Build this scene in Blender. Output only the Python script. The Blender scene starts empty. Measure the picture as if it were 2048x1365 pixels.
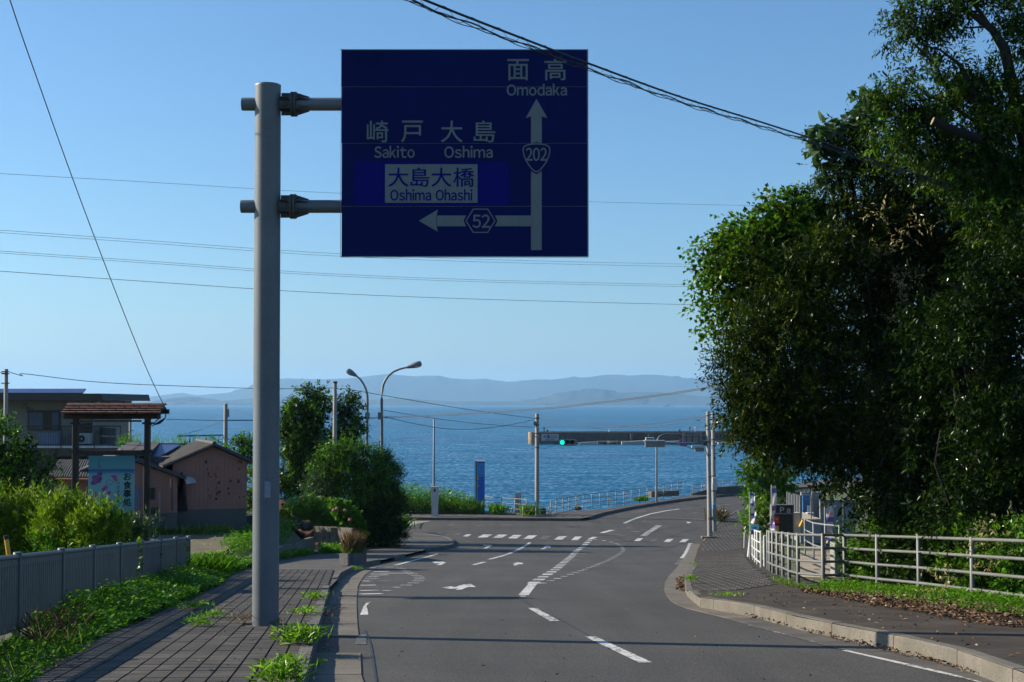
import bpy, bmesh, math, random
import numpy as np
from mathutils import Vector, Matrix
from mathutils.geometry import delaunay_2d_cdt
rng = np.random.default_rng(7)
random.seed(7)
SC = bpy.context.scene
COL = SC.collection
R_ = math.radians

# ------------------------------------------------------------------ camera, world, sun, exposure
F = 2844.0                                    # focal length in pixels of the 2048 px wide photograph (50 mm lens)
HOR = 808.0
TH = math.atan((HOR - 682.5) / F)
cam = bpy.data.objects.new('camera', bpy.data.cameras.new('camera'))
COL.objects.link(cam)
cam.location = (0, 0, 0)
cam.rotation_euler = (R_(90) + TH, 0, 0)
cam.data.sensor_width = 36.0
cam.data.lens = 50.0
cam.data.clip_start = 0.1
cam.data.clip_end = 80000
cam.data.dof.use_dof = True
cam.data.dof.focus_distance = 21.0
cam.data.dof.aperture_fstop = 11.0
SC.camera = cam

SUN_EL, SUN_ROT = 25.5, -76.0
world = bpy.data.worlds.new('World')
SC.world = world
world.use_nodes = True
wt = world.node_tree
sky = wt.nodes.new('ShaderNodeTexSky')
sky.sky_type = 'NISHITA'
sky.sun_disc = False
sky.sun_elevation = R_(SUN_EL)
sky.sun_rotation = R_(SUN_ROT)
sky.altitude = 0
sky.air_density = 1.1
sky.dust_density = 0.7
sky.ozone_density = 8.5
wb_ = wt.nodes.new('ShaderNodeMix'); wb_.data_type = 'RGBA'; wb_.blend_type = 'MULTIPLY'; wb_.inputs[0].default_value = 1.0
wt.links.new(sky.outputs[0], wb_.inputs[6]); wb_.inputs[7].default_value = (0.985, 0.975, 0.90, 1)      # camera white balance, the same over the whole sky
wt.links.new(wb_.outputs[2], wt.nodes['Background'].inputs[0])
wt.nodes['Background'].inputs[1].default_value = 0.095
sun = bpy.data.objects.new('sun', bpy.data.lights.new('sun', 'SUN'))
COL.objects.link(sun)
sun.data.energy = 5.0
sun.data.angle = R_(0.53)
sun.data.color = (1.0, 0.88, 0.70)
to_sun = Vector((math.sin(R_(SUN_ROT)) * math.cos(R_(SUN_EL)), math.cos(R_(SUN_ROT)) * math.cos(R_(SUN_EL)), math.sin(R_(SUN_EL))))
sun.rotation_euler = to_sun.to_track_quat('Z', 'Y').to_euler()
SC.view_settings.view_transform = 'Standard'
SC.view_settings.look = 'None'
SC.view_settings.exposure = 0.86
SC.view_settings.gamma = 1.0
SC.view_settings.use_curve_mapping = False
SC.cycles.max_bounces = 7
SC.cycles.transparent_max_bounces = 8
SC.cycles.volume_bounces = 1

# ------------------------------------------------------------------ measuring helpers
def ray(px, py):
    b = (682.5 - py) / F
    y = math.cos(TH) - b * math.sin(TH)
    z = math.sin(TH) + b * math.cos(TH)
    return ((px - 1024) / F) / y, z / y

def P(px, py, d):
    a, b = ray(px, py)
    return Vector((a * d, d, b * d))

def RD(y):                                    # height of the carriageway along its length
    if y <= 62: return -1.6 - 0.081 * y
    if y >= 98.5: return -8.1
    t = y - 62
    return -6.622 - 0.081 * t + 0.081 * t * t / 73.0

def gp(px, py, off=0.0):                      # the spot on the road (or a level above it) that is seen at a pixel
    a, b = ray(px, py)
    lo, hi = 4.0, 900.0
    g = lambda y: b * y - RD(y) - off
    if g(hi) > 0: return Vector((a * hi, hi, RD(hi) + off))
    for _ in range(60):
        m = (lo + hi) / 2
        if g(m) > 0: lo = m
        else: hi = m
    return Vector((a * lo, lo, RD(lo) + off))

def lerp(a, b, t): return a + (b - a) * t
def sstep(a, b, x):
    t = min(1, max(0, (x - a) / (b - a)))
    return t * t * (3 - 2 * t)
def interp(x, pts):
    if x <= pts[0][0]: return pts[0][1]
    for (x0, y0), (x1, y1) in zip(pts, pts[1:]):
        if x <= x1: return lerp(y0, y1, (x - x0) / (x1 - x0))
    return pts[-1][1]

# ------------------------------------------------------------------ materials
def nodes_of(name):
    m = bpy.data.materials.new(name)
    m.use_nodes = True
    return m, m.node_tree.nodes, m.node_tree.links, m.node_tree.nodes['Principled BSDF']

def ramp(N, L, fac, stops):
    r = N.new('ShaderNodeValToRGB')
    el = r.color_ramp.elements
    while len(el) < len(stops): el.new(0.5)
    for e, (p, c) in zip(el, stops):
        e.position = p
        e.color = (c[0], c[1], c[2], 1) if hasattr(c, '__len__') else (c, c, c, 1)
    L.new(fac, r.inputs[0])
    return r.outputs[0]

def noise(N, L, vec, scale, detail=4, rough=0.6):
    n = N.new('ShaderNodeTexNoise')
    n.inputs['Scale'].default_value = scale
    n.inputs['Detail'].default_value = detail
    n.inputs['Roughness'].default_value = rough
    L.new(vec, n.inputs['Vector'])
    return n

def mixc(N, L, fac, a, b, mode='MIX'):
    m = N.new('ShaderNodeMix')
    m.data_type = 'RGBA'
    m.blend_type = mode
    if isinstance(fac, (int, float)): m.inputs[0].default_value = fac
    else: L.new(fac, m.inputs[0])
    for i, v in ((6, a), (7, b)):
        if hasattr(v, 'type') and hasattr(v, 'is_output'): L.new(v, m.inputs[i])
        else: m.inputs[i].default_value = (v[0], v[1], v[2], 1)
    return m.outputs[2]

def M(name, col, rough=0.6, metal=0.0, nz=(3.0, 0.18), fine=(40.0, 0.12), bump=(60.0, 0.02), spec=0.4, dirt=None, world_co=True):
    m, N, L, B = nodes_of(name)
    if world_co: co = N.new('ShaderNodeNewGeometry').outputs['Position']
    else: co = N.new('ShaderNodeTexCoord').outputs['Object']
    a = noise(N, L, co, nz[0], 4)
    c = mixc(N, L, ramp(N, L, a.outputs[0], [(0.3, 0), (0.7, 1)]), [v * (1 - nz[1]) for v in col], [v * (1 + nz[1]) for v in col])
    if fine[1]:
        b = noise(N, L, co, fine[0], 2)
        c = mixc(N, L, 1.0, c, ramp(N, L, b.outputs[0], [(0.25, 1 - fine[1]), (0.75, 1 + fine[1])]), 'MULTIPLY')
    if dirt:
        d = noise(N, L, co, dirt[0], 5, 0.7)
        c = mixc(N, L, ramp(N, L, d.outputs[0], [(dirt[1], 0), (dirt[1] + 0.12, 1)]), c, dirt[2])
    L.new(c, B.inputs['Base Color'])
    B.inputs['Roughness'].default_value = rough
    B.inputs['Metallic'].default_value = metal
    B.inputs['Specular IOR Level'].default_value = spec
    if bump[1]:
        bn = noise(N, L, co, bump[0], 3)
        bp = N.new('ShaderNodeBump')
        bp.inputs['Distance'].default_value = bump[1]
        bp.inputs['Strength'].default_value = 0.6
        L.new(bn.outputs[0], bp.inputs['Height'])
        L.new(bp.outputs[0], B.inputs['Normal'])
    return m

def leafmat(name, stops, rough=0.42, trans=0.3, tcol=None, spec=0.5):
    m, N, L, B = nodes_of(name)
    at = N.new('ShaderNodeAttribute'); at.attribute_name = 'rnd'
    ge = N.new('ShaderNodeNewGeometry')
    nz = noise(N, L, ge.outputs['Position'], 1.1, 3)
    ad = N.new('ShaderNodeMath'); ad.operation = 'MULTIPLY_ADD'
    L.new(nz.outputs[0], ad.inputs[0]); ad.inputs[1].default_value = 0.9; 
    sc = N.new('ShaderNodeMath'); sc.operation = 'MULTIPLY_ADD'
    L.new(at.outputs['Fac'], sc.inputs[0]); sc.inputs[1].default_value = 0.75; sc.inputs[2].default_value = -0.32
    L.new(sc.outputs[0], ad.inputs[2])
    c = ramp(N, L, ad.outputs[0], stops)
    L.new(c, B.inputs['Base Color'])
    B.inputs['Roughness'].default_value = rough
    L.new(ramp(N, L, at.outputs['Fac'], [(0.0, 0.05), (0.72, 0.05), (0.78, spec * 1.6)]), B.inputs['Specular IOR Level'])
    if trans > 0:
        tr = N.new('ShaderNodeBsdfTranslucent')
        tc = mixc(N, L, 1.0, c, tcol or (1.3, 1.5, 0.5), 'MULTIPLY')
        L.new(tc, tr.inputs[0])
        mx = N.new('ShaderNodeMixShader'); mx.inputs[0].default_value = trans
        L.new(B.outputs[0], mx.inputs[1]); L.new(tr.outputs[0], mx.inputs[2])
        L.new(mx.outputs[0], N['Material Output'].inputs[0])
    return m

# ------------------------------------------------------------------ objects and meshes
def tag(o, label=None, cat=None, group=None, kind=None):
    if label: o['label'] = label
    if cat: o['category'] = cat
    if group: o['group'] = group
    if kind: o['kind'] = kind
    return o

def thing(name, loc, label, cat, group=None):
    o = bpy.data.objects.new(name, None)
    o.empty_display_size = 0.2
    COL.objects.link(o)
    o.location = loc
    return tag(o, label, cat, group)

def structure(name, loc=(0, 0, 0)):
    o = bpy.data.objects.new(name, None); COL.objects.link(o); o.location = loc
    return tag(o, kind='structure')

def worldloc(o):
    v = Vector((0, 0, 0))
    while o is not None:
        v += Vector(o.location); o = o.parent
    return v

class MB:
    def __init__(s): s.v = []; s.f = []; s.sm = []
    def add(s, vs, fs, smooth=False):
        n = len(s.v)
        s.v += [tuple(v) for v in vs]
        s.f += [tuple(i + n for i in f) for f in fs]
        s.sm += [smooth] * len(fs)
        return s
    def box(s, c, sz, rz=0.0, rx=0.0, ry=0.0):
        m = Matrix.Rotation(rz, 3, 'Z') @ Matrix.Rotation(ry, 3, 'Y') @ Matrix.Rotation(rx, 3, 'X')
        c = Vector(c)
        vs = [c + m @ Vector((sx * sz[0] / 2, sy * sz[1] / 2, sg * sz[2] / 2)) for sx in (-1, 1) for sy in (-1, 1) for sg in (-1, 1)]
        return s.add(vs, [(0, 1, 3, 2), (4, 6, 7, 5), (0, 4, 5, 1), (2, 3, 7, 6), (0, 2, 6, 4), (1, 5, 7, 3)])
    def bx(s, x0, y0, x1, y1, d, th):         # a box whose front is seen between two pixels at distance d
        a, b = P(x0, y1, d), P(x1, y0, d)
        return s.box(((a.x + b.x) / 2, d + th / 2, (a.z + b.z) / 2), (abs(b.x - a.x), th, abs(b.z - a.z)))
    def prism(s, poly, ext):                  # closed polygon (3-D points) pushed along ext
        n = len(poly); e = Vector(ext)
        vs = [Vector(p) for p in poly] + [Vector(p) + e for p in poly]
        fs = [tuple(range(n))[::-1], tuple(range(n, 2 * n))] + [(i, (i + 1) % n, n + (i + 1) % n, n + i) for i in range(n)]
        return s.add(vs, fs)
    def tube(s, pts, r, n=8, caps=True):
        pts = [Vector(p) for p in pts]
        k = len(pts)
        rs = r if hasattr(r, '__len__') else [r] * k
        vs = []; up = Vector((0.0123, 0.021, 1)).normalized()
        for i, p in enumerate(pts):
            t = (pts[min(i + 1, k - 1)] - pts[max(i - 1, 0)])
            if t.length < 1e-9: t = Vector((0, 0, 1))
            t.normalize()
            u = t.cross(up)
            if u.length < 0.05: u = t.cross(Vector((1, 0, 0)))
            u.normalize(); w = t.cross(u)
            for j in range(n):
                a = 2 * math.pi * j / n
                vs.append(p + (u * math.cos(a) + w * math.sin(a)) * rs[i])
        s.add(vs, [(i * n + j, i * n + (j + 1) % n, (i + 1) * n + (j + 1) % n, (i + 1) * n + j) for i in range(k - 1) for j in range(n)], True)
        if caps:
            s.add(vs[:n], [tuple(range(n))]); s.add(vs[-n:], [tuple(range(n))[::-1]])
        return s
    def cyl(s, p0, p1, r0, r1=None, n=16): return s.tube([p0, p1], [r0, r0 if r1 is None else r1], n)
    def build(s, name, mat, parent=None, kind=None, bevel=0.0):
        me = bpy.data.meshes.new(name)
        me.from_pydata(s.v, [], s.f)
        bm = bmesh.new(); bm.from_mesh(me)
        bmesh.ops.recalc_face_normals(bm, faces=bm.faces)
        if bevel:
            bmesh.ops.bevel(bm, geom=list(bm.edges), offset=bevel, segments=1, affect='EDGES', profile=0.5)
        bm.to_mesh(me); bm.free()
        if not bevel:
            me.polygons.foreach_set('use_smooth', s.sm)
        o = bpy.data.objects.new(name, me)
        if mat: me.materials.append(mat)
        COL.objects.link(o)
        if parent is not None:
            off = worldloc(parent)
            me.transform(Matrix.Translation(-off))
            o.parent = parent
        if kind: o['kind'] = kind
        return o

def along(points, step):                       # even steps along a polyline
    pts = [Vector(p) for p in points]
    out = [pts[0]]; need = step
    for a, b in zip(pts, pts[1:]):
        l = (b - a).length; pos = 0
        while l - pos >= need:
            pos += need; out.append(a.lerp(b, pos / l)); need = step
        need -= (l - pos)
    return out

def inside(x, y, poly):
    c = False; n = len(poly); j = n - 1
    for i in range(n):
        xi, yi = poly[i]; xj, yj = poly[j]
        if (yi > y) != (yj > y) and x < (xj - xi) * (y - yi) / (yj - yi) + xi: c = not c
        j = i
    return c

def sheet(name, poly, zf, mat, step=3.0, parent=None, kind='structure', skirt=0.0):
    pts = [Vector((p[0], p[1])) for p in poly]
    dense = []
    for a, b in zip(pts, pts[1:] + pts[:1]):
        k = max(1, int((b - a).length / step))
        dense += [a.lerp(b, i / k) for i in range(k)]
    n = len(dense); pl = [(p.x, p.y) for p in dense]
    xs = [p[0] for p in pl]; ys = [p[1] for p in pl]
    extra = []
    x = min(xs) + step * .37
    while x < max(xs):
        y = min(ys) + step * .41
        while y < max(ys):
            if inside(x, y, pl): extra.append(Vector((x, y)))
            y += step
        x += step
    vs, es, fs, *_ = delaunay_2d_cdt(dense + extra, [(i, (i + 1) % n) for i in range(n)], [list(range(n))], 1, 1e-5)
    V3 = [(v.x, v.y, zf(v.x, v.y)) for v in vs]
    mb = MB(); mb.add(V3, [tuple(f) for f in fs])
    if skirt:
        ring = [(p.x, p.y, zf(p.x, p.y)) for p in dense]
        low = [(a, b, c - skirt) for a, b, c in ring]
        mb.add(ring + low, [(i, (i + 1) % n, n + (i + 1) % n, n + i) for i in range(n)])
    me = bpy.data.meshes.new(name); me.from_pydata(mb.v, [], mb.f)
    o = bpy.data.objects.new(name, me); me.materials.append(mat); COL.objects.link(o)
    if parent is not None: o.parent = parent; me.transform(Matrix.Translation(-worldloc(parent)))
    if kind: o['kind'] = kind
    # faces must look up
    bm = bmesh.new(); bm.from_mesh(me)
    for f in bm.faces:
        if abs(f.normal.z) > .3 and f.normal.z < 0: f.normal_flip()
    bm.to_mesh(me); bm.free()
    return o

def unit(a): return a / np.maximum(np.linalg.norm(a, axis=1, keepdims=True), 1e-9)

def leaves_obj(name, base, d, nr, Ln, Wd, mat, parent=None, kind=None, fold=0.18, droop=0.0, rnd=None, mid=0.42):
    """many single leaves, each two triangles folded along the midrib"""
    n = len(base)
    d = unit(d); side = unit(np.cross(d, nr)); up = np.cross(side, d)
    Ln = np.broadcast_to(np.asarray(Ln, float), (n,))[:, None]; Wd = np.broadcast_to(np.asarray(Wd, float), (n,))[:, None]
    m_ = base + d * Ln * mid + up * Wd * fold
    V = np.empty((n, 4, 3))
    V[:, 0] = base; V[:, 1] = m_ + side * Wd * .5; V[:, 3] = m_ - side * Wd * .5
    V[:, 2] = base + d * Ln
    V[:, 2, 2] -= (droop * Ln[:, 0])
    if parent is not None: V -= np.array(worldloc(parent))
    me = bpy.data.meshes.new(name)
    me.vertices.add(n * 4); me.vertices.foreach_set('co', V.reshape(-1).astype(np.float32))
    idx = (np.arange(n)[:, None] * 4 + np.array([0, 1, 2, 0, 2, 3])).reshape(-1)
    me.loops.add(n * 6); me.loops.foreach_set('vertex_index', idx.astype(np.int32))
    me.polygons.add(n * 2); me.polygons.foreach_set('loop_start', np.arange(0, n * 6, 3, dtype=np.int32))
    me.update(calc_edges=True)
    at = me.attributes.new('rnd', 'FLOAT', 'POINT')
    r = rng.random(n) if rnd is None else rnd
    at.data.foreach_set('value', np.repeat(r, 4).astype(np.float32))
    me.materials.append(mat)
    o = bpy.data.objects.new(name, me); COL.objects.link(o)
    if parent is not None: o.parent = parent
    if kind: o['kind'] = kind
    return o

def crown(name, blobs, dens, per, Ln, Wd, mat, parent=None, kind=None, twig=0.35, up=0.25, spread=0.9, inner=0.25, back=0.35, droop=0.15, seed=1, face=0.3, hang=0.0, rag=0.28, gaps=0.85, gap_f=1.6):
    """blobs: (centre, rx, ry, rz). Sprays of leaves through the outer part of every blob."""
    g = np.random.default_rng(seed)
    B, D, NN, LL, WW, RR = [], [], [], [], [], []
    for (c, rx, ry, rz) in blobs:
        area = 4 * math.pi * ((rx * ry + rx * rz + ry * rz) / 3)
        n = max(6, int(area * dens))
        u = unit(g.normal(size=(n, 3)))
        keep = (u[:, 1] < 0.25) | (g.random(n) < back)
        u = u[keep]; n = len(u)
        rad = 1 - rag * g.random(n) ** 1.2 + 0.10 * g.normal(size=n)
        inn = g.random(n) < inner
        rad[inn] = g.random(inn.sum()) ** 0.5 * 0.8
        # lumpy outline, thin places and dark hollows
        lump = 1 + 0.13 * np.sin(u[:, 0] * 5.1 + seed) * np.sin(u[:, 2] * 6.3 + seed * 2.1) + 0.10 * np.sin(u[:, 0] * 11 + u[:, 2] * 9 + seed)
        st = np.array(c) + u * np.array([rx, ry, rz]) * (rad * lump)[:, None]
        if gaps > 0:
            q = st * gap_f
            fld = np.sin(q[:, 0] * 2.1 + seed + 1.3 * np.sin(q[:, 2] * 1.7)) * np.sin(q[:, 2] * 2.4 + seed * 1.7 + 1.1 * np.sin(q[:, 1] * 1.9)) + 0.6 * np.sin(q[:, 0] * 4.7 + q[:, 2] * 3.9 + q[:, 1] * 2.0 + seed)
            ok = g.random(n) > gaps * np.clip(fld + .35, 0, 1)
            st, u = st[ok], u[ok]; n = len(st)
        td = unit(u * 0.9 + np.array([0, 0, up]) + g.normal(size=(n, 3)) * 0.45)
        tl = twig * (0.6 + 0.8 * g.random(n))
        tone = g.random(n)
        t = (np.arange(per) + 0.3) / per
        base = st[:, None, :] + td[:, None, :] * (tl[:, None] * t[None, :])[:, :, None]
        base[:, :, 2] -= hang * (tl[:, None] * t[None, :] ** 2)
        pr = g.normal(size=(n, per, 3))
        ld = td[:, None, :] * 0.55 + pr * spread * 0.55
        ld[:, :, 2] -= droop
        nr = g.normal(size=(n, per, 3)) * 0.55 + np.array([0, -face, 1.0])
        k = n * per
        B.append(base.reshape(k, 3) + g.normal(size=(k, 3)) * 0.02); D.append(ld.reshape(k, 3)); NN.append(nr.reshape(k, 3))
        s = 0.65 + 0.6 * g.random(k)
        LL.append(Ln * s); WW.append(Wd * s)
        RR.append(np.clip(np.repeat(tone, per) * 0.65 + g.random(k) * 0.35, 0, 1))
    return leaves_obj(name, np.concatenate(B), np.concatenate(D), np.concatenate(NN), np.concatenate(LL), np.concatenate(WW), mat, parent, kind, rnd=np.concatenate(RR))

def blobs_px(lst, d, k=1.0, dz=0.35):
    out = []
    for b in lst:
        px, py, r = b[:3]; dd = d + (b[3] if len(b) > 3 else 0)
        w = r * dd / F * k
        out.append((tuple(P(px, py, dd)), w, w * 1.0, w * (b[4] if len(b) > 4 else 0.95)))
    return out

def clumps(blobs, seed, n=5, k=.5, dy=.5, only=0.0):
    g = np.random.default_rng(seed); out = []
    for c, rx, ry, rz in blobs:
        if rx < only: out.append((c, rx, ry, rz)); continue
        for _ in range(n):
            u = g.normal(size=3); u /= np.linalg.norm(u); u[1] = -abs(u[1]) if g.random() < .75 else u[1]
            s = k * (.65 + .6 * g.random())
            out.append(((c[0] + u[0] * rx * .72, c[1] + u[1] * ry * .72 + g.normal() * dy * .3, c[2] + u[2] * rz * .72), rx * s, ry * s, rz * s * .85))
    return out

# ------------------------------------------------------------------ lettering (built-in font only)
_gl = {}
def glyph(ch):
    if ch in _gl: return _gl[ch]
    cu = bpy.data.curves.new('lettering', 'FONT'); cu.body = ch; cu.size = 1.0; cu.resolution_u = 4
    o = bpy.data.objects.new('lettering', cu); COL.objects.link(o)
    dg = bpy.context.evaluated_depsgraph_get()
    me = bpy.data.meshes.new_from_object(o.evaluated_get(dg))
    vs = [tuple(v.co) for v in me.vertices]; fs = [tuple(p.vertices) for p in me.polygons]
    bpy.data.objects.remove(o); bpy.data.curves.remove(cu); bpy.data.meshes.remove(me)
    _gl[ch] = (vs, fs)
    return _gl[ch]

def wide(s): return ''.join(chr(ord(c) + 0xFEE0) if 33 <= ord(c) <= 126 else c for c in s)

def lettering(text, x0, y0, x1, y1, d, mat, parent, bold=0.0, name='lettering', vertical=False, gap=0.10, latin=False, yaw=None, origin=None):
    """fit text into a pixel rectangle on the plane y = d; flat print 1 mm in front"""
    a, b = P(x0, y1, d), P(x1, y0, d)
    W, H = b.x - a.x, b.z - a.z
    items = []
    if vertical:
        n = len(text)
        for i, ch in enumerate(text):
            vs, fs = glyph(ch)
            if not vs: continue
            mnx, mxx = min(v[0] for v in vs), max(v[0] for v in vs); mny, mxy = min(v[1] for v in vs), max(v[1] for v in vs)
            cell = H / n
            sc = min(W, cell * .92) / 0.93
            items.append((vs, fs, a.x + W / 2 - (mnx + mxx) / 2 * sc, a.z + H - cell * (i + .5) - (mny + mxy) / 2 * sc, sc, sc))
    else:
        t = wide(text) if latin else text
        pen = 0; tmp = []; lo, hi = 9, -9
        for ch in t:
            if ch == ' ': pen += 0.32; continue
            vs, fs = glyph(ch)
            mnx, mxx = min(v[0] for v in vs), max(v[0] for v in vs)
            for v in vs: lo = min(lo, v[1]); hi = max(hi, v[1])
            tmp.append((vs, fs, pen - mnx)); pen += (mxx - mnx) + gap
        tw = pen - gap
        sx = W / tw; sz = H / (hi - lo)
        items = [(vs, fs, a.x + o_ * sx, a.z - lo * sz, sx, sz) for vs, fs, o_ in tmp]
    mb = MB()
    shifts = [(0, 0, 0)]
    if bold: shifts += [(bold, 0, .0004), (-bold, 0, .0008), (0, bold, .0012), (0, -bold, .0016)]
    for vs, fs, ox, oz, sx, sz in items:
        for (bx_, bz_, by_) in shifts:
            mb.add([(ox + v[0] * sx + bx_, d - 0.0015 - by_, oz + v[1] * sz + bz_) for v in vs], fs)
    me = bpy.data.meshes.new(name); me.from_pydata(mb.v, [], mb.f); me.materials.append(mat)
    off = worldloc(parent); me.transform(Matrix.Translation(-off))
    o = bpy.data.objects.new(name, me); COL.objects.link(o); o.parent = parent
    return o

def flat(name, polys, d, mat, parent):         # flat print: pixel polygons on the plane y = d
    mb = MB()
    for poly in polys:
        mb.add([P(x, y, d) for x, y in poly], [tuple(range(len(poly)))])
    o = mb.build(name, mat, parent)
    return o

def ribbon(pts, w):                            # closed outline of width w, pixel coordinates -> quads
    n = len(pts); out = []
    cx = sum(p[0] for p in pts) / n; cy = sum(p[1] for p in pts) / n
    for i in range(n):
        q = []
        for p in (pts[i], pts[(i + 1) % n]):
            v = (p[0] - cx, p[1] - cy); l = math.hypot(*v)
            q.append((p, (p[0] - v[0] / l * w, p[1] - v[1] / l * w)))
        out.append([q[0][0], q[1][0], q[1][1], q[0][1]])
    return out

def sag(a, b, s, n=24):
    a, b = Vector(a), Vector(b)
    return [a.lerp(b, i / n) - Vector((0, 0, s * 4 * (i / n) * (1 - i / n))) for i in range(n + 1)]
# ------------------------------------------------------------------ terrain functions
XLP = [(0, -4.3), (17.1, -6.16), (37, -8.3), (47, -8.6), (61.5, -8.6), (67, -8.2), (72, -9.0), (120, -9.0)]
XRP = [(0, 7.6), (14, 8.0), (25.7, 8.4), (31, 8.1), (33.5, 7.0), (38, 7.25), (42, 7.7), (54, 9.3), (75, 12.8), (98, 17.2), (120, 24), (150, 36), (300, 60)]
TLP = [(-50, 2.0), (0, -1.4), (17, -2.9), (30, -3.7), (38, -4.1), (47, -4.9), (57, -5.1), (64, -5.35), (80, -5.5), (130, -5.7)]
TRP = [(-50, 2.0), (0, -1.3), (25, -3.5), (33, -4.15), (45, -4.95), (60, -5.6), (80, -7.2), (98, -7.9), (250, -7.6)]
SHP = [(-900, 106.5), (-60, 106.5), (0, 105), (2.8, 104.6), (6.8, 107.8), (14.6, 122.5), (18.7, 128.5), (21.8, 134), (35, 152), (80, 190), (900, 260)]
SEA = -12.0
def shore(x): return interp(x, SHP)
def ZG(x, y):
    r = RD(y)
    z = r - 0.35
    xl, xr = interp(y, XLP), interp(y, XRP)
    if x < xl and y < 89:
        w = 0.7 if y < 61.5 else 4.5
        t = sstep(0, w, xl - x)
        z2 = lerp(r + 0.10, interp(y, TLP), t)
        z = lerp(z2, r - 0.35, sstep(84, 88, y))
    elif x > xr:
        z = lerp(r + 0.10, interp(y, TRP), sstep(0, 1.0, x - xr))
    if y > 101 and x < 3: z = r + 0.02
    s = y - shore(x)
    if s > 0: z = lerp(z, -13.4, min(1, s / 1.2))
    return z

def _axis(fine0, fine1, st, far):
    a = [fine0 - 2 ** k * 3 for k in range(9, -1, -1) if 2 ** k * 3 < far]
    b = list(np.arange(fine0, fine1, st))
    c = [fine1 + 2 ** k * 3 for k in range(0, 9) if 2 ** k * 3 < far]
    return a + b + c

# ------------------------------------------------------------------ sea
def sea_mat():
    m, N, L, B = nodes_of('sea_water')
    ge = N.new('ShaderNodeNewGeometry')
    pos = ge.outputs['Position']
    mp = N.new('ShaderNodeMapping'); L.new(pos, mp.inputs[0]); mp.inputs['Scale'].default_value = (0.35, 1.0, 1.0)
    def nvec(scale, amt, src):
        n = noise(N, L, src, scale, 3, 0.6)
        s = N.new('ShaderNodeVectorMath'); s.operation = 'SUBTRACT'; L.new(n.outputs['Color'], s.inputs[0]); s.inputs[1].default_value = (.5, .5, .5)
        k = N.new('ShaderNodeVectorMath'); k.operation = 'MULTIPLY'; L.new(s.outputs[0], k.inputs[0]); k.inputs[1].default_value = (amt * .6, amt, 0)
        return k.outputs[0]
    a = nvec(1.1, 0.85, pos); b = nvec(0.22, 0.30, mp.outputs[0])
    ad = N.new('ShaderNodeVectorMath'); L.new(a, ad.inputs[0]); L.new(b, ad.inputs[1])
    ad2 = N.new('ShaderNodeVectorMath'); L.new(ad.outputs[0], ad2.inputs[0]); ad2.inputs[1].default_value = (0, -0.14, 1)
    nm = N.new('ShaderNodeVectorMath'); nm.operation = 'NORMALIZE'; L.new(ad2.outputs[0], nm.inputs[0])
    L.new(nm.outputs[0], B.inputs['Normal'])
    # wind streaks and old wake lines
    mp2 = N.new('ShaderNodeMapping'); L.new(pos, mp2.inputs[0]); mp2.inputs['Scale'].default_value = (0.0016, 0.011, 1)
    mp2.inputs['Rotation'].default_value = (0, 0, 0.05)
    st = noise(N, L, mp2.outputs[0], 1.0, 5, 0.6)
    c = ramp(N, L, st.outputs[0], [(0.3, (0.002, 0.068, 0.14)), (0.55, (0.003, 0.088, 0.17)), (0.75, (0.010, 0.13, 0.22))])
    L.new(c, B.inputs['Base Color'])
    B.inputs['Roughness'].default_value = 0.16
    B.inputs['IOR'].default_value = 1.33
    B.inputs['Specular IOR Level'].default_value = 0.42
    return m
mb = MB()
S = 42000
mb.add([(-S, -3000, SEA), (S, -3000, SEA), (S, S, SEA), (-S, S, SEA)], [(0, 1, 2, 3)])
mb.build('sea', sea_mat(), kind='structure')

# ------------------------------------------------------------------ far hills across the strait
def hills(name, pts, d, depth, mat, seed):
    g = np.random.default_rng(seed)
    xs = np.linspace(pts[0][0], pts[-1][0], 260)
    V, Fc = [], []
    rows = 11
    for i, px in enumerate(xs):
        h0 = (808 - interp(px, pts)) / F * d
        for j in range(rows):
            t = j / (rows - 1) * 2 - 1
            x = (px - 1024) / F * d
            wob = 0.14 * math.sin(px * .021 + j * 1.7 + seed) + 0.09 * math.sin(px * .067 + j * 2.9) + .08 * math.sin(px * .19 + j * 4.1) + .05 * math.sin(px * .43 + j * 7.7)
            k = max(0.0, 1 - abs(t) ** 1.25) * (1 + (wob if abs(t) > .01 else 0))
            V.append((x + g.normal() * 20, d + t * depth + g.normal() * 40, SEA - 1 + (h0 - SEA + 1) * min(k, 1)))
    for i in range(len(xs) - 1):
        for j in range(rows - 1):
            a = i * rows + j
            Fc.append((a, a + 1, a + rows + 1, a + rows))
    m_ = MB(); m_.add(V, Fc, True)
    return m_.build(name, mat, kind='structure')
hill_mat = M('hill_forest', (0.022, 0.034, 0.03), rough=0.95, nz=(0.002, 0.35), fine=(0.02, 0.3), bump=(0.01, 4.0), spec=0.1)
RIDGE = [(-900, 800), (-500, 790), (-200, 800), (60, 797), (205, 796), (235, 795), (265, 798), (290, 798), (330, 790), (365, 786), (395, 791), (430, 788), (465, 785), (500, 778), (530, 765), (565, 757), (600, 758), (650, 759), (700, 757), (740, 753), (775, 748), (800, 751), (830, 753), (870, 751), (905, 757), (945, 760), (965, 757), (985, 761), (1010, 764), (1060, 761), (1100, 760), (1145, 754), (1165, 756), (1195, 752), (1230, 749), (1260, 752), (1280, 750), (1325, 750), (1360, 756), (1410, 760), (1440, 762), (1500, 765), (1700, 775), (2100, 770), (2700, 790), (3000, 802)]
hills('far_hills', RIDGE, 15000, 1500, hill_mat, 3)
FRONT = [(-400, 808), (-100, 801), (60, 806), (250, 806), (320, 803), (345, 796), (380, 793), (410, 797), (440, 803), (480, 800), (560, 795), (700, 801), (800, 797), (900, 803), (1040, 803), (1080, 796), (1120, 786), (1150, 781), (1185, 777), (1215, 780), (1245, 786), (1300, 784), (1345, 787), (1400, 793), (1480, 790), (1700, 797), (2300, 806)]
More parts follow.
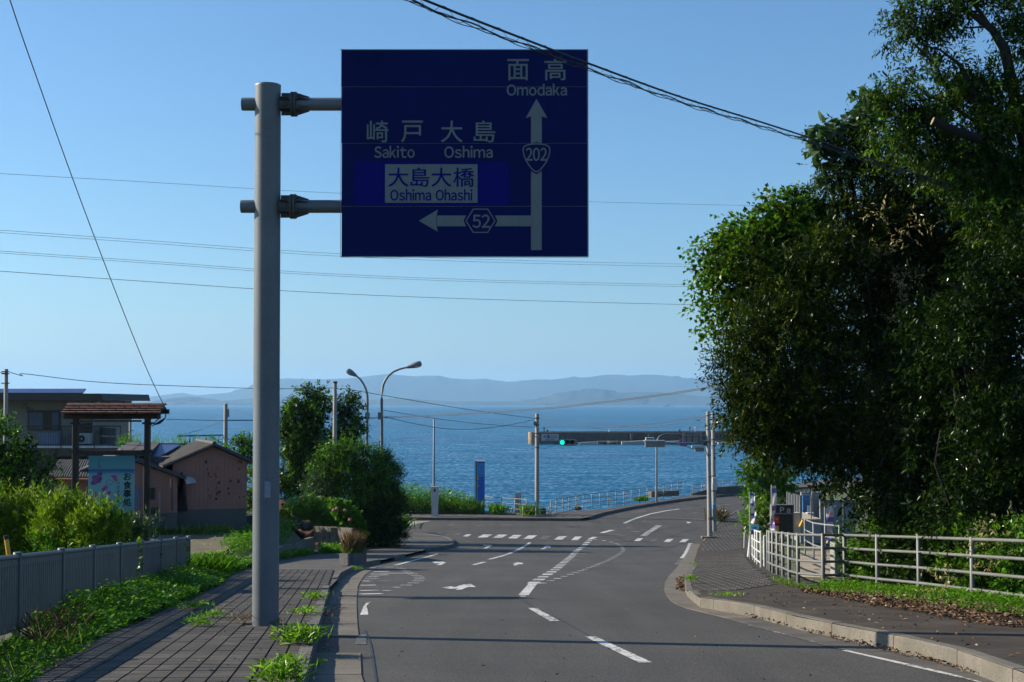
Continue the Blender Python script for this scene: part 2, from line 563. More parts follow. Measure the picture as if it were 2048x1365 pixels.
hills('near_hills', FRONT, 10500, 900, hill_mat, 9)

# ------------------------------------------------------------------ haze over the strait
mb = MB()
mb.box((0, 11000, (-15.5 + 460) / 2), (46000, 26000, 475.5))
hz = bpy.data.materials.new('haze_air'); hz.use_nodes = True
hn = hz.node_tree.nodes; hn.clear()
ho = hn.new('ShaderNodeOutputMaterial'); hv = hn.new('ShaderNodeVolumePrincipled')
hv.inputs['Color'].default_value = (0.38, 0.68, 1.0, 1)
hv.inputs['Density'].default_value = 6.6e-5
hv.inputs['Anisotropy'].default_value = 0.2
hz.node_tree.links.new(hv.outputs[0], ho.inputs['Volume'])
hzo = mb.build('haze', hz, kind='stuff')

# ------------------------------------------------------------------ ground
def ground_mat():
    m, N, L, B = nodes_of('ground_soil')
    pos = N.new('ShaderNodeNewGeometry').outputs['Position']
    a = noise(N, L, pos, 0.7, 5); b = noise(N, L, pos, 9, 4)
    c1 = ramp(N, L, b.outputs[0], [(0.3, (0.05, 0.04, 0.028)), (0.7, (0.10, 0.085, 0.06))])
    c2 = ramp(N, L, b.outputs[0], [(0.3, (0.035, 0.065, 0.015)), (0.7, (0.09, 0.13, 0.03))])
    L.new(mixc(N, L, ramp(N, L, a.outputs[0], [(0.42, 0), (0.56, 1)]), c1, c2), B.inputs['Base Color'])
    B.inputs['Roughness'].default_value = 0.95
    bp = N.new('ShaderNodeBump'); bp.inputs['Distance'].default_value = 0.08
    L.new(b.outputs[0], bp.inputs['Height']); L.new(bp.outputs[0], B.inputs['Normal'])
    return m
gx = _axis(-16, 14, 0.5, 900); gx = [v for v in gx if v < -16] + [v for v in gx if -16 <= v <= 14] + [14 + 2 * k for k in range(1, 12)] + [38 + 3 * 2 ** k for k in range(0, 9)]
gx = sorted(set([-v for v in (900, 500, 300, 180, 110, 80, 60, 50, 42, 36, 30, 26, 22, 19, 17)] + gx))
gy = [-600, -300, -150, -80, -40, -20, -8] + list(np.arange(0, 60, 1.0)) + list(np.arange(60, 140, 0.8)) + [142, 146, 150, 155, 160, 168, 176, 186, 196, 210, 230, 262]
V = [(x, y, ZG(x, y)) for x in gx for y in gy]
ny = len(gy)
mb = MB(); mb.add(V, [(i * ny + j, i * ny + ny + j, i * ny + ny + j + 1, i * ny + j + 1) for i in range(len(gx) - 1) for j in range(ny - 1)])
mb.build('ground', ground_mat(), kind='structure')

# ------------------------------------------------------------------ road
def asphalt_mat():
    m, N, L, B = nodes_of('asphalt')
    pos = N.new('ShaderNodeNewGeometry').outputs['Position']
    a = noise(N, L, pos, 0.35, 5, 0.6); b = noise(N, L, pos, 34, 3, 0.75)
    v = N.new('ShaderNodeTexVoronoi'); v.inputs['Scale'].default_value = 55; L.new(pos, v.inputs['Vector'])
    c = ramp(N, L, a.outputs[0], [(0.3, (0.048, 0.046, 0.042)), (0.5, (0.058, 0.055, 0.050)), (0.72, (0.069, 0.066, 0.060))])
    c = mixc(N, L, 1.0, c, ramp(N, L, b.outputs[0], [(0.30, 0.45), (0.5, 1.0), (0.70, 1.75)]), 'MULTIPLY')
    c = mixc(N, L, 1.0, c, ramp(N, L, v.outputs['Distance'], [(0.0, 1.35), (0.5, 0.85)]), 'MULTIPLY')
    # lengthwise tyre polish
    mp = N.new('ShaderNodeMapping'); L.new(pos, mp.inputs[0]); mp.inputs['Scale'].default_value = (1.1, 0.05, 1)
    t = noise(N, L, mp.outputs[0], 1.0, 3)
    c = mixc(N, L, 1.0, c, ramp(N, L, t.outputs[0], [(0.3, 0.80), (0.7, 1.15)]), 'MULTIPLY')
    # oil drips and tar seams
    d = noise(N, L, pos, 1.9, 6, 0.75)
    c = mixc(N, L, ramp(N, L, d.outputs[0], [(0.66, 0), (0.72, 0.55)]), c, (0.03, 0.03, 0.032))
    # fine meandering cracks in some stretches
    wn = noise(N, L, pos, 1.3, 4); wv = N.new('ShaderNodeVectorMath'); wv.operation = 'SCALE'; L.new(wn.outputs['Color'], wv.inputs[0]); wv.inputs['Scale'].default_value = 1.1
    wa = N.new('ShaderNodeVectorMath'); L.new(pos, wa.inputs[0]); L.new(wv.outputs[0], wa.inputs[1])
    ck = N.new('ShaderNodeTexVoronoi'); ck.feature = 'DISTANCE_TO_EDGE'; ck.inputs['Scale'].default_value = 0.32; L.new(wa.outputs[0], ck.inputs['Vector'])
    mk = noise(N, L, pos, 0.16, 2)
    cm = N.new('ShaderNodeMath'); cm.operation = 'MULTIPLY'
    L.new(ramp(N, L, ck.outputs['Distance'], [(0.0, 1.0), (0.0045, 0.0)]), cm.inputs[0]); L.new(ramp(N, L, mk.outputs[0], [(0.50, 0.0), (0.56, 0.75)]), cm.inputs[1])
    c = mixc(N, L, cm.outputs[0], c, (0.016, 0.016, 0.016))
    L.new(c, B.inputs['Base Color'])
    B.inputs['Roughness'].default_value = 0.82
    B.inputs['Specular IOR Level'].default_value = 0.35
    bp = N.new('ShaderNodeBump'); bp.inputs['Distance'].default_value = 0.006; bp.inputs['Strength'].default_value = 0.8
    L.new(v.outputs['Distance'], bp.inputs['Height']); L.new(bp.outputs[0], B.inputs['Normal'])
    return m
ASPH = asphalt_mat()
road = [(-7.5, 5), (8.6, 5), (8.6, 40), (12, 60), (19, 96), (27, 118), (42, 145), (60, 160), (48, 162), (34, 150), (21, 132), (14, 121.5), (6.4, 107), (2, 104.2), (-62, 104.2), (-62, 88), (-10, 88), (-8.4, 60)]
sheet('road', road, lambda x, y: RD(y), ASPH, 2.5)

# concrete materials
KERB_L = M('kerb_concrete', (0.10, 0.096, 0.088), 0.85, nz=(1.5, .25), fine=(50, .25), bump=(60, .01), dirt=(2.2, .5, (0.07, 0.065, 0.055)))
KERB_R = M('kerb_tan_concrete', (0.128, 0.118, 0.098), 0.85, nz=(1.2, .25), fine=(40, .3), bump=(50, .012), dirt=(3.0, .52, (0.12, 0.10, 0.075)))
GUT = M('gutter_concrete', (0.125, 0.11, 0.088), 0.85, nz=(1.5, .25), fine=(60, .35), bump=(80, .008), dirt=(2.5, .55, (0.10, 0.09, 0.075)))
GUT_R = M('gutter_dusty_concrete', (0.085, 0.078, 0.067), 0.85, nz=(1.5, .25), fine=(60, .3), bump=(80, .006), dirt=(2.0, .5, (0.065, 0.06, 0.055)))

# ------------------------------------------------------------------ left pavement
leftedge = [Vector((-1.07, 6, 0))] + [gp(a, b, .15) for a, b in [(612, 1365), (625, 1310), (640, 1250), (655, 1195), (661, 1171), (676, 1156), (684, 1145), (706, 1134), (733, 1124), (761, 1119), (790, 1114), (810, 1108), (853, 1098), (880, 1094), (905, 1089), (912, 1084), (900, 1075), (870, 1069), (830, 1065), (790, 1063)]] + [Vector((-9, 88.3, 0))]
pave_far = M('worn_paving', (0.07, 0.066, 0.06), 0.85, nz=(0.8, .3), fine=(30, .25), bump=(30, .012), dirt=(1.3, .55, (0.055, 0.05, 0.042)))
lp = [(p.x, p.y) for p in leftedge] + [(-9, 72), (-8.2, 67), (-8.6, 61.5), (-8.6, 47), (-8.3, 37), (-6.3, 17.1), (-5.1, 6)]
lpv = structure('left_pavement')
sheet('paving_bed', lp, lambda x, y: RD(y) + .125, pave_far, 2.0, parent=lpv, kind=None)

# pavers: 20 cm wide, stacked in straight columns with dark joints between them
def paver_mat(name='paver_concrete', tint=(1, 1, 1), st=9.0):
    m, N, L, B = nodes_of(name)
    oi = N.new('ShaderNodeObjectInfo'); pos = N.new('ShaderNodeNewGeometry').outputs['Position']
    a = noise(N, L, pos, 1.2, 5, .65); b = noise(N, L, pos, 60, 3)
    mp = N.new('ShaderNodeMapping'); L.new(pos, mp.inputs[0]); mp.inputs['Scale'].default_value = (1.2, st, 1)
    s = noise(N, L, mp.outputs[0], 1.0, 2)
    c = ramp(N, L, a.outputs[0], [(0.3, (0.040, 0.037, 0.033)), (0.52, (0.064, 0.059, 0.053)), (0.72, (0.10, 0.092, 0.082))])
    c = mixc(N, L, 1.0, c, ramp(N, L, b.outputs[0], [(0.3, 0.72), (0.7, 1.25)]), 'MULTIPLY')
    c = mixc(N, L, 1.0, c, ramp(N, L, s.outputs[0], [(0.3, 0.66), (0.7, 1.3)]), 'MULTIPLY')
    c = mixc(N, L, 1.0, c, tint, 'MULTIPLY')
    L.new(c, B.inputs['Base Color']); B.inputs['Roughness'].default_value = 0.85
    B.inputs['Specular IOR Level'].default_value = 0.25
    bp = N.new('ShaderNodeBump'); bp.inputs['Distance'].default_value = 0.006
    L.new(b.outputs[0], bp.inputs['Height']); L.new(bp.outputs[0], B.inputs['Normal'])
    return m
PAVER = paver_mat()
def kerbx(y):                                  # inner side of the left kerb
    pts = [(p.y, p.x) for p in leftedge[:6]]
    return interp(y, pts)
SL = -0.1126                                   # the pavement runs a little to the left
one = MB()
def paver_shape(m_, c, w, l, h=0.028, slope=0.0):
    b = 0.006
    x0, x1, y0, y1 = -w / 2, w / 2, -l / 2, l / 2
    P8 = [(x0, y0, 0), (x1, y0, 0), (x1, y1, 0), (x0, y1, 0), (x0 + b, y0 + b, h), (x1 - b, y0 + b, h), (x1 - b, y1 - b, h), (x0 + b, y1 - b, h)]
    vs = [(c[0] + x + y * SL, c[1] + y, c[2] + z + y * slope) for x, y, z in P8]
    m_.add(vs, [(4, 5, 6, 7), (0, 1, 5, 4), (1, 2, 6, 5), (2, 3, 7, 6), (3, 0, 4, 7)])
paver_shape(one, (0, 0, 0), .190, .288, slope=-0.081)
pme = bpy.data.meshes.new('paver'); pme.from_pydata(one.v, [], one.f); pme.materials.append(PAVER)
rest = MB(); npv = 0
spots = []
y = 11.6
while y < 42:
    xk = kerbx(y) - .17 if y < 29 else kerbx(29) - .17 + SL * (y - 29)
    xo = interp(y, XLP) + .15
    c0 = -1.18 + SL * (y - 6)
    col = 0
    while True:
        x = c0 - .1 - col * .2
        if x < xo: break
        if x < xk + .02:
            spots.append((x, y))
        col += 1
    y += .3
spots = [s for s in spots if not (abs(s[0] + 3.42) < .26 and abs(s[1] - 19.85) < .26)]
for (x, y) in spots:
    px_ = 1024 + F * x / y
    if npv < 296 and px_ > 150:
        o = bpy.data.objects.new('paver', pme); COL.objects.link(o); o.parent = lpv
        o.location = (x, y, RD(y) + .122 + random.uniform(-.0015, .0015)); npv += 1
    else:
        paver_shape(rest, (x, y, RD(y) + .122 + random.uniform(-.002, .002)), .190, .288, slope=-0.081)
me = bpy.data.meshes.new('paver_rows'); me.from_pydata(rest.v, [], rest.f); me.materials.append(PAVER)
o = bpy.data.objects.new('paver_rows', me); COL.objects.link(o); o.parent = lpv; o['kind'] = 'stuff'

# kerb stones and gutters -----------------------------------------------------
def stones(parent, line, h, w, step, mat, side=-1, gap=.008, name='kerb_stone', base=-.05, jitter=.004):
    pts = along(line, step)
    if (Vector(line[-1]) - pts[-1]).length > .12: pts.append(Vector(line[-1]))
    for a, b in zip(pts, pts[1:]):
        d = Vector((b.x - a.x, b.y - a.y, 0)); 
        if d.length < .1: continue
        u = d.normalized(); n_ = Vector((-u.y, u.x, 0)) * side
        A = Vector((a.x, a.y, 0)) + u * gap; B_ = Vector((b.x, b.y, 0)) - u * gap
        j = random.uniform(-jitter, jitter)
        za, zb = RD(a.y) + j, RD(b.y) + j
        m_ = MB(); bv = .02
        prof = [(0, base), (0.006, h - bv), (bv, h), (w, h), (w, base)]
        vs = [A + n_ * p + Vector((0, 0, za + q)) for p, q in prof] + [B_ + n_ * p + Vector((0, 0, zb + q)) for p, q in prof]
        k = len(prof)
        m_.add(vs, [tuple(range(k))[::-1], tuple(range(k, 2 * k))] + [(i, (i + 1) % k, k + (i + 1) % k, k + i) for i in range(k)])
        m_.build(name, mat, parent)
kl = structure('left_kerb')
stones(kl, leftedge[:6], .155, .16, 1.0, KERB_L, side=1)
stones(kl, leftedge[6:11], .155, .16, 1.0, KERB_L, side=1)
stones(kl, leftedge[11:13], .155, .16, .9, KERB_L, side=1)
stones(kl, leftedge[13:], .155, .16, 1.0, KERB_L, side=1)

gl_ = [Vector((0.0 - 0.25, 6, 0))] + [gp(a, b) for a, b in [(723, 1365), (721, 1307), (715, 1253), (713, 1205), (716, 1171), (730, 1150), (762, 1131), (797, 1116), (850, 1104), (905, 1094)]]
gutter = structure('left_gutter')
def lx(line, y): return interp(y, [(p.y, p.x) for p in line])
y = 10.0
while y < 46:
    y2 = y + 2.4
    if not (16.9 < y < 19.2):
        a0, a1 = lx(leftedge[:11], y + .01), lx(leftedge[:11], y2 - .01)
        b0, b1 = lx(gl_, y + .01), lx(gl_, y2 - .01)
        if b0 - a0 > .08 and b1 - a1 > .08:
            m_ = MB(); h = .012
            ps = [(a0 - .01, y + .012, RD(y) + h), (b0, y + .012, RD(y) + h), (b1, y2 - .012, RD(y2) + h), (a1 - .01, y2 - .012, RD(y2) + h)]
            m_.prism(ps, (0, 0, -.06)); m_.build('gutter_slab', GUT, gutter)
    y = y2
GUTFAR = [(p.x, p.y) for p in leftedge[8:18]] + [(p.x + .45, p.y + .0) for p in reversed(leftedge[8:18])]
GUTFAR = [(a, b) for a, b in GUTFAR]

# ------------------------------------------------------------------ right pavement
def SRH(x, y): return RD(y) + lerp(.2, .1, sstep(26, 31, y))
rk = [Vector((4.72, 6, 0))] + [gp(a, b, .2) for a, b in [(2048, 1345), (1885, 1289), (1790, 1270), (1677, 1249), (1588, 1231), (1499, 1209), (1440, 1200), (1400, 1194)]]
rk2 = [gp(a, b, .1) for a, b in [(1376, 1186), (1370, 1176), (1368, 1158), (1374, 1146), (1386, 1130), (1389, 1120), (1395, 1099), (1403, 1084), (1412, 1072), (1420, 1062), (1432, 1047), (1447, 1037), (1461, 1028), (1476, 1021), (1500, 1013), (1560, 1000)]]
rp = [(p.x, p.y) for p in rk + rk2] + [(36, 141), (26, 121), (18.5, 98), (13.5, 75), (10, 54), (8.3, 42), (7.9, 38), (8.4, 33), (9.2, 30), (9.2, 6)]
RPAVE = paver_mat('dirty_paving', (0.80, 0.70, 0.60), 11.0)
rpv = structure('right_pavement')
sheet('paving_bed', rp, lambda x, y: SRH(x, y) - .004, RPAVE, 2.0, parent=rpv, kind=None)
# grooved rows further down
far_p = MB()
PR = [gp(a, b, .1) for a, b in [(1374, 1178), (1372, 1155), (1392, 1126), (1395, 1117), (1440, 1112), (1492, 1106), (1500, 1118), (1515, 1135), (1535, 1148), (1560, 1170), (1470, 1182), (1400, 1186)]]
PR2 = [gp(a, b, .1) for a, b in [(1399, 1101), (1406, 1084), (1424, 1060), (1440, 1046), (1470, 1032), (1490, 1030), (1490, 1060), (1488, 1097), (1440, 1103)]]
for poly in (PR, PR2):
    pl = [(p.x, p.y) for p in poly]
    xs_ = [p[0] for p in pl]; ys_ = [p[1] for p in pl]
    y = min(ys_)
    while y < max(ys_):
        k = int((min(xs_) - 6) / .22)
        x = k * .22
        dx = 0.10 * (y - 45) if poly is PR2 else 0.02 * (y - 32)
        while x < max(xs_) + 1:
            X = x + dx
            if inside(X, y, pl) and inside(X + .2, y + .4, pl):
                z = SRH(X, y) - .009
                v8 = [(X, y, z), (X + .19, y, z), (X + .19 + .02, y + .43, z + RD(y + .43) - RD(y)), (X + .02, y + .43, z + RD(y + .43) - RD(y))]
                top = [(a + (.012 if i in (0, 3) else -.012), b + (.01 if i < 2 else -.01), c + .018) for i, (a, b, c) in enumerate(v8)]
                far_p.add(v8 + top, [(4, 5, 6, 7), (0, 1, 5, 4), (1, 2, 6, 5), (2, 3, 7, 6), (3, 0, 4, 7)])
            x += .22
        y += .45
me = bpy.data.meshes.new('paver_rows'); me.from_pydata(far_p.v, [], far_p.f); me.materials.append(PAVER)
o = bpy.data.objects.new('paver_rows', me); COL.objects.link(o); o.parent = rpv; o['kind'] = 'stuff'
kr = structure('right_kerb')
stones(kr, rk, .2, .17, 2.0, KERB_R, side=-1)
stones(kr, [rk[-1], rk2[0]], .16, .16, 1.0, KERB_R, side=-1)
stones(kr, rk2[:5], .11, .15, 1.0, KERB_R, side=-1)
stones(kr, rk2[7:], .12, .15, 1.5, KERB_R, side=-1)
ge_ = [gp(a, b) for a, b in [(1382, 1088), (1364, 1120), (1352, 1138), (1338, 1152), (1330, 1165), (1328, 1181), (1334, 1194), (1345, 1206), (1370, 1217), (1450, 1236), (1530, 1258), (1620, 1282), (1700, 1303), (1800, 1325), (1973, 1365)]] + [Vector((4.25, 6, 0))]
gr = structure('right_gutter')
inner = list(reversed(rk + rk2[:8]))
A_ = along([Vector((p.x, p.y, 0)) for p in ge_], 1.2)
inn = [Vector((p.x, p.y, 0)) for p in inner]
def near_on(line, p):
    best = None
    for a, b in zip(line, line[1:]):
        ab = b - a; t = max(0, min(1, (p - a).dot(ab) / max(ab.length_squared, 1e-9)))
        q = a + ab * t
        if best is None or (q - p).length < (best - p).length: best = q
    return best
for a, b in zip(A_, A_[1:]):
    qa, qb = near_on(inn, a), near_on(inn, b)
    h = .008
    m_ = MB(); u = (b - a).normalized() * .008
    ps = [a + u, b - u, qb - u * .5, qa + u * .5]
    m_.prism([(p.x, p.y, RD(p.y) + h) for p in ps], (0, 0, -.05))
    m_.build('gutter_slab', GUT if a.y > 24 else GUT_R, gr)

# ------------------------------------------------------------------ seaside pavement
sk = [gp(a, b, .18) for a, b in [(560, 1034), (800, 1035), (1000, 1036.5), (1130, 1037), (1160, 1037)]]
sk2 = [gp(a, b, .18) for a, b in [(1160, 1037), (1180, 1034), (1200, 1027), (1250, 1016.5), (1300, 1008), (1350, 1000), (1430, 991), (1497, 986), (1600, 975), (1700, 968)]]
sp = [(p.x, p.y) for p in sk + sk2[1:]]
back = [(x, shore(x) - .25) for x in (50, 35, 28, 21.8, 18.7, 14.6, 10, 6.8, 4, 2.8, 0, -10, -30, -45)]
spo = sheet('seaside_pavement', sp + back, lambda x, y: RD(y) + .17, M('seaside_paving', (0.085, 0.073, 0.066), .85, nz=(.5, .2), fine=(20, .2), bump=(20, .01)), 2.5)
ks = structure('seaside_kerb')
stones(ks, sk, .19, .18, 2.0, KERB_L, side=1)
stones(ks, sk2[1:], .19, .18, 2.0, KERB_L, side=1)

# ------------------------------------------------------------------ road paint
def paint_mat(name, col, wear=.46):
    m, N, L, B = nodes_of(name)
    pos = N.new('ShaderNodeNewGeometry').outputs['Position']
    a = noise(N, L, pos, 14, 5, .7); b = noise(N, L, pos, 1.3, 3)
    s = N.new('ShaderNodeMath'); s.operation = 'ADD'; L.new(a.outputs[0], s.inputs[0])
    s2 = N.new('ShaderNodeMath'); s2.operation = 'MULTIPLY'; L.new(b.outputs[0], s2.inputs[0]); s2.inputs[1].default_value = .5; L.new(s2.outputs[0], s.inputs[1])
    c = mixc(N, L, ramp(N, L, s.outputs[0], [(wear + .14, 0), (wear + .24, 1)]), (0.06, 0.058, 0.054), col)
    L.new(c, B.inputs['Base Color']); B.inputs['Roughness'].default_value = .75
    return m
WHITE = paint_mat('road_paint', (0.50, 0.50, 0.485), .50)
FAINT = paint_mat('worn_road_paint', (0.30, 0.30, 0.29), .66)
ORANGE = paint_mat('orange_spray', (0.25, 0.09, 0.04), .66)
paint_z = [0.006]
def line(a, b, w, mat=WHITE, name='lane_line', seg=1.5, taper=1.0):
    A, B_ = gp(*a), gp(*b)
    d = Vector((B_.x - A.x, B_.y - A.y, 0)); L_ = d.length; u = d.normalized(); n_ = Vector((-u.y, u.x, 0))
    k = max(1, int(L_ / seg)); vs = []
    for i in range(k + 1):
        p = A.lerp(B_, i / k); ww = w * lerp(1, taper, i / k)
        for s in (-.5, .5):
            q = p + n_ * ww * s; vs.append((q.x, q.y, RD(q.y) + .006))
    m_ = MB(); m_.add(vs, [(2 * i, 2 * i + 1, 2 * i + 3, 2 * i + 2) for i in range(k)])
    return m_.build(name, mat, kind='structure')
def poly(pts, mat=WHITE, name='road_arrow'):
    m_ = MB(); m_.add([Vector((p.x, p.y, RD(p.y) + .0065)) for p in (gp(*q) for q in pts)], [tuple(range(len(pts)))])
    return m_.build(name, mat, kind='structure')
def dots(pts, n, w, l, mat=WHITE, name='dotted_line'):
    """short dashes spread evenly on the ground along a line given by pixels"""
    W = [gp(*p) for p in pts]
    tot = sum((b - a).length for a, b in zip(W, W[1:]))
    q = along(W, tot / n)
    m_ = MB()
    for i in range(len(q)):
        t = (q[min(i + 1, len(q) - 1)] - q[max(0, i - 1)]); t.z = 0; t.normalize(); nn = Vector((-t.y, t.x, 0))
        c = q[i]
        vs = [c + t * l / 2 * sa + nn * w / 2 * sb for sa, sb in ((-1, -1), (1, -1), (1, 1), (-1, 1))]
        m_.add([(v.x, v.y, RD(v.y) + .006) for v in vs], [(0, 1, 2, 3)])
    return m_.build(name, mat, kind='structure')
line((1180, 1274), (1291, 1326), .15); line((1065, 1217), (1110, 1243), .16)
line((1047, 1191), (1066, 1168), .22)
poly([(1040, 1192.5), (1051, 1192.5), (1052, 1194), (1041, 1194)], name='lane_line')
dots([(1068, 1166), (1112, 1139), (1152, 1103), (1182, 1078)], 25, .30, .9)
poly([(1176, 1079.5), (1183, 1079.5), (1195, 1074.5), (1184, 1074.5)], name='lane_line')
dots([(1085, 1167), (1130, 1153), (1165, 1141), (1195, 1130), (1220, 1119), (1238, 1109), (1247, 1101), (1243, 1093), (1232, 1087), (1215, 1083), (1190, 1079)], 32, .2, .3)
for a, b in [((1152, 1094.5), (1200, 1098)), ((1150, 1101), (1190, 1103)), ((1146, 1107), (1175, 1109)), ((1140, 1114), (1166, 1113)), ((1138, 1121), (1155, 1120)), ((1128, 1129), (1140, 1128))]:
    line(a, b, .35, FAINT)
for a, b, w, m_ in [((721, 1189), (764, 1188), .3, WHITE), ((720, 1182), (756, 1181), .24, WHITE), ((768, 1182), (779, 1181.5), .28, WHITE), ((722, 1177), (768, 1176), .16, FAINT), ((789, 1175.5), (798, 1175), .2, WHITE), ((721, 1171.3), (752, 1171), .3, WHITE), ((722, 1167.5), (773, 1167), .2, FAINT), ((725, 1163), (740, 1162.6), .34, WHITE), ((740, 1162.6), (780, 1162.4), .2, FAINT), ((730, 1158.6), (757, 1158), .24, WHITE), ((736, 1154.5), (757, 1154), .26, WHITE), ((740, 1151), (776, 1150.4), .28, WHITE), ((741, 1147.3), (825, 1147), .3, WHITE), ((748, 1144), (778, 1143.6), .34, WHITE), ((755, 1140.6), (790, 1140), .34, FAINT), ((764, 1137.4), (790, 1137), .34, FAINT), ((771, 1135), (788, 1134.8), .4, WHITE)]:
    line(a, b, w, m_)
dots([(797, 1135), (809, 1141), (822, 1147), (836, 1153.5), (841, 1158), (837, 1162), (829, 1166), (812, 1171)], 11, .3, .2)
poly([(720, 1231), (737, 1231), (736, 1223), (733, 1213), (742, 1204), (733, 1206), (727, 1214)], name='lane_line')
line((791, 1131), (875, 1108), .16)
poly([(882, 1176.2), (905, 1173.2), (905, 1175.2), (913, 1174.6), (918, 1172), (926, 1170), (942, 1168.6), (952, 1175), (938, 1174.6), (932, 1176.2), (924, 1180), (911, 1180.6), (917, 1177.4), (902, 1178.6)])
poly([(864, 1124.6), (874, 1122.6), (876, 1124), (886, 1123.6), (892, 1126), (883, 1130.4), (873, 1131), (880, 1127), (873, 1127.2), (871, 1127.8)])
poly([(965, 1090.5), (972, 1089.6), (974, 1090.6), (980, 1089.6), (985, 1092), (973, 1097.4), (966, 1097.6), (977, 1092.8), (971, 1093), (969, 1092.2)])
poly([(1026, 1130.6), (1031, 1132), (1038, 1129), (1047, 1129), (1043, 1125.8), (1034, 1125.4), (1025, 1128), (1032, 1128.2)])
poly([(1081, 1099), (1087, 1099), (1095, 1095), (1101, 1096.4), (1101, 1092), (1093, 1091.6), (1086, 1094.2), (1091, 1094.6)])
line((947, 1130.5), (969, 1124.5), .2); line((978, 1119.5), (1060, 1085.5), .17)
line((1094, 1086), (1162, 1087.6), .28, FAINT, 'stop_line'); line((925, 1083), (944, 1084), .25, FAINT, 'stop_line')
for x0, x1, y0, y1, f in [(873, 888, 1064.8, 1067.5, 1), (905, 923, 1067.2, 1070.5, 1), (926, 943, 1069.2, 1073.4, 0), (955, 985, 1069.6, 1075.4, 0), (986, 1015, 1069.8, 1076, 0), (1016, 1044, 1070.6, 1077.4, 0), (1046.6, 1074.6, 1071.2, 1078.2, 0), (1077, 1103, 1072.5, 1078.8, 1), (1107.6, 1134, 1073, 1080, 0), (1142, 1164, 1073.6, 1081, 0), (1268, 1287, 1076.8, 1082.5, 0), (1300, 1316, 1078, 1083, 1), (1327, 1347, 1078.6, 1084.6, 0), (1358, 1378, 1079, 1085.4, 0)]:
    w = x1 - x0
    poly([(x0, y1), (x0 + .62 * w, y1), (x1, y0), (x0 + .38 * w, y0)], FAINT if f else WHITE, 'crosswalk_stripe')
for a, b, w in [((1248, 1047), (1268, 1038.4), .2), ((1268, 1038.4), (1300, 1028.4), .22), ((1300, 1028.4), (1330, 1022.4), .24), ((1330, 1022.4), (1358, 1018.4), .26), ((1203, 1066.5), (1224, 1060.6), .35), ((1224, 1060.6), (1228, 1061.5), .3)]: line(a, b, w)
for a, b, w in [((1228, 1057.6), (1264, 1056.4), .4), ((1225, 1069), (1254, 1072.6), .4), ((1262, 1063), (1280, 1064), .5), ((1282, 1059.6), (1297, 1061), .4), ((1304, 1035.4), (1326, 1036), .5), ((1353, 1037), (1378, 1038), .5), ((1378, 1038), (1407, 1039.4), .5), ((1226, 1026), (1262, 1018.4), .3), ((1000, 1050.4), (1072, 1050.8), .35), ((893, 1050.3), (908, 1050.6), .6), ((953, 1051.6), (968, 1052), .6), ((1366, 1018.6), (1412, 1014), .35), ((1425, 1012.6), (1470, 1008), .35)]: line(a, b, w, FAINT)
dots([(1288, 1072), (1298, 1064.5), (1316, 1052.6)], 7, .4, .7)
poly([(1372, 1044.5), (1377, 1043.6), (1378, 1044.6), (1384, 1044.6), (1377, 1047.4), (1374, 1046.4)]); poly([(1441, 1022), (1445, 1020.8), (1452, 1020.8), (1452, 1022.2), (1446, 1023)])
for x_, y_ in [(1288, 1043.6), (1300, 1044.6), (1390, 1026)]: poly([(x_ - 5, y_ + 1), (x_ + 1, y_ - 1.2), (x_ + 6, y_ - .8), (x_ + 1, y_ + 1)], FAINT)
poly([(1258, 1024.6), (1276, 1023.4), (1281, 1020.8), (1298, 1021.4), (1290, 1024.8), (1272, 1026.6)], ORANGE, 'orange_road_patch')
line((1354, 1130), (1363, 1120), .22, FAINT); line((1365, 1117), (1381, 1087), .24)
line((1694, 1301.5), (1973, 1365.5), .15); line((1500, 1251), (1690, 1300), .12, FAINT)
line((1315, 1167), (1325, 1167), .2, FAINT); line((1312, 1174), (1324, 1174), .2, FAINT)
line((722, 1290), (723, 1271), .14, FAINT)
poly([(600, 1042), (862, 1042.6), (838, 1047.4), (812, 1053.6), (600, 1060)], M('pale_concrete_apron', (0.26, 0.25, 0.235), .8, nz=(.5, .12)), 'concrete_apron')
mb = MB(); c = gp(1147, 1055); mb.tube([(c.x, c.y, RD(c.y) - .03), (c.x, c.y, RD(c.y) + .006)], .62, 20); mb.build('manhole_cover', M('cast_iron', (0.035, 0.035, 0.035), .6, metal=.3), kind='structure')
# kerbside joints of tar where the carriageway was patched
TAR = M('tar_seam', (0.02, 0.02, 0.021), .5, nz=(3, .2))
for pts in [[(1040, 1196), (1052, 1205), (1068, 1216), (1120, 1240), (1160, 1262), (1182, 1274)], [(730, 1262), (742, 1290), (748, 1330), (753, 1365)]]:
    for a, b in zip(pts, pts[1:]): line(a, b, .025, TAR, 'tar_seam')
# ================================================================== STREET OBJECTS
STEEL = M('galvanised_steel', (0.128, 0.148, 0.165), .5, metal=.2, nz=(1.2, .15), fine=(30, .08), bump=(60, .002), spec=.4, dirt=(4, .66, (0.10, 0.10, 0.095)))
STEEL_D = M('dark_steel', (0.07, 0.072, 0.075), .6, metal=.2, nz=(2, .2), fine=(30, .1), bump=(60, .002), dirt=(7, .6, (0.06, 0.04, 0.03)))
ALU = M('aluminium_edge', (0.22, 0.23, 0.23), .5, metal=.3, nz=(2, .1), bump=(60, 0))
SBLUE = M('sign_blue', (0.0002, 0.0058, 0.080), .5, nz=(.8, .14), fine=(6, .06), bump=(40, .0003), spec=.12)
SBLUE2 = M('patch_blue', (0.0015, 0.002, 0.15), .5, nz=(.8, .1), fine=(6, .06), bump=(40, .0003), spec=.12)
SWHITE = M('retro_white', (0.17, 0.195, 0.20), .55, nz=(3, .08), fine=(25, .06), bump=(60, 0), spec=.12)
DARKPRINT = M('dark_print', (0.02, 0.02, 0.025), .6, bump=(40, 0))
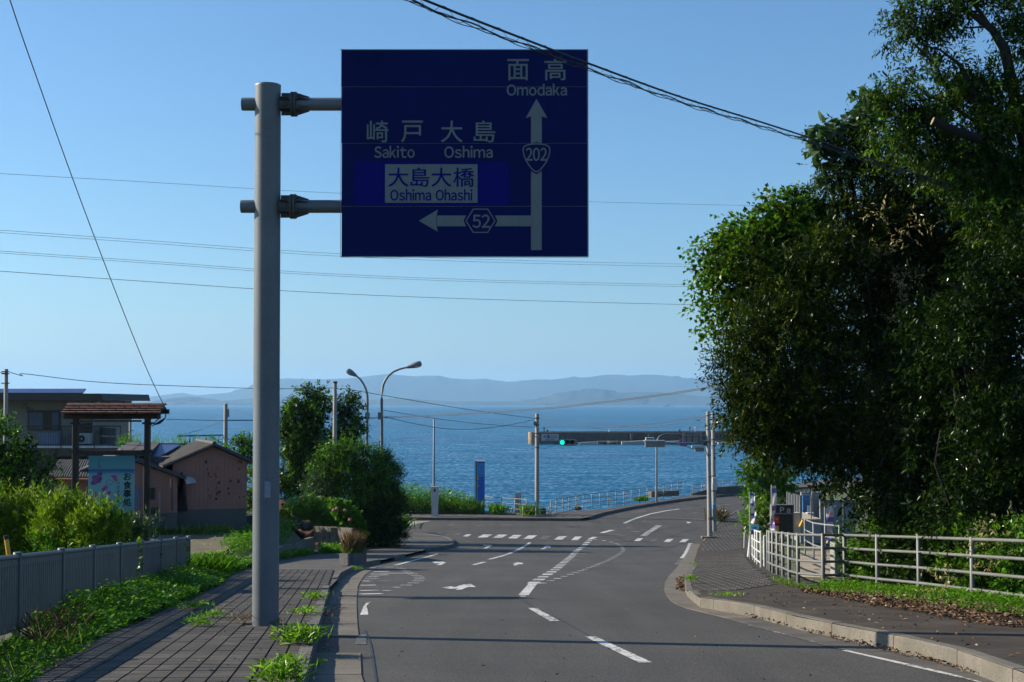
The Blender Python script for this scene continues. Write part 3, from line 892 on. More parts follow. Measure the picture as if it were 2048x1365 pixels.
RED = M('red_paint', (0.50, 0.03, 0.03), .5, bump=(40, 0))
YEL = M('yellow_paint', (0.62, 0.36, 0.03), .5, bump=(40, 0))
WHT = M('white_paint', (0.42, 0.43, 0.42), .5, nz=(2, .1), bump=(40, .001), dirt=(5, .6, (0.42, 0.39, 0.33)))
GREYP = M('grey_paint', (0.19, 0.195, 0.2), .5, nz=(2, .12), bump=(40, .001), dirt=(5, .62, (0.22, 0.19, 0.15)))
CABLE = M('black_cable', (0.015, 0.015, 0.016), .6, nz=(2, .1), bump=(40, 0))
WIRE = M('weathered_wire', (0.05, 0.055, 0.06), .6, nz=(2, .1), bump=(40, 0))
CONC_POLE = M('pole_concrete', (0.24, 0.235, 0.22), .8, nz=(1.5, .15), fine=(30, .12), bump=(40, .004), dirt=(3, .6, (0.22, 0.2, 0.17)))

# ------------------------------------------------------------------ overhead road sign on its pole
D0 = 19.9
base = P(531, 1250, D0); top = P(536, 171, D0)
zg0 = RD(D0) + .15
sp_ = thing('road_sign_pole', (base.x, D0, zg0), 'tall thick grey steel pole with two side arms carrying the blue road sign', 'pole')
mb = MB(); R0 = .182
mb.tube([(base.x, D0, zg0 - .1), (base.x, D0, zg0 + .02), (top.x, D0, top.z - .02), (top.x, D0, top.z), (top.x, D0, top.z + .012)], [R0 * 1.01, R0 * 1.01, R0, R0 * 1.02, R0 * .9], 40)
mb.build('pole', STEEL, sp_)
armz = [P(536, 209, D0).z, P(536, 413.5, D0).z]
xl = P(484, 209, D0).x
for az in armz:
    m1 = MB(); ar = .092
    m1.tube([(xl, D0, az), (xl + .015, D0, az), (base.x - .15, D0, az)], [ar * .98, ar, ar], 24)
    m1.build('arm_stub', STEEL, sp_)
    m2 = MB(); xf = P(588, 209, D0).x
    m2.tube([(base.x + .15, D0, az), (xf - .02, D0, az)], .10, 24)
    m2.build('arm_collar', STEEL_D, sp_)
    for dx in (-.022, .022):
        m2 = MB(); m2.tube([(xf + dx - .017, D0, az), (xf + dx + .017, D0, az)], .175, 24); m2.build('flange', STEEL_D, sp_)
    xg = P(619, 209, D0).x
    for k in range(6):
        a = k * math.pi / 3 + math.pi / 6
        c_, s_ = math.cos(a), math.sin(a)
        def rad(x, r): return (x, D0 + c_ * r, az + s_ * r)
        t_ = Vector((0, -s_, c_)) * .008
        m3 = MB(); m3.prism([Vector(rad(base.x + .17, .095)) - t_ / 2, Vector(rad(base.x + .17, .16)) - t_ / 2, Vector(rad(xf - .035, .16)) - t_ / 2, Vector(rad(xf - .035, .095)) - t_ / 2], t_)
        m3.build('gusset_plate', STEEL_D, sp_)
        m3 = MB(); m3.prism([Vector(rad(xf + .035, .09)) - t_ / 2, Vector(rad(xf + .035, .165)) - t_ / 2, Vector(rad(xg, .105)) - t_ / 2, Vector(rad(xg, .09)) - t_ / 2], t_)
        m3.build('gusset_plate', STEEL_D, sp_)
        m3 = MB(); m3.tube([rad(xf - .07, .135), rad(xf + .07, .135)], .014, 8); m3.build('bolt', STEEL, sp_)
    m4 = MB(); m4.tube([(xf + .03, D0, az), (P(1120, 209, D0).x, D0, az)], ar, 24); m4.build('arm', STEEL, sp_)
st = MB(); a, b = P(529, 996, D0 - R0 - .012), P(541, 963, D0 - R0 - .012)
w_, h_ = b.x - a.x, b.z - a.z
st.prism([(a.x, a.y, a.z), (b.x, a.y, a.z), (b.x, a.y, b.z - .02), (b.x - .02, a.y, b.z), (a.x, a.y, b.z)], (0, .006, 0))
so = st.build('number_plate', M('pale_sticker', (0.26, 0.28, 0.31), .5, bump=(40, 0)), sp_)
lettering('∞', 531.5, 965.5, 538.5, 970.5, D0 - R0 - .013, M('pale_blue_print', (0.08, 0.35, 0.62), .5, bump=(40, 0)), sp_, .001)

DS = 19.70                                    # face of the sign boards
sgn = thing('road_guide_sign', (P(928, 514, DS).x, DS, P(928, 514, DS).z), 'large dark blue guide sign with white arrows and place names hung over the road', 'road sign')
rows_ = [100.5, 174, 287, 413, 513.5]
for y0, y1 in zip(rows_, rows_[1:]):
    m_ = MB(); m_.bx(683, y0 + .35, 1174.6, y1 - .35, DS, .02); m_.build('board', SBLUE, sgn, bevel=.0015)
m_ = MB(); m_.bx(683.5, 101, 1174, 513, DS + .006, .012); m_.build('backing_sheet', ALU, sgn)
for x0, y0, x1, y1 in [(681, 99, 1176.4, 100.4), (681, 513.6, 1176.4, 515), (681, 100.4, 682.6, 513.6), (1174.8, 100.4, 1176.4, 513.6)]:
    m_ = MB(); m_.bx(x0, y0, x1, y1, DS - .003, .03); m_.build('frame_edge', ALU, sgn)
for px in (740, 860, 990, 1120):
    m_ = MB(); m_.bx(px - 5, 104, px + 5, 510, DS + .0205, .04); m_.build('rear_rail', ALU, sgn)
for az in armz:
    for px in (740, 860, 990, 1120):
        c = P(px, 300, DS); m_ = MB(); m_.box((c.x, DS + .09, az), (.09, .06, .22)); m_.build('clamp', STEEL_D, sgn)
d1 = DS - .003
m_ = MB(); m_.bx(708, 324, 1018, 411.5, DS - .0035, .003); m_.build('patch_board', SBLUE2, sgn)
m_ = MB(); m_.bx(770, 329, 955, 406, DS - .007, .003); m_.build('white_plate', SWHITE, sgn)
lettering('面', 1015, 119, 1057.5, 161, d1 + .002, SWHITE, sgn, .002)
lettering('高', 1089, 118, 1132, 161, d1 + .002, SWHITE, sgn, .002)
lettering('Omodaka', 1014, 168.5, 1133.5, 191.5, d1 + .002, SWHITE, sgn, .0035, latin=True, gap=.11)
for ch, cx_ in (('崎', 755.5), ('戸', 824), ('大', 903.5), ('島', 969)):
    lettering(ch, cx_ - 21.5, 242, cx_ + 21.5, 285, d1 + .002, SWHITE, sgn, .002)
lettering('Sakito', 749, 292.5, 829, 316, d1 + .002, SWHITE, sgn, .0035, latin=True, gap=.11)
lettering('Oshima', 889, 292.5, 985, 316, d1 + .002, SWHITE, sgn, .0035, latin=True, gap=.11)
lettering('大島大橋', 777, 336, 948, 374, DS - .0075, SBLUE2, sgn, .002)
lettering('Oshima', 781, 379, 862, 401.5, DS - .0075, SBLUE2, sgn, .0035, latin=True, gap=.11)
lettering('Ohashi', 872, 379, 944.5, 401.5, DS - .0075, SBLUE2, sgn, .0035, latin=True, gap=.11)
flat('arrow_shaft', [[(1062, 500.5), (1062, 343), (1073, 349), (1083.5, 343), (1083.5, 500.5)]], d1, SWHITE, sgn)
flat('arrow', [[(1062, 287), (1062, 233), (1083.5, 233), (1083.5, 287), (1073, 284.5)]], d1, SWHITE, sgn)
flat('arrow_head', [[(1073, 198), (1095, 237), (1083.5, 233.1), (1062, 233.1), (1051, 237)]], d1, SWHITE, sgn)
flat('arrow_shaft', [[(1061.8, 431.5), (1061.8, 453), (990, 453), (995, 442), (990, 431.5)]], d1, SWHITE, sgn)
flat('arrow', [[(932, 431.5), (927, 442), (932, 453), (874, 453), (874, 431.5)]], d1, SWHITE, sgn)
flat('arrow_head', [[(837.5, 442), (876, 419.5), (873, 431.5), (873, 453), (876, 464)]], d1, SWHITE, sgn)
def shield(s):
    half = [(1073, 287), (1084, 287.8), (1094, 290), (1099.5, 294), (1101, 301), (1099, 312), (1094.5, 323), (1088, 333), (1081, 341), (1076, 344.4)]
    return half + [(1073, 345)] + [(2146 - x, y) for x, y in reversed(half[1:])]
flat('route_shield', ribbon(shield(1.0), 2.4), d1, SWHITE, sgn)
hexa = [(961 + math.cos(k * math.pi / 3) * 30, 442 + math.sin(k * math.pi / 3) * 28) for k in range(6)]
flat('route_hexagon', ribbon(hexa, 2.4), d1, SWHITE, sgn)
lettering('202', 1052, 296.5, 1093.5, 322, d1 + .002, SWHITE, sgn, .0035, latin=True, gap=.08)
lettering('52', 945.5, 430, 979.5, 456, d1 + .002, SWHITE, sgn, .0035, latin=True, gap=.08)

# ------------------------------------------------------------------ left fence of grey slats
FEN = M('fence_paint', (0.105, 0.112, 0.115), .5, nz=(1.5, .15), fine=(30, .1), bump=(50, .001), dirt=(6, .64, (0.05, 0.05, 0.04)))
fp = []
c_f = 4.28
for px in (-490, -238, -75, 41, 128, 190, 243, 287, 324, 355, 381):
    d = F * c_f / (714 - px)
    fp.append(Vector(((px - 1024) / F * d, d, RD(d) + .16)))
fence = thing('slat_fence', tuple(fp[3]), 'grey metal fence of upright slats along the left pavement', 'fence')
hf = 1.0
for p in fp:
    m_ = MB(); m_.box((p.x, p.y, p.z + hf / 2 - .05), (.085, .085, hf + .06), rz=.11); m_.build('post', FEN, fence)
    m_ = MB(); m_.tube([(p.x, p.y, p.z + hf - .045), (p.x, p.y, p.z + hf + .03), (p.x, p.y, p.z + hf + .03)], [.05, .055, .035], 12); m_.build('post_cap', FEN, fence)
sl = MB(); sl.box((0, 0, .43), (.045, .066, .86)); sme = None
slm = sl.build('slat', FEN, fence); sme = slm.data; COL.objects  # first slat is the pattern for the others
first = True
for a, b in zip(fp, fp[1:]):
    d = b - a; L_ = d.length; yaw = math.atan2(-(d.x), d.y)
    zt = Vector((0, 0, hf - .03)); zb = Vector((0, 0, .07))
    m_ = MB(); m_.tube([a + zt, b + zt], .036, 12); m_.build('top_rail', FEN, fence)
    sh_ = Vector((-.0, 0, 0))
    m_ = MB(); m_.prism([a + zt + Vector((-.02, 0, -.1)), a + zt + Vector((.02, 0, -.1)), a + zt + Vector((.02, 0, -.03)), a + zt + Vector((-.02, 0, -.03))], d); m_.build('upper_channel', FEN, fence)
    m_ = MB(); m_.prism([a + zb + Vector((-.02, 0, -.02)), a + zb + Vector((.02, 0, -.02)), a + zb + Vector((.02, 0, .02)), a + zb + Vector((-.02, 0, .02))], d); m_.build('bottom_channel', FEN, fence)
    n = 21
    for i in range(n):
        c = a.lerp(b, (i + .5) / n)
        if first: o = slm; o.location = (0, 0, 0)
        else: o = bpy.data.objects.new('slat', sme); COL.objects.link(o); o.parent = fence
        if first:
            sme.transform(Matrix.Translation(Vector(fence.location))); first = False
        o.location = Vector((c.x, c.y, c.z + .085)) - Vector(fence.location)
        o.rotation_euler = (0, 0, yaw)
# yellow stake with a black cap behind the fence
q = P(22, 1104, 22.5); t_ = P(13, 1079, 22.5)
ys = thing('marker_stake', (q.x, q.y, ZG(q.x, q.y)), 'yellow marker stake with black cap poking up behind the slat fence', 'stake')
m_ = MB(); m_.tube([(q.x + .12, q.y, ZG(q.x, q.y) - .1), (t_.x, t_.y, t_.z)], .035, 10); m_.build('stake', YEL, ys)
m_ = MB(); m_.tube([t_, t_ + Vector((-.008, 0, .06))], .04, 10); m_.build('cap', CABLE, ys)

# ------------------------------------------------------------------ right pipe railing
RAIL = M('railing_paint', (0.135, 0.14, 0.135), .5, metal=.1, nz=(1.5, .15), fine=(30, .12), bump=(60, .001), dirt=(7, .62, (0.17, 0.15, 0.11)))
def pipe_fence(name, posts, height, rails, label, cat='railing', pr=.036, rr=.028, group=None, overlap=0.0, mat=RAIL, top_over=.02):
    t = thing(name, tuple(posts[0]), label, cat, group)
    for p in posts:
        m_ = MB(); m_.tube([p - Vector((0, 0, .1)), p + Vector((0, 0, height + top_over)), p + Vector((0, 0, height + top_over + .01))], [pr, pr, pr * .6], 12); m_.build('post', mat, t)
    for a, b in zip(posts, posts[1:]):
        for k in rails:
            m_ = MB(); z = Vector((0, 0, height * k)); m_.tube([a + z, b + z], rr, 10); m_.build('rail', mat, t)
    return t
rpx = [(2230, 1217), (2078, 1209), (1945, 1193.5), (1838, 1179), (1755, 1170), (1689.5, 1161), (1646.5, 1162), (1596.4, 1158), (1578.6, 1152.6), (1566, 1146), (1555, 1142.5), (1546, 1139), (1540, 1135.5), (1536, 1133)]
def on_pave(px, py): 
    p = gp(px, py, .2)
    return p
rposts = [on_pave(*p) for p in rpx]
far_right = rposts[2] + (rposts[2] - rposts[3]); rposts[1] = far_right; rposts[0] = far_right + (rposts[2] - rposts[3])
pipe_fence('pipe_railing', rposts, 1.06, (.985, .70, .41, .12), 'long pale pipe railing with four rails between the right pavement and the trees', pr=.045, rr=.031)
gpx = [(1522, 1133.5), (1515, 1128), (1511, 1124), (1507, 1119), (1504, 1114)]
pipe_fence('pipe_railing', [gp(a, b, .12) for a, b in gpx], 1.1, (.985, .68, .4, .1), 'short white pipe railing beside the blue parking sign post', mat=WHT)

# ------------------------------------------------------------------ seaside railings
FR = M('seaside_railing_paint', (0.19, 0.18, 0.155), .5, nz=(2, .15), bump=(40, 0), dirt=(6, .6, (0.22, 0.15, 0.09)))
apx = [1101.7, 1112.6, 1126, 1138.6, 1152.8, 1167, 1183.7, 1200, 1216.5, 1232, 1248, 1263, 1279.4, 1294.5, 1311, 1327, 1343.7, 1355.5, 1367]
abot = [(1100, 1034), (1112, 1028.5), (1183, 1014.8), (1248, 1008.5), (1327, 994.5), (1367, 988)]
pa = [gp(x, interp(x, abot), .17) for x in apx]
pipe_fence('seaside_railing', pa, 1.05, (1.0, .68, .36, .06), 'long rail fence curving along the sea edge beyond the junction', pr=.035, rr=.025, mat=FR)
pb = [gp(x, y, .17) for x, y in [(1385, 990), (1403.6, 988), (1409, 987)]]
pipe_fence('seaside_railing', pb, .85, (1.0, .6, .15), 'short low rail fence beside the dark sea wall', pr=.035, rr=.025, mat=FR)
pd = [gp(x, y, .17) for x, y in [(880, 1020.5), (934, 1023), (968.6, 1025), (1003, 1028), (1030, 1030), (1053, 1032)]]
pipe_fence('seaside_railing', pd, 1.15, (1.0, .68, .36, .06), 'rail fence above the water between the weeds and the white banner', pr=.035, rr=.025, mat=FR)
pe = [gp(x, y, .17) for x, y in [(1046, 1034), (1072, 1034), (1098, 1033)]]
pipe_fence('seaside_railing', pe, .72, (1.0, .55, .1), 'low rail fence behind the foot of the traffic light pole', pr=.035, rr=.025, mat=FR)
# sea wall on the bend and a low slab beside it
SEAWALL = M('dark_seawall_concrete', (0.10, 0.09, 0.078), .85, nz=(1, .3), fine=(20, .2), bump=(20, .01))
w0 = [gp(x, y, .17) for x, y in [(1385, 990.5), (1430, 989), (1497, 984.5), (1570, 975)]]
hw = [.12, .62, .62, .6]
sw = thing('sea_wall', tuple(w0[0]), 'low dark concrete sea wall following the bend of the coast road', 'wall')
for i in range(3):
    a, b = w0[i], w0[i + 1]; n_ = Vector((-(b - a).y, (b - a).x, 0)).normalized() * .35
    vs = [a, b, b + n_, a + n_]; vs = [v - Vector((0, 0, .1)) for v in vs] + [v + Vector((0, 0, (hw[i] if j in (0, 3) else hw[i + 1]))) for j, v in enumerate(vs)]
    m_ = MB(); m_.add(vs, [(0, 1, 2, 3), (4, 5, 6, 7), (0, 1, 5, 4), (1, 2, 6, 5), (2, 3, 7, 6), (3, 0, 4, 7)]); m_.build('wall_section', SEAWALL, sw)
top_p = [w0[1] + Vector((0, .17, .62)), w0[2] + Vector((0, .17, .62)), w0[3] + Vector((0, .17, .6))]
tp = [top_p[0].lerp(top_p[1], k / 4) for k in range(5)] + [top_p[1].lerp(top_p[2], k / 3) for k in range(1, 4)]
pipe_fence('seaside_railing', tp, .5, (1.0, .5), 'thin rail fence standing on top of the dark sea wall', pr=.03, rr=.02, mat=FR)
a = gp(1310, 1000, .17); m_ = MB(); m_.prism([(a.x, a.y + 3, a.z), (a.x + 2.6, a.y + 5.2, a.z), (a.x + 2.6, a.y + 5.2, a.z + .45), (a.x, a.y + 3, a.z + .5)], (-.3, .6, 0))
tag(m_.build('low_wall', SEAWALL), 'stub of low brown concrete wall behind the tall grey lamp pole at the bend', 'wall')

# ------------------------------------------------------------------ street lamps
def street_lamp(px, py_base, d, top_px, head_a, head_b, label, box=None):
    b = P(px, 1000, d); z0 = RD(d) + .15
    t = thing('street_lamp', (b.x, d, z0), label, 'street lamp', 'arched street lamps behind the round shrub')
    tp_ = [P(x, y, d) for x, y in top_px]
    m_ = MB(); pts = [Vector((b.x, d, z0 - .1)), Vector((b.x, d, z0 + 1.2)), Vector((b.x, d, z0 + 1.25))] + tp_
    n = len(pts); m_.tube(pts, [.115, .115, .095] + [lerp(.09, .05, i / (n - 4)) for i in range(n - 3)], 12); m_.build('pole', STEEL, t)
    A, B_ = P(*head_a, d), P(*head_b, d)
    m_ = MB(); dd = B_ - A
    m_.tube([A, A + dd * .15, A + dd * .5, A + dd * .85, B_], [.06, .10, .17, .19, .12], 12); m_.build('lamp_head', GREYP, t)
    m_ = MB(); c1 = A + dd * .45 + Vector((0, -.02, -.06)); c2 = A + dd * .92 + Vector((0, -.02, -.07)); m_.tube([c1, c1.lerp(c2, .5), c2], [.07, .15, .1], 10); m_.build('lens', M('lamp_glass', (0.5, 0.5, 0.48), .2, bump=(40, 0)), t)
    if box:
        m_ = MB(); c = P(*box, d); m_.box((c.x - .05, d - .16, c.z), (.28, .2, .42)); m_.build('junction_box', GREYP, t)
    return t
street_lamp(764, 0, 84, [(763.6, 860), (763.4, 800), (763.8, 785), (766, 772), (770, 762), (777, 752), (787, 744), (800, 738.5), (812, 735.5)], (812, 735.5), (843, 727), 'tall arched street lamp reaching right, with a box on its pole', box=(763, 832))
street_lamp(734, 0, 90, [(734, 860), (735, 805), (734.6, 792), (732.5, 781), (728, 770), (721, 759.5), (714, 753)], (714, 753), (694, 741), 'arched street lamp reaching left just above the shrub', box=(737, 832))

# ------------------------------------------------------------------ plain poles
def pole(name, px, ytop, d, r0, r1, mat, label, zoff=.15, zbase=None, cat='pole', px_top=None, group=None, cap=True):
    b = P(px, 900, d); z0 = (RD(d) + zoff) if zbase is None else zbase
    tpt = P(px if px_top is None else px_top, ytop, d)
    t = thing(name, (b.x, d, z0), label, cat, group)
    m_ = MB(); m_.tube([(b.x, d, z0 - .1), tpt, tpt + Vector((0, 0, .012))], [r0, r1, r1 * .8], 14); m_.build('shaft', mat, t)
    return t, b.x, z0
t670, x6, z6 = pole('utility_pole', 670, 766, 74, .13, .10, CONC_POLE, 'grey utility pole rising from the shrubs in front of the dark tree', zbase=-5.8, cat='utility pole')
m_ = MB(); c = P(670.5, 767, 74); m_.tube([c, c + Vector((0, 0, .1))], .115, 12); m_.build('cap', CABLE, t670)
t868, _, _ = pole('thin_mast', 868, 839, 101, .10, .055, STEEL, 'thin grey mast rising from a white cabinet by the sea', cat='mast')
cb = gp(869, 1025, .17)
m_ = MB(); m_.bx(862, 975, 877, 1004, 100.6, .45); box = m_.build('cabinet', WHT, t868)
m_ = MB(); m_.bx(867.5, 978, 871, 984, 100.59, .01); m_.build('meter_window', CABLE, t868)
m_ = MB(); m_.bx(861, 973.6, 878, 975.2, 100.55, .55); m_.build('cabinet_roof', WHT, t868)
# cabinet stands on a plinth down to the weeds
m_ = MB(); m_.bx(863, 1004, 876, 1036, 100.65, .35); m_.build('plinth', WHT, t868)

# pole at far left with service wires
tL, _, _ = pole('utility_pole', 12.5, 739, 62, .11, .085, CONC_POLE, 'grey utility pole at the left edge in front of the two storey house', zbase=-5.1, cat='utility pole')
for yy in (744, 748, 767):
    m_ = MB(); c = P(12.5, yy, 62); m_.box((c.x + .02, 61.86, c.z), (.34, .05, .045)); m_.build('bracket', STEEL_D, tL)
# pole with a long cross arm and hanging lamps behind the pink house
tC, xC, zC = pole('utility_pole', 451.5, 808, 82, .14, .11, CONC_POLE, 'pale pole with a long side arm standing behind the pink house', zbase=-5.4, cat='utility pole')
m_ = MB(); m_.tube([P(355, 872.5, 82), P(453, 870.5, 82)], .04, 8); m_.build('cross_arm', STEEL_D, tC)
for a_, b_ in (((420, 873), (449, 893)), ((424, 873), (449, 890))):
    m_ = MB(); m_.tube([P(*a_, 82), P(*b_, 82)], .022, 6); m_.build('brace', STEEL_D, tC)
for xx in (359, 412):
    m_ = MB(); c = P(xx, 877, 82); m_.tube([c + Vector((0, 0, .13)), c + Vector((0, 0, .02)), c, c - Vector((0, 0, .08))], [.02, .02, .09, .07], 10); m_.build('hanging_lamp', WHT, tC)
m_ = MB(); c = P(455, 827, 82); m_.tube([c - Vector((0, 0, .22)), c + Vector((0, 0, .22))], .1, 10); m_.build('transformer_can', GREYP, tC)
tS, _, _ = pole('utility_pole', 260.5, 842, 76, .075, .065, CONC_POLE, 'short pole seen against the sea through the tiled sign frame', zbase=-5.4, cat='utility pole')
m_ = MB(); m_.tube([P(252, 862, 76), P(268, 862, 76)], .02, 6); m_.build('cross_arm', STEEL_D, tS)

# ------------------------------------------------------------------ traffic light facing the camera
DT = 102.4
tt, xt, zt_ = pole('traffic_light', 1074, 828, DT, .17, .14, CONC_POLE, 'traffic light with green lit on a concrete pole by the sea', cat='traffic light')
m_ = MB(); m_.tube([P(1074, 886, DT - .15), P(1100, 884, DT - .2), P(1118, 883, DT - .25)], .035, 8); m_.build('arm', STEEL, tt)
m_ = MB(); m_.tube([P(1117, 870, DT - .15), P(1138, 878.5, DT - .2)], .014, 6); m_.build('stay', STEEL, tt)
m_ = MB(); A, B_ = P(1118, 892, DT - .2), P(1155.6, 878.6, DT - .2)
hh = (B_.z - A.z) / 2; cz = (A.z + B_.z) / 2
body = []
for i in range(9): a_ = math.pi / 2 + math.pi * i / 8; body.append((A.x + hh + math.cos(a_) * hh, DT - .35, cz + math.sin(a_) * hh))
for i in range(9): a_ = -math.pi / 2 + math.pi * i / 8; body.append((B_.x - hh + math.cos(a_) * hh, DT - .35, cz + math.sin(a_) * hh))
m_.prism(body, (0, .22, 0)); m_.build('signal_head', ALU, tt)
GREEN = bpy.data.materials.new('green_signal_lamp'); GREEN.use_nodes = True
e = GREEN.node_tree.nodes['Principled BSDF']; e.inputs['Base Color'].default_value = (0, .35, .28, 1); e.inputs['Emission Color'].default_value = (0.0, 1.0, 0.62, 1); e.inputs['Emission Strength'].default_value = 0.85
for i, px in enumerate((1124.5, 1134, 1144.4)):
    c = P(px, 885.2, DT - .36)
    m_ = MB(); m_.tube([c, c + Vector((0, .02, 0))], .158, 20); m_.build('lens', GREEN if i == 0 else CABLE, tt)
    m_ = MB(); pts_o = [(c.x + math.cos(t) * .175, c.z + math.sin(t) * .175) for t in [math.pi * (-.1 + 1.2 * k / 12) for k in range(13)]]
    vs = [(x, c.y + .01, z) for x, z in pts_o] + [(x, c.y - .2, z) for x, z in pts_o]
    m_.add(vs, [(k, k + 1, 14 + k, 13 + k) for k in range(12)]); m_.build('visor', STEEL_D, tt)
m_ = MB(); m_.bx(1083, 868.4, 1117, 881.8, DT - .3, .04); pl_ = m_.build('name_board', WHT, tt)
NB = M('navy_print', (0.02, 0.035, 0.25), .5, bump=(40, 0))
lettering('大島入口', 1086.5, 870, 1113.5, 877.3, DT - .302, NB, tt, .006)
lettering('Oshima Ent.', 1090, 878, 1109, 881, DT - .302, NB, tt, .003)
m_ = MB(); m_.tube([P(1068, 873.5, DT - .1), P(1084, 874, DT - .22)], .03, 8); m_.build('board_arm', STEEL, tt)
m_ = MB(); m_.bx(1067, 843, 1071.5, 852, DT - .3, .25); m_.build('junction_box', GREYP, tt)
m_ = MB(); m_.tube(sag(P(1078, 898, DT - .17), P(1118, 886, DT - .3), .12, 10), .012, 5); m_.build('signal_cable', CABLE, tt)
for yy in (837, 851, 868, 896):
    m_ = MB(); c = P(1074, yy, DT); m_.tube([c, c + Vector((0, 0, .06))], .185, 14); m_.build('band', STEEL_D, tt)
# grey bin beside it
m_ = MB(); m_.bx(1080, 1017, 1092, 1033.5, 102.2, .4); tag(m_.build('utility_cabinet', STEEL_D, bevel=.02), 'small dark grey cabinet at the foot of the traffic light pole', 'cabinet')

# blue two sided advertising pillar and white banner
BLU1 = M('bright_blue_panel', (0.015, 0.12, 0.50), .35, nz=(2, .15), bump=(40, 0)); BLU2 = M('mid_blue_panel', (0.04, 0.22, 0.52), .35, nz=(2, .2), bump=(40, 0)); PALE = M('pale_blue_panel', (0.25, 0.55, 0.66), .4, nz=(2, .1), bump=(40, 0))
dB = 103.5; bq = P(959, 1028, dB)
bs = thing('advertising_pillar', (bq.x, dB, RD(dB) + .15), 'tall narrow blue advertising sign pillar standing in the weeds against the sea', 'sign')
m_ = MB(); m_.bx(949, 923, 951.6, 1003, dB, .5); m_.build('side_panel', PALE, bs)
m_ = MB(); m_.bx(951.7, 923, 953.4, 1004, dB + .1, .3); m_.build('side_frame', STEEL_D, bs)
m_ = MB(); m_.bx(953.5, 923, 954.8, 1004, dB - .02, .3); m_.build('front_frame', WHT, bs)
m_ = MB(); m_.bx(954.9, 924, 969.4, 957, dB, .3); m_.build('upper_panel', BLU2, bs)
m_ = MB(); m_.bx(954.9, 957.2, 969.4, 1004, dB, .3); m_.build('lower_panel', BLU1, bs)
m_ = MB(); m_.bx(955, 924.4, 969.2, 926.6, dB - .004, .003); m_.bx(955, 955, 969.2, 957, dB - .004, .003); m_.build('dark_band', NB, bs)
m_ = MB(); m_.bx(955.2, 955.4, 957.8, 959.6, dB - .008, .003); m_.bx(955.2, 970.5, 957.4, 974, dB - .008, .003); m_.build('orange_mark', YEL, bs)
m_ = MB(); m_.bx(948.6, 921.9, 970, 922.9, dB - .04, .5); m_.build('cap', WHT, bs)
for px in (951, 967):
    c = P(px, 1010, dB + .15); m_ = MB(); m_.tube([(c.x, c.y, RD(dB)), (c.x, c.y, c.z + .3)], .04, 8); m_.build('leg', STEEL, bs)
dW = 102.6; c = P(1035.5, 1030, dW)
wb = thing('banner_sign', (c.x, dW, RD(dW) + .15), 'narrow white banner with small letters and a red arrow mark by the railing', 'banner')
m_ = MB(); m_.bx(1031, 985.6, 1041.2, 1026, dW, .03); m_.build('panel', WHT, wb)
for px in (1030.6, 1041.6): 
    q = P(px, 1029, dW); m_ = MB(); m_.tube([(q.x, dW, RD(dW)), (q.x, dW, P(px, 985, dW).z)], .015, 6); m_.build('leg', STEEL, wb)
lettering('しちて', 1033.2, 990, 1038.6, 1008, dW - .003, DARKPRINT, wb, .004, vertical=True)
flat('arrow', [[(1036, 1013.5), (1038.6, 1017), (1037.4, 1017), (1037.4, 1020.5), (1034.6, 1020.5), (1034.6, 1017), (1033.4, 1017)]], dW - .004, RED, wb)

# ------------------------------------------------------------------ the two poles right of the crossing
pA = gp(1420, 1076, .12); pB = gp(1428.5, 1063, .12)
tA = thing('signal_pole', tuple(pA), 'nearer pale pole of the pair at the crossing, with arms reaching left', 'traffic light')
m_ = MB(); ta = P(1415.5, 824, pA.y); m_.tube([pA - Vector((0, 0, .1)), ta, ta + Vector((0, 0, .012))], [.15, .10, .07], 14); m_.build('pole', CONC_POLE, tA)
m_ = MB(); m_.box(pA + Vector((-.05, 0, .02)), (.9, .6, .14)); m_.build('footing', KERB_R, tA, bevel=.02)
dA = pA.y
m_ = MB(); m_.tube([P(1416, 885.5, dA - .12), P(1375, 886.5, dA - .14), P(1330, 887, dA - .2)], .035, 8); m_.build('signal_arm', STEEL, tA)
m_ = MB(); m_.tube([P(1396, 901, dA - .1), P(1370, 893, dA - .12), P(1340, 888, dA - .15)], .022, 6); m_.build('stay', STEEL, tA)
m_ = MB(); m_.bx(1290, 883, 1330, 895, dA - .34, .16); m_.build('signal_head', GREYP, tA, bevel=.03)
for px in (1297, 1310, 1323):
    m_ = MB(); c = P(px, 888.6, dA - .18); m_.tube([c, c + Vector((0, .28, 0))], .15, 14); m_.build('visor', GREYP, tA)
m_ = MB(); m_.bx(1289, 881.2, 1331, 883.2, dA - .38, .5); m_.build('hood', WHT, tA)
m_ = MB(); m_.bx(1365.5, 865.5, 1404, 886, dA + .05, .03); m_.build('name_board_back', GREYP, tA)
for px in (1372, 1384, 1397):
    m_ = MB(); m_.bx(px, 865.6, px + 1.6, 885.9, dA + .02, .03); m_.build('board_rib', STEEL_D, tA)
m_ = MB(); m_.tube([P(1366, 872, dA - .02), P(1415, 871, dA - .02)], .03, 8); m_.build('board_arm', STEEL, tA)
m_ = MB(); m_.bx(1384, 891.5, 1409, 896, dA - .35, .3); m_.build('hood', WHT, tA)
m_ = MB(); m_.bx(1390, 896, 1409, 903.5, dA - .3, .25); m_.build('pedestrian_signal', GREYP, tA, bevel=.02)
m_ = MB(); m_.bx(1405, 883, 1414, 892, dA - .2, .2); m_.build('bracket', STEEL_D, tA)
m_ = MB(); m_.tube(sag(P(1411, 900, dA - .1), P(1418, 915, dA - .16), .05, 8), .02, 5); m_.build('loop_cable', CABLE, tA)
m_ = MB(); c = P(1420, 1040, dA); m_.tube([c, c + Vector((0, 0, .16))], .16, 14); m_.build('rusty_band', M('rusty_tape', (0.22, 0.09, 0.04), .8), tA)
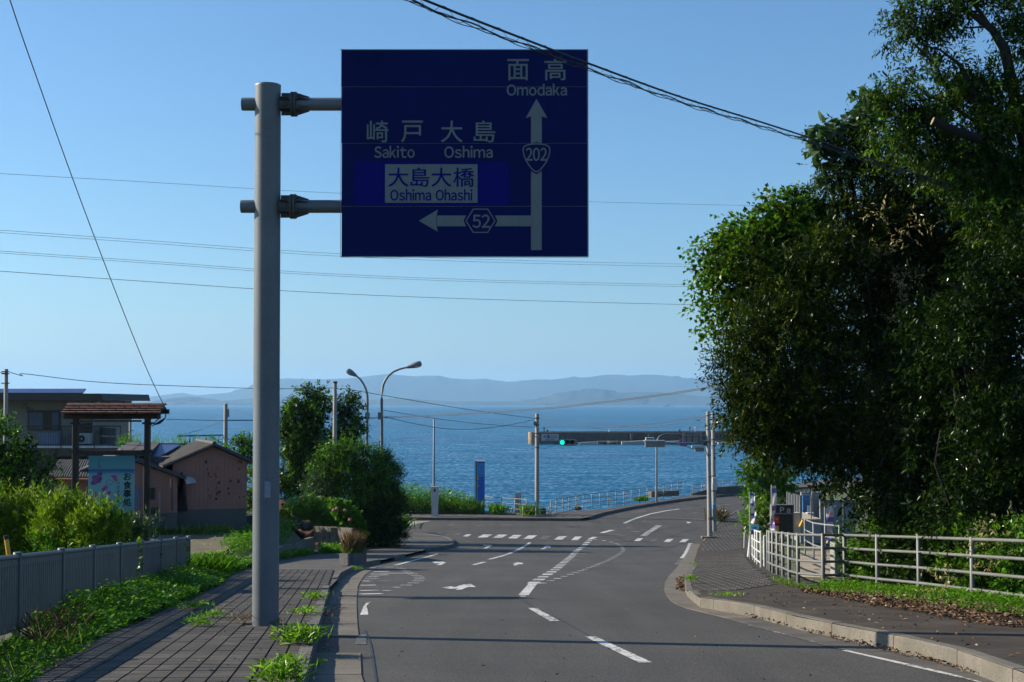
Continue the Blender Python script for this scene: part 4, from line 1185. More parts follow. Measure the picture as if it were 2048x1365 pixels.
for yy in (832, 860, 884, 911, 955):
    m_ = MB(); c = P(1416 + (yy - 824) * .018, yy, dA); m_.tube([c, c + Vector((0, 0, .05))], .135, 12); m_.build('band', STEEL_D, tA)
tB = thing('utility_pole', tuple(pB), 'farther pale pole of the pair at the crossing, with white cabinets', 'utility pole')
m_ = MB(); tb = P(1425.6, 827, pB.y); m_.tube([pB - Vector((0, 0, .1)), tb, tb + Vector((0, 0, .012))], [.15, .11, .08], 14); m_.build('pole', CONC_POLE, tB)
dBp = pB.y
for x0, y0, x1, y1, mt in [(1425, 956, 1434, 967, WHT), (1424.5, 968, 1434, 981, WHT), (1425.5, 1009, 1431.5, 1016, BLU2), (1425, 1017, 1432.6, 1042, GREYP), (1428, 845, 1432, 856, GREYP)]:
    m_ = MB(); m_.bx(x0, y0, x1, y1, dBp - .36, .22); m_.build('cabinet', mt, tB, bevel=.015)
for yy in (836, 848, 880, 893, 953, 983):
    m_ = MB(); c = P(1426 + (yy - 827) * .01, yy, dBp); m_.tube([c, c + Vector((0, 0, .06))], .15, 12); m_.build('band', STEEL_D, tB)
m_ = MB(); m_.tube([P(1426, 843, dBp - .14), P(1430, 855, dBp - .2), P(1429, 866, dBp - .18), P(1426.5, 862, dBp - .15)], .015, 5); m_.build('loop_cable', CABLE, tB)

# pole with curved arm and round no-parking sign
pC = gp(1313, 1005, .17); dC = pC.y
tc = thing('no_parking_sign', tuple(pC), 'tall thin pole with a curved arm holding a round red rimmed sign', 'road sign')
m_ = MB(); m_.tube([pC - Vector((0, 0, .1)), P(1313, 890, dC), P(1314, 881, dC), P(1318, 874, dC), P(1325, 870, dC), P(1333, 868.6, dC), P(1364, 868.6, dC)], [.085, .075, .06, .06, .055, .05, .045], 10); m_.build('pole', STEEL, tc)
m_ = MB(); m_.tube([P(1326, 876, dC), P(1345, 870, dC)], .02, 6); m_.build('brace', STEEL, tc)
c = P(1368, 884, dC - .06)
m_ = MB(); m_.tube([c, c + Vector((0, .02, 0))], .39, 28); m_.build('disc', RED, tc)
m_ = MB(); m_.tube([c + Vector((0, -.004, 0)), c + Vector((0, .01, 0))], .29, 28); m_.build('blue_centre', BLU1, tc)
m_ = MB(); m_.box(c + Vector((0, -.007, 0)), (.07, .004, .56), ry=R_(45)); m_.build('diagonal_bar', RED, tc)

# big road sign seen from behind at right
dS2 = 78.0; c = P(1531, 950, dS2)
rb = thing('road_sign', (c.x, dS2, RD(dS2) + .15), 'large road sign seen from its grey ribbed back, half hidden by the trees', 'road sign')
m_ = MB(); m_.bx(1479, 857, 1580, 902, dS2, .02); m_.build('sheet', GREYP, rb)
for px in (1487, 1511, 1535, 1560):
    m_ = MB(); m_.bx(px, 857.5, px + 2.2, 901.5, dS2 - .05, .045); m_.build('rear_rail', STEEL, rb)
for yy in (885, 858):
    m_ = MB(); m_.bx(1478.6, yy, 1581, yy + 2.2, dS2 - .1, .045); m_.build('cross_rail', STEEL, rb)
for yy in (864, 870, 876, 890, 896):
    m_ = MB(); m_.bx(1479.4, yy, 1580, yy + .5, dS2 - .012, .01); m_.build('seam', STEEL_D, rb)
m_ = MB(); m_.tube([(P(1531, 900, dS2).x, dS2 + .2, RD(dS2)), (P(1531, 855, dS2).x, dS2 + .2, P(1531, 855, dS2).z)], .13, 14); m_.build('pole', M('brown_grey_pole', (0.2, 0.17, 0.15), .7), rb)

# ------------------------------------------------------------------ right side: banners, sign boards, forecourt
def cloth(x_l, x_r, d, n=14):
    """pixel outline of a hanging banner, left and right edges as lists (px, py) -> folded sheet with thickness"""
    V_ = []; Fc = []
    for i in range(n + 1):
        t = i / n
        l = (interp(t, [(k / (len(x_l) - 1), p[0]) for k, p in enumerate(x_l)]), interp(t, [(k / (len(x_l) - 1), p[1]) for k, p in enumerate(x_l)]))
        r = (interp(t, [(k / (len(x_r) - 1), p[0]) for k, p in enumerate(x_r)]), interp(t, [(k / (len(x_r) - 1), p[1]) for k, p in enumerate(x_r)]))
        for j in range(5):
            s = j / 4
            p = P(lerp(l[0], r[0], s), lerp(l[1], r[1], s), d)
            p.y += .05 * math.sin(t * 9 + s * 3) * (.3 + t)
            V_.append(p)
    for i in range(n):
        for j in range(4):
            Fc.append((i * 5 + j, i * 5 + j + 1, i * 5 + j + 6, i * 5 + j + 5))
    return V_, Fc
def banner_mat(name, bg, fg, mark, scale, off=0.0):
    m, N, L, B = nodes_of(name)
    tc_ = N.new('ShaderNodeNewGeometry'); sx = N.new('ShaderNodeSeparateXYZ'); L.new(tc_.outputs['Position'], sx.inputs[0])
    w = N.new('ShaderNodeMath'); w.operation = 'MULTIPLY_ADD'; L.new(sx.outputs[2], w.inputs[0]); w.inputs[1].default_value = scale; w.inputs[2].default_value = off
    fr = N.new('ShaderNodeMath'); fr.operation = 'FRACT'; L.new(w.outputs[0], fr.inputs[0])
    c = ramp(N, L, fr.outputs[0], [(0.0, bg), (0.22, bg), (0.26, fg), (0.96, fg), (1.0, bg)])
    L.new(c, B.inputs['Base Color']); B.inputs['Roughness'].default_value = .7
    return m
def banner(px, d, xl_, xr_, bg, label, scale, words, off=0.0, zb=None):
    b = gp(px, 0, 0) if False else P(px, 1050, d)
    z0 = RD(d) + .15 if zb is None else zb
    t = thing('banner_flag', (b.x, d, z0), label, 'banner', 'upright banners along the right pavement')
    m_ = MB(); pt = P(px, xl_[0][1] - 3, d); m_.tube([(b.x, d + .07, z0 - .05), (pt.x, d + .07, pt.z)], .014, 6); m_.build('pole', WHT, t)
    V_, Fc = cloth(xl_, xr_, d)
    V2 = [v + Vector((0, .004, 0)) for v in V_]
    k = len(V_)
    m_ = MB(); m_.add(V_ + V2, Fc + [tuple(i + k for i in reversed(f)) for f in Fc], True)
    m_.build('cloth', banner_mat('banner_cloth', bg, (0.58, 0.57, 0.6), None, scale, off), t)
    for (wd, x0, y0, x1, y1) in words:
        lettering(wd, x0, y0, x1, y1, d - .09, RED, t, .003, latin=wd.isascii())
    return t
banner(1499.5, 54, [(1500, 987), (1501, 1003), (1501, 1020), (1502, 1035), (1502, 1047)], [(1506, 986), (1507, 1003), (1508, 1020), (1508.5, 1035), (1510, 1047)], (0.05, 0.07, 0.38), 'blue and white banner at the far end of the forecourt', 2.6, [('Pay', 1501.8, 1010, 1506.8, 1014), ('Pay', 1502.6, 1033, 1508, 1037)])
banner(1506.5, 56, [(1507, 988), (1508, 1003), (1509, 1020), (1509, 1035)], [(1509.5, 987), (1510.5, 1003), (1511.5, 1020), (1512, 1035)], (0.05, 0.07, 0.38), 'narrow blue checked banner just behind another blue banner', 3.6, [])
banner(1543.5, 46, [(1544, 973), (1545, 990), (1545, 1006), (1545, 1022), (1541, 1036), (1541, 1050), (1543, 1064)], [(1551.5, 972), (1553, 990), (1552.6, 1006), (1551, 1022), (1547, 1036), (1549, 1050), (1554, 1066)], (0.17, 0.10, 0.42), 'tall purple and white banner in front of the black sign board', 1.75, [('Pay', 1546, 1011, 1551.6, 1017), ('Pay', 1542, 1038, 1546.6, 1043)])
banner(1650, 43, [(1652, 1012), (1652, 1030), (1653, 1048), (1654, 1064), (1652, 1087)], [(1662, 1012), (1667, 1022), (1668, 1036), (1664, 1062), (1669, 1085)], (0.17, 0.10, 0.42), 'purple and white banner hanging at the edge of the trees', 1.75, [('Ray', 1654, 1024, 1666, 1031), ('Pay', 1655, 1064, 1663, 1068)], off=.2, zb=-4.9)
m_ = MB()
# black sign board "Pa"
dP = 47.5; c = P(1565, 1068, dP)
BLACKB = M('black_board', (0.018, 0.02, 0.02), .35, nz=(2, .2), bump=(40, 0))
pa_ = thing('shop_sign_board', (c.x, dP, ZG(c.x, dP)), 'black illuminated style sign board reading Pa behind the purple banner', 'sign')
m_ = MB(); m_.bx(1552, 1011.5, 1586, 1026.6, dP, .14); m_.build('header', BLACKB, pa_)
m_ = MB(); m_.bx(1550, 1029, 1586, 1067, dP + .01, .12); m_.build('panel', BLACKB, pa_)
for x0, y0, x1, y1 in [(1542, 1009.6, 1588, 1011.4), (1586.2, 1011.5, 1588, 1072), (1542, 1026.8, 1586, 1028.6), (1542, 1011.5, 1543.6, 1072)]:
    m_ = MB(); m_.bx(x0, y0, x1, y1, dP - .01, .17); m_.build('frame', GREYP, pa_)
m_ = MB(); m_.bx(1547, 1032.6, 1558, 1047, dP - .006, .01); m_.build('red_poster', RED, pa_)
m_ = MB(); m_.bx(1551, 1052, 1557.4, 1062.6, dP - .006, .01); m_.build('yellow_poster', YEL, pa_)
lettering('Pa', 1560, 1015, 1580.5, 1025.8, dP - .003, WHT, pa_, .004, latin=True, gap=.35)
lettering('Pay', 1549, 1036, 1556.6, 1041, dP - .008, WHT, pa_, .001, latin=True)
for px in (1543, 1587):
    q = P(px, 1072, dP); m_ = MB(); m_.box((q.x, dP + .06, (q.z + ZG(q.x, dP)) / 2), (.04, .08, abs(q.z - ZG(q.x, dP)) + .2)); m_.build('leg', GREYP, pa_)
# blue direction sign and posts
dQ = 52; q = P(1510, 1069, dQ); zq = RD(dQ) + .15
NAVY = M('navy_panel', (0.02, 0.06, 0.30), .4, bump=(40, 0))
bd = thing('direction_sign', (q.x, dQ, zq), 'small blue sign with right arrow and wheelchair symbol fixed to the short railing', 'sign')
m_ = MB(); m_.bx(1501, 1049.5, 1518, 1059.5, dQ, .03); m_.build('arrow_panel', PALE, bd)
m_ = MB(); m_.bx(1502.2, 1059.8, 1516.5, 1069.5, dQ, .03); m_.build('symbol_panel', NAVY, bd)
flat('arrow', [[(1504, 1055.5), (1509.6, 1055.5), (1509.6, 1053.4), (1514.5, 1056.4), (1509.6, 1059), (1509.6, 1057.3), (1504, 1057.3)]], dQ - .003, NAVY, bd)
lettering('♿', 1506, 1061, 1512.5, 1069, dQ - .001, WHT, bd, 0)
m_ = MB(); m_.tube([(q.x, dQ + .05, zq - .05), (q.x, dQ + .05, P(1510, 1050, dQ).z)], .025, 8); m_.build('pole', WHT, bd)
d5 = 42.5; q = gp(1531.5, 1134, .12)
pk = thing('gate_post', tuple(q), 'square white post with a narrow blue strip at the end of the curved railing', 'post')
m_ = MB(); m_.bx(1528, 1072, 1536.6, 1134, q.y, .14); m_.build('post', WHT, pk, bevel=.01)
m_ = MB(); m_.bx(1531.4, 1086, 1534.8, 1114, q.y - .006, .005); m_.build('blue_strip', BLU1, pk)
q = gp(1494, 1115, .1)
tp2 = thing('gate_post', tuple(q), 'leaning white tapered post where the dark strip crosses the pavement', 'post')
z1 = P(1494, 1063, q.y).z
a0, a1, b0, b1 = P(1488, 1, q.y).x, P(1502, 1, q.y).x, P(1492.4, 1, q.y).x, P(1496.4, 1, q.y).x
m_ = MB(); m_.add([(a0, q.y, q.z), (a1, q.y, q.z), (a1, q.y + .3, q.z), (a0, q.y + .3, q.z), (b0, q.y, z1), (b1, q.y, z1), (b1, q.y + .12, z1), (b0, q.y + .12, z1)], [(0, 1, 2, 3), (4, 5, 6, 7), (0, 1, 5, 4), (1, 2, 6, 5), (2, 3, 7, 6), (3, 0, 4, 7)]); m_.build('post', WHT, tp2, bevel=.008)
q = gp(1488.6, 1097, .1); z1 = P(1489, 1050, q.y).z
m_ = MB(); m_.tube([q, Vector((q.x + .03, q.y, z1)), Vector((q.x + .03, q.y, z1 + .01))], [.04, .035, .02], 10)
tag(m_.build('bollard', WHT), 'slim white pole standing just behind the leaning white post', 'bollard')
q = P(1680, 1160, 36); q2 = P(1680, 1088, 36)
gw = thing('gate_post', (P(1688, 1, 36).x, 36, ZG(P(1688, 1, 36).x, 36)), 'broad pale concrete gate post behind the railing at the edge of the trees', 'post')
m_ = MB(); m_.bx(1669, 1088, 1697, 1158, 36, .5); m_.build('post', CONC_POLE, gw, bevel=.02)
m_ = MB(); m_.bx(1669.6, 1098, 1671.5, 1150, 35.99, .008); m_.build('white_stripe', WHT, gw)

# forecourt building: grey wall, ribbed screen, balcony and chair
fb = thing('annex_building', (P(1620, 1082, 52).x, 52, ZG(P(1620, 1082, 52).x, 52)), 'grey concrete annex with ribbed screen and raised terrace under the trees', 'building')
GW = M('grey_wall', (0.22, 0.23, 0.24), .8, nz=(1, .15), bump=(20, .004)); BEI = M('beige_concrete', (0.42, 0.37, 0.28), .85, nz=(1, .15), bump=(30, .006), dirt=(3, .6, (0.2, 0.17, 0.12)))
m_ = MB(); m_.bx(1601, 1041, 1642, 1086, 52, 4.0); m_.build('terrace_wall', GW, fb)
m_ = MB(); m_.bx(1600, 1038.6, 1643, 1041, 51.95, 4.1); m_.build('terrace_edge', BEI, fb)
for px in (1642.5, 1665, 1690): 
    m_ = MB(); m_.bx(px, 1000, px + 20, 1078, 55, .3); m_.build('wall', GW, fb)
m_ = MB(); m_.bx(1603, 985, 1645, 1040, 55.9, .2); m_.build('rear_wall', GW, fb)
m_ = MB(); m_.bx(1606, 990, 1622, 1034, 55.7, .12); m_.build('blue_door', M('blue_door_paint', (0.04, 0.13, 0.30), .45, bump=(40, 0)), fb)
m_ = MB(); m_.bx(1624, 985, 1629, 1038, 55.6, .12); m_.build('pillar', GREYP, fb)
for yy in (991, 998.5, 1038): 
    m_ = MB(); m_.bx(1602, yy, 1642, yy + 1.2, 52.1, .05); m_.build('rail', GREYP, fb)
for px in (1602, 1621.4, 1640.5):
    m_ = MB(); m_.bx(px, 991, px + 1.6, 1039, 52.12, .05); m_.build('rail_post', GREYP, fb)
for i in range(9):
    px = 1574 + i * 3.2
    m_ = MB(); m_.bx(px, 984 + i * .9, px + 2.1, 1018 + i * 2.6, 50 + (8 - i) * .5, .08); m_.build('screen_slat', GREYP, fb)
m_ = MB(); A_ = P(1586, 1026, 50.5); 
m_.bx(1588.5, 1026, 1600.5, 1072, 49.5, .35); m_.build('pillar', BEI, fb)
m_ = MB(); m_.prism([P(1586, 1022, 50.2), P(1601, 1036, 49.6), P(1601, 1040, 49.6), P(1586, 1026, 50.2)], (0, .3, 0)); m_.build('sloping_edge', BEI, fb)
m_ = MB(); m_.tube([P(1600, 1054, 49.4), P(1606, 1041, 49.4)], .05, 8); m_.build('yellow_pipe', YEL, fb)
ch = thing('chair', tuple(P(1620, 1040, 53)), 'white chair standing on the raised terrace behind the railings', 'chair')
m_ = MB(); m_.bx(1615, 1026, 1628, 1028, 53, .4); m_.build('seat', WHT, ch)
m_ = MB(); m_.bx(1615, 1012, 1621, 1026, 53.38, .05); m_.build('backrest', WHT, ch)
for px in (1615.2, 1626.6):
    for dd in (53, 53.36):
        m_ = MB(); m_.bx(px, 1028, px + 1.2, 1038.6, dd, .03); m_.build('leg', WHT, ch)
# ramp floor and inner railings
m_ = MB()
rf = [P(1597, 1158, 35.5), P(1700, 1165, 36), P(1668, 1086, 50), P(1600, 1086, 50)]
sheet('forecourt_paving', [(p.x, p.y) for p in rf], lambda x, y: ZG(x, y) + .03, M('beige_forecourt', (0.30, 0.25, 0.18), .85, nz=(.8, .2), fine=(20, .15)), 2.0)
ip = [Vector((P(px, 1, d).x, d, ZG(P(px, 1, d).x, d) + .05)) for px, d in ((1600, 48), (1617, 45), (1640, 42), (1668, 40))]
pipe_fence('pipe_railing', ip, 1.15, (1.0, .7, .4), 'inner grey ramp railing seen through the pavement railing', pr=.03, rr=.025, mat=GREYP)
ip = [Vector((P(px, 1, d).x, d, ZG(P(px, 1, d).x, d) + .05)) for px, d in ((1512, 60), (1537, 56))]
pipe_fence('pipe_railing', ip, 1.0, (1.0, .6, .2), 'low railing behind the blue direction sign', pr=.03, rr=.025, mat=GREYP)
# ================================================================== LEFT SIDE BUILDINGS
WOODD = M('dark_stained_wood', (0.035, 0.022, 0.018), .7, nz=(3, .3), fine=(30, .2), bump=(40, .004))
TILE = M('red_brown_tile', (0.12, 0.05, 0.036), .7, nz=(6, .3), fine=(30, .2), bump=(30, .006))
PINK = M('pink_siding', (0.33, 0.155, 0.12), .75, nz=(1.2, .12), fine=(20, .08), bump=(30, .002), dirt=(3.2, .62, (0.16, 0.06, 0.04)))
ROOFD = M('dark_corrugated_roof', (0.065, 0.06, 0.056), .8, nz=(1.5, .3), fine=(12, .25), bump=(20, .01), dirt=(2, .55, (0.06, 0.055, 0.05)))
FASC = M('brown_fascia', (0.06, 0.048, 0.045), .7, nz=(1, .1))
WALLB = M('beige_wall', (0.20, 0.185, 0.155), .85, nz=(.8, .12), bump=(15, .01), dirt=(1.2, .6, (0.09, 0.085, 0.07)))
FOUND = M('foundation_concrete', (0.10, 0.097, 0.09), .85, nz=(1, .2), bump=(20, .01), dirt=(2, .5, (0.09, 0.085, 0.08)))
GLASSD = M('dark_glass', (0.015, 0.02, 0.025), .08, nz=(1, .1), bump=(1, 0), spec=.6)
CURT = M('curtain_cloth', (0.14, 0.17, 0.24), .9, nz=(6, .15))
SOLAR = M('solar_cells', (0.035, 0.065, 0.17), .45, nz=(1, .1), bump=(1, 0), spec=.4)
DOORDARK = M('dark_doorway', (0.02, 0.014, 0.013), .9)  # near-black colour stands in for the unlit inside of the doorway

# two storey house far left
dH = 80
hs = thing('two_storey_house', (P(80, 1000, dH).x, dH, -5.4), 'two storey beige house with flat roof, solar panels and a railed balcony', 'house')
m_ = MB(); m_.bx(-260, 802, 189, 892, dH + 1.4, 8.0); m_.build('upper_wall', WALLB, hs)
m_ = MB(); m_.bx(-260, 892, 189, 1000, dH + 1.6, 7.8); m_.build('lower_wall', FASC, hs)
m_ = MB(); A, B_ = P(-300, 801.6, dH), P(203.5, 787.4, dH); m_.prism([(A.x, dH, A.z), (B_.x + .1, dH, A.z), (B_.x, dH, B_.z), (A.x, dH, B_.z)], (0, 10.4, 0)); m_.build('roof', FASC, hs)
m_ = MB(); m_.tube([P(199, 802, dH + 1), P(198.5, 805.6, dH + 1), P(190, 808, dH + 1.3)], .05, 8); m_.build('drain_pipe', WHT, hs)
for i in range(6):
    x1 = 166 - i * 51.5; x0 = x1 - 50.9
    A, B_ = P(x0, 786.6, dH + .5), P(x1, 779.2, dH + .5)
    m_ = MB(); m_.prism([(A.x, dH + .5, A.z + .02), (B_.x, dH + .5, A.z + .02), (B_.x - .12, dH + 1.5, B_.z + .05), (A.x - .12, dH + 1.5, B_.z + .05)], (0, .02, -.05)); m_.build('solar_panel', SOLAR, hs)
# window with sashes and curtains
m_ = MB(); m_.bx(55, 822, 121.5, 861, dH + 1.34, .05); w = m_.build('window', FASC, hs)
m_ = MB(); m_.bx(57, 824.5, 119.6, 859, dH + 1.33, .008); m_.build('pane', GLASSD, w)
for x0, x1 in ((58.5, 87), (104.5, 117.5)):
    mm = MB(); n = int((x1 - x0) / 1.6)
    for k in range(n):
        mm.bx(x0 + k * 1.6, 825.5, x0 + k * 1.6 + 1.45, 858.5, dH + 1.31 + (k % 2) * .008, .008)
    mm.build('curtain', CURT, w)
for px in (88, 103.5):
    m_ = MB(); m_.bx(px, 824, px + 1.2, 859.5, dH + 1.30, .03); m_.build('sash', FASC, w)
m_ = MB(); m_.bx(53.6, 820.8, 122.6, 822.4, dH + 1.28, .12); m_.build('window_head', FASC, w)
m_ = MB(); m_.bx(152, 845, 184, 892, dH + 1.34, .04); w = m_.build('window', FASC, hs)
m_ = MB(); m_.bx(154, 847, 182, 891, dH + 1.33, .008); m_.build('pane', GLASSD, w)
# balcony
m_ = MB(); m_.bx(56, 892.6, 241, 896.4, dH - 1.0, 2.4); m_.build('balcony_floor', M('pale_balcony_floor', (0.5, 0.5, 0.52), .6), hs)
m_ = MB(); m_.bx(50, 896.6, 241, 913, dH - .95, 2.3); m_.build('balcony_fascia', FASC, hs)
m_ = MB(); m_.bx(52, 851.8, 241.5, 854, dH - 1.05, .07); m_.build('handrail', WOODD, hs)
m_ = MB(); m_.bx(52, 860, 190, 861, dH - 1.03, .05); m_.build('mid_rail', FASC, hs)
m_ = MB(); m_.bx(52, 890.5, 241.5, 891.6, dH - 1.03, .05); m_.build('mid_rail', FASC, hs)
for i in range(39):
    px = 56 + i * 3.4
    m_ = MB(); m_.bx(px, 854, px + 1.0, 892, dH - 1.02, .03); m_.build('baluster', WOODD, hs)
for px in (121, 187.5, 239.8):
    m_ = MB(); m_.bx(px, 852, px + 1.8, 897, dH - 1.06, .08); m_.build('balcony_post', FASC, hs)
m_ = MB(); m_.bx(186, 840, 189, 892, dH + 1.0, .1); m_.build('corner_post', GREYP, hs)
a0 = P(192, 1, dH + 4).x; a1 = P(240.5, 1, dH - .9).x
for i in range(15):                               # screen of upright boards along the side of the balcony
    t = i / 14; y_ = lerp(dH + 4.2, dH - .8, t); x_ = lerp(a0 + .35, a1, t)
    zt = P(200, lerp(853.5, 857, t), y_).z; zb = P(200, lerp(893, 893, t), y_).z
    for (k0, k1) in ((0, .42), (.5, 1)):
        m_ = MB(); m_.box((x_, y_, lerp(zt, zb, (k0 + k1) / 2)), (.05, .27, abs(zt - zb) * (k1 - k0)), rz=.1); m_.build('screen_board', FASC, hs)
for k in (0, .46, 1):
    m_ = MB(); p0 = Vector((a0 + .35, dH + 4.2, lerp(P(200, 850.6, dH + 4.2).z, P(200, 893, dH + 4.2).z, k))); p1 = Vector((a1, dH - .8, lerp(P(200, 853, dH - .8).z, P(200, 892, dH - .8).z, k))); m_.tube([p0, p1], .03, 6); m_.build('screen_rail', GREYP, hs)
ac = thing('air_conditioner', tuple(P(168, 892, dH + .2)), 'white air conditioner unit with round fan on the balcony', 'air conditioner')
m_ = MB(); m_.bx(155, 867, 181, 888, dH + .3, .4); m_.build('casing', WHT, ac, bevel=.01)
c = P(163, 878, dH + .28); m_ = MB(); m_.tube([c, c + Vector((0, .03, 0))], .20, 20); m_.build('fan_grille', CABLE, ac)
m_ = MB(); m_.tube([c - Vector((0, .01, 0)), c + Vector((0, .01, 0))], .05, 12); m_.build('hub', WHT, ac)
m_ = MB(); m_.bx(156, 888, 159, 892.4, dH + .35, .3); m_.bx(177, 888, 180, 892.4, dH + .35, .3); m_.build('feet', CABLE, ac)
bt = M('blue_grey_tub', (0.16, 0.2, 0.27), .6)
m_ = MB(); m_.bx(76, 866, 119, 889, dH + .4, .5); tag(m_.build('storage_chest', bt, bevel=.02), 'long blue grey storage chest on the balcony below the curtained window', 'chest')

# ---------------- gabled sheds
def gable_house(name, apex, corner_l, corner_r, yb, d, yaw, length, eave, zbase, label, ribs=True, split=None):
    """gable facing the camera, seen between pixels; ridge runs back to the left"""
    A = P(*apex, d); Lc = P(corner_l[0], corner_l[1], d); Rc = P(corner_r[0], corner_r[1], d)
    u = Vector((math.cos(yaw), math.sin(yaw), 0)); v = Vector((-math.sin(yaw), math.cos(yaw), 0))
    hl = (A.x - Lc.x) / math.cos(yaw); hr = (Rc.x - A.x) / math.cos(yaw)
    O = Vector((A.x, d, 0))
    t = thing(name, (A.x, d, zbase), label, 'house')
    fl, fr = O - u * hl, O + u * hr
    zf = P(corner_r[0], yb, d).z
    wall = [fl + Vector((0, 0, zf)), fr + Vector((0, 0, zf)), fr + Vector((0, 0, Rc.z)), O + Vector((0, 0, A.z)), fl + Vector((0, 0, Lc.z))]
    m_ = MB(); m_.prism(wall, v * length); m_.build('wall', PINK, t)
    m_ = MB(); g = v * .02
    m_.prism([fl + g + Vector((0, 0, zbase - .3)), fr + g + Vector((0, 0, zbase - .3)), fr + g + Vector((0, 0, zf - .004)), fl + g + Vector((0, 0, zf - .004))], v * (length - .04)); m_.build('foundation', FOUND, t)
    if ribs:
        n = int((hl + hr) / .16); mm = MB()
        for i in range(n):
            s = -hl + (i + .5) * (hl + hr) / n
            zt = A.z + (Rc.z - A.z) * (s / hr) if s > 0 else A.z + (Lc.z - A.z) * (-s / hl)
            c = O + u * s - v * .008
            mm.box((c.x, c.y, (zf + zt) / 2), (.025, .02, zt - zf - .05), rz=yaw)
        mm.build('siding_ribs', PINK, t)['kind'] = 'stuff'
    # roof slopes with thickness and overhang
    th = .09; ov = .28
    for sgn_, hh_, C in ((-1, hl, Lc), (1, hr, Rc)):
        sl = (C.z - A.z) / hh_
        e_ = hh_ + eave
        p0 = O - v * ov + Vector((0, 0, A.z + .05)); p1 = O - v * ov + u * sgn_ * e_ + Vector((0, 0, A.z + sl * e_ + .05))
        m_ = MB(); m_.add([p0, p1, p1 + v * (length + 2 * ov), p0 + v * (length + 2 * ov)] + [q + Vector((0, 0, th)) for q in (p0, p1, p1 + v * (length + 2 * ov), p0 + v * (length + 2 * ov))], [(0, 1, 2, 3), (4, 5, 6, 7), (0, 1, 5, 4), (1, 2, 6, 5), (2, 3, 7, 6), (3, 0, 4, 7)])
        rf_ = m_.build('roof_slope', ROOFD, t)
        mm = MB(); n = int((length + .5) / .22)
        for i in range(n):
            q0 = p0 + v * (i + .5) * .22 + Vector((0, 0, th)); q1 = p1 + v * (i + .5) * .22 + Vector((0, 0, th))
            mm.tube([q0, q1], .035, 5)
        o = mm.build('roof_corrugations', ROOFD, rf_); o['kind'] = 'stuff'
    m_ = MB(); m_.tube([O - v * ov + Vector((0, 0, A.z + .14)), O + v * (length + ov) + Vector((0, 0, A.z + .14))], .09, 8); m_.build('ridge_cap', ROOFD, t)
    return t, O, u, v, A, zf
t1, O1, u1, v1, A1, zf1 = gable_house('gabled_house', (427, 894), (352, 928), (490, 925), 1019, 57, R_(20), 4.6, .42, -5.05, 'pink gabled shed with rust stained wall beside the grassy lot')
RUST = M('rust_spots', (0.10, 0.03, 0.02), .9)
g_ = np.random.default_rng(5)
mm = MB()
for k in range(44):
    s = g_.choice([.9, 1.25, 1.7, 2.2, 2.95, 3.05]) + g_.normal() * .07; z = -3.9 + g_.random() * 1.6 - (.3 if s > 2.6 else 0)
    if s > 3.35 or s < -.8: continue
    c = O1 + u1 * (s - 1.1 if s < 2.6 else s - .25) - v1 * .022; w_ = .02 + g_.random() * .05; h_ = .02 + g_.random() * .07
    pts = [c + u1 * (math.cos(a) * w_ * (.6 + .6 * g_.random())) + Vector((0, 0, z + math.sin(a) * h_ * (.6 + .6 * g_.random()))) for a in np.linspace(0, 2 * math.pi, 8)[:-1]]
    mm.add(pts, [tuple(range(7))])
mm.build('rust_stains', RUST, t1)['kind'] = 'stuff'
a_, b_ = P(349, 1022, 56.4), P(380, 970, 56.4)
m_ = MB(); m_.prism([a_, Vector((b_.x - .1, a_.y, a_.z)), Vector((b_.x - .35, a_.y, b_.z + .5)), Vector((b_.x - .25, a_.y, b_.z)), Vector((a_.x, a_.y, b_.z))], (0, .15, 0)); m_.build('doorway', DOORDARK, t1)
# curved awning over the doorway
pa_l = [P(355 + 18 * math.sin(t * math.pi / 2), 955 + 14 * (1 - math.cos(t * math.pi / 2)), 56.0) for t in np.linspace(0, 1, 7)]
m_ = MB(); k = len(pa_l); m_.add(pa_l + [p + Vector((0.25, .9, 0.02)) for p in pa_l], [(i, i + 1, k + i + 1, k + i) for i in range(k - 1)]); m_.build('awning', M('pale_awning', (0.4, 0.42, 0.46), .5), t1)
t2, O2, u2, v2, A2, zf2 = gable_house('gabled_house', (243, 915), (184, 940), (348, 957), 1030, 55.5, R_(16), 5.0, .32, -4.95, 'low pink gabled house with corrugated roof behind the restaurant sign')
for x0, y0, x1, y1, mt in [(270, 975, 279, 1018, CURT), (329, 1026, 352, 1060, FOUND)]:
    m_ = MB(); m_.bx(x0, y0, x1, y1, 55.1, .15); w = m_.build('window', mt, t2)
m_ = MB(); m_.bx(301, 976, 309, 1000, 54.7, .25); m_.build('meter_box', WOODD, t2)
m_ = MB(); m_.bx(301, 1016, 313, 1029, 54.8, .25); m_.build('meter_box', WOODD, t2)
m_ = MB(); m_.tube([P(319.5, 985, 54.7), P(319.5, 1050, 54.7)], .03, 6); m_.build('down_pipe', GREYP, t2)
m_ = MB(); m_.tube([P(343, 958, 54.6), P(345, 1022, 54.6)], .04, 6); m_.build('down_pipe', FASC, t2)
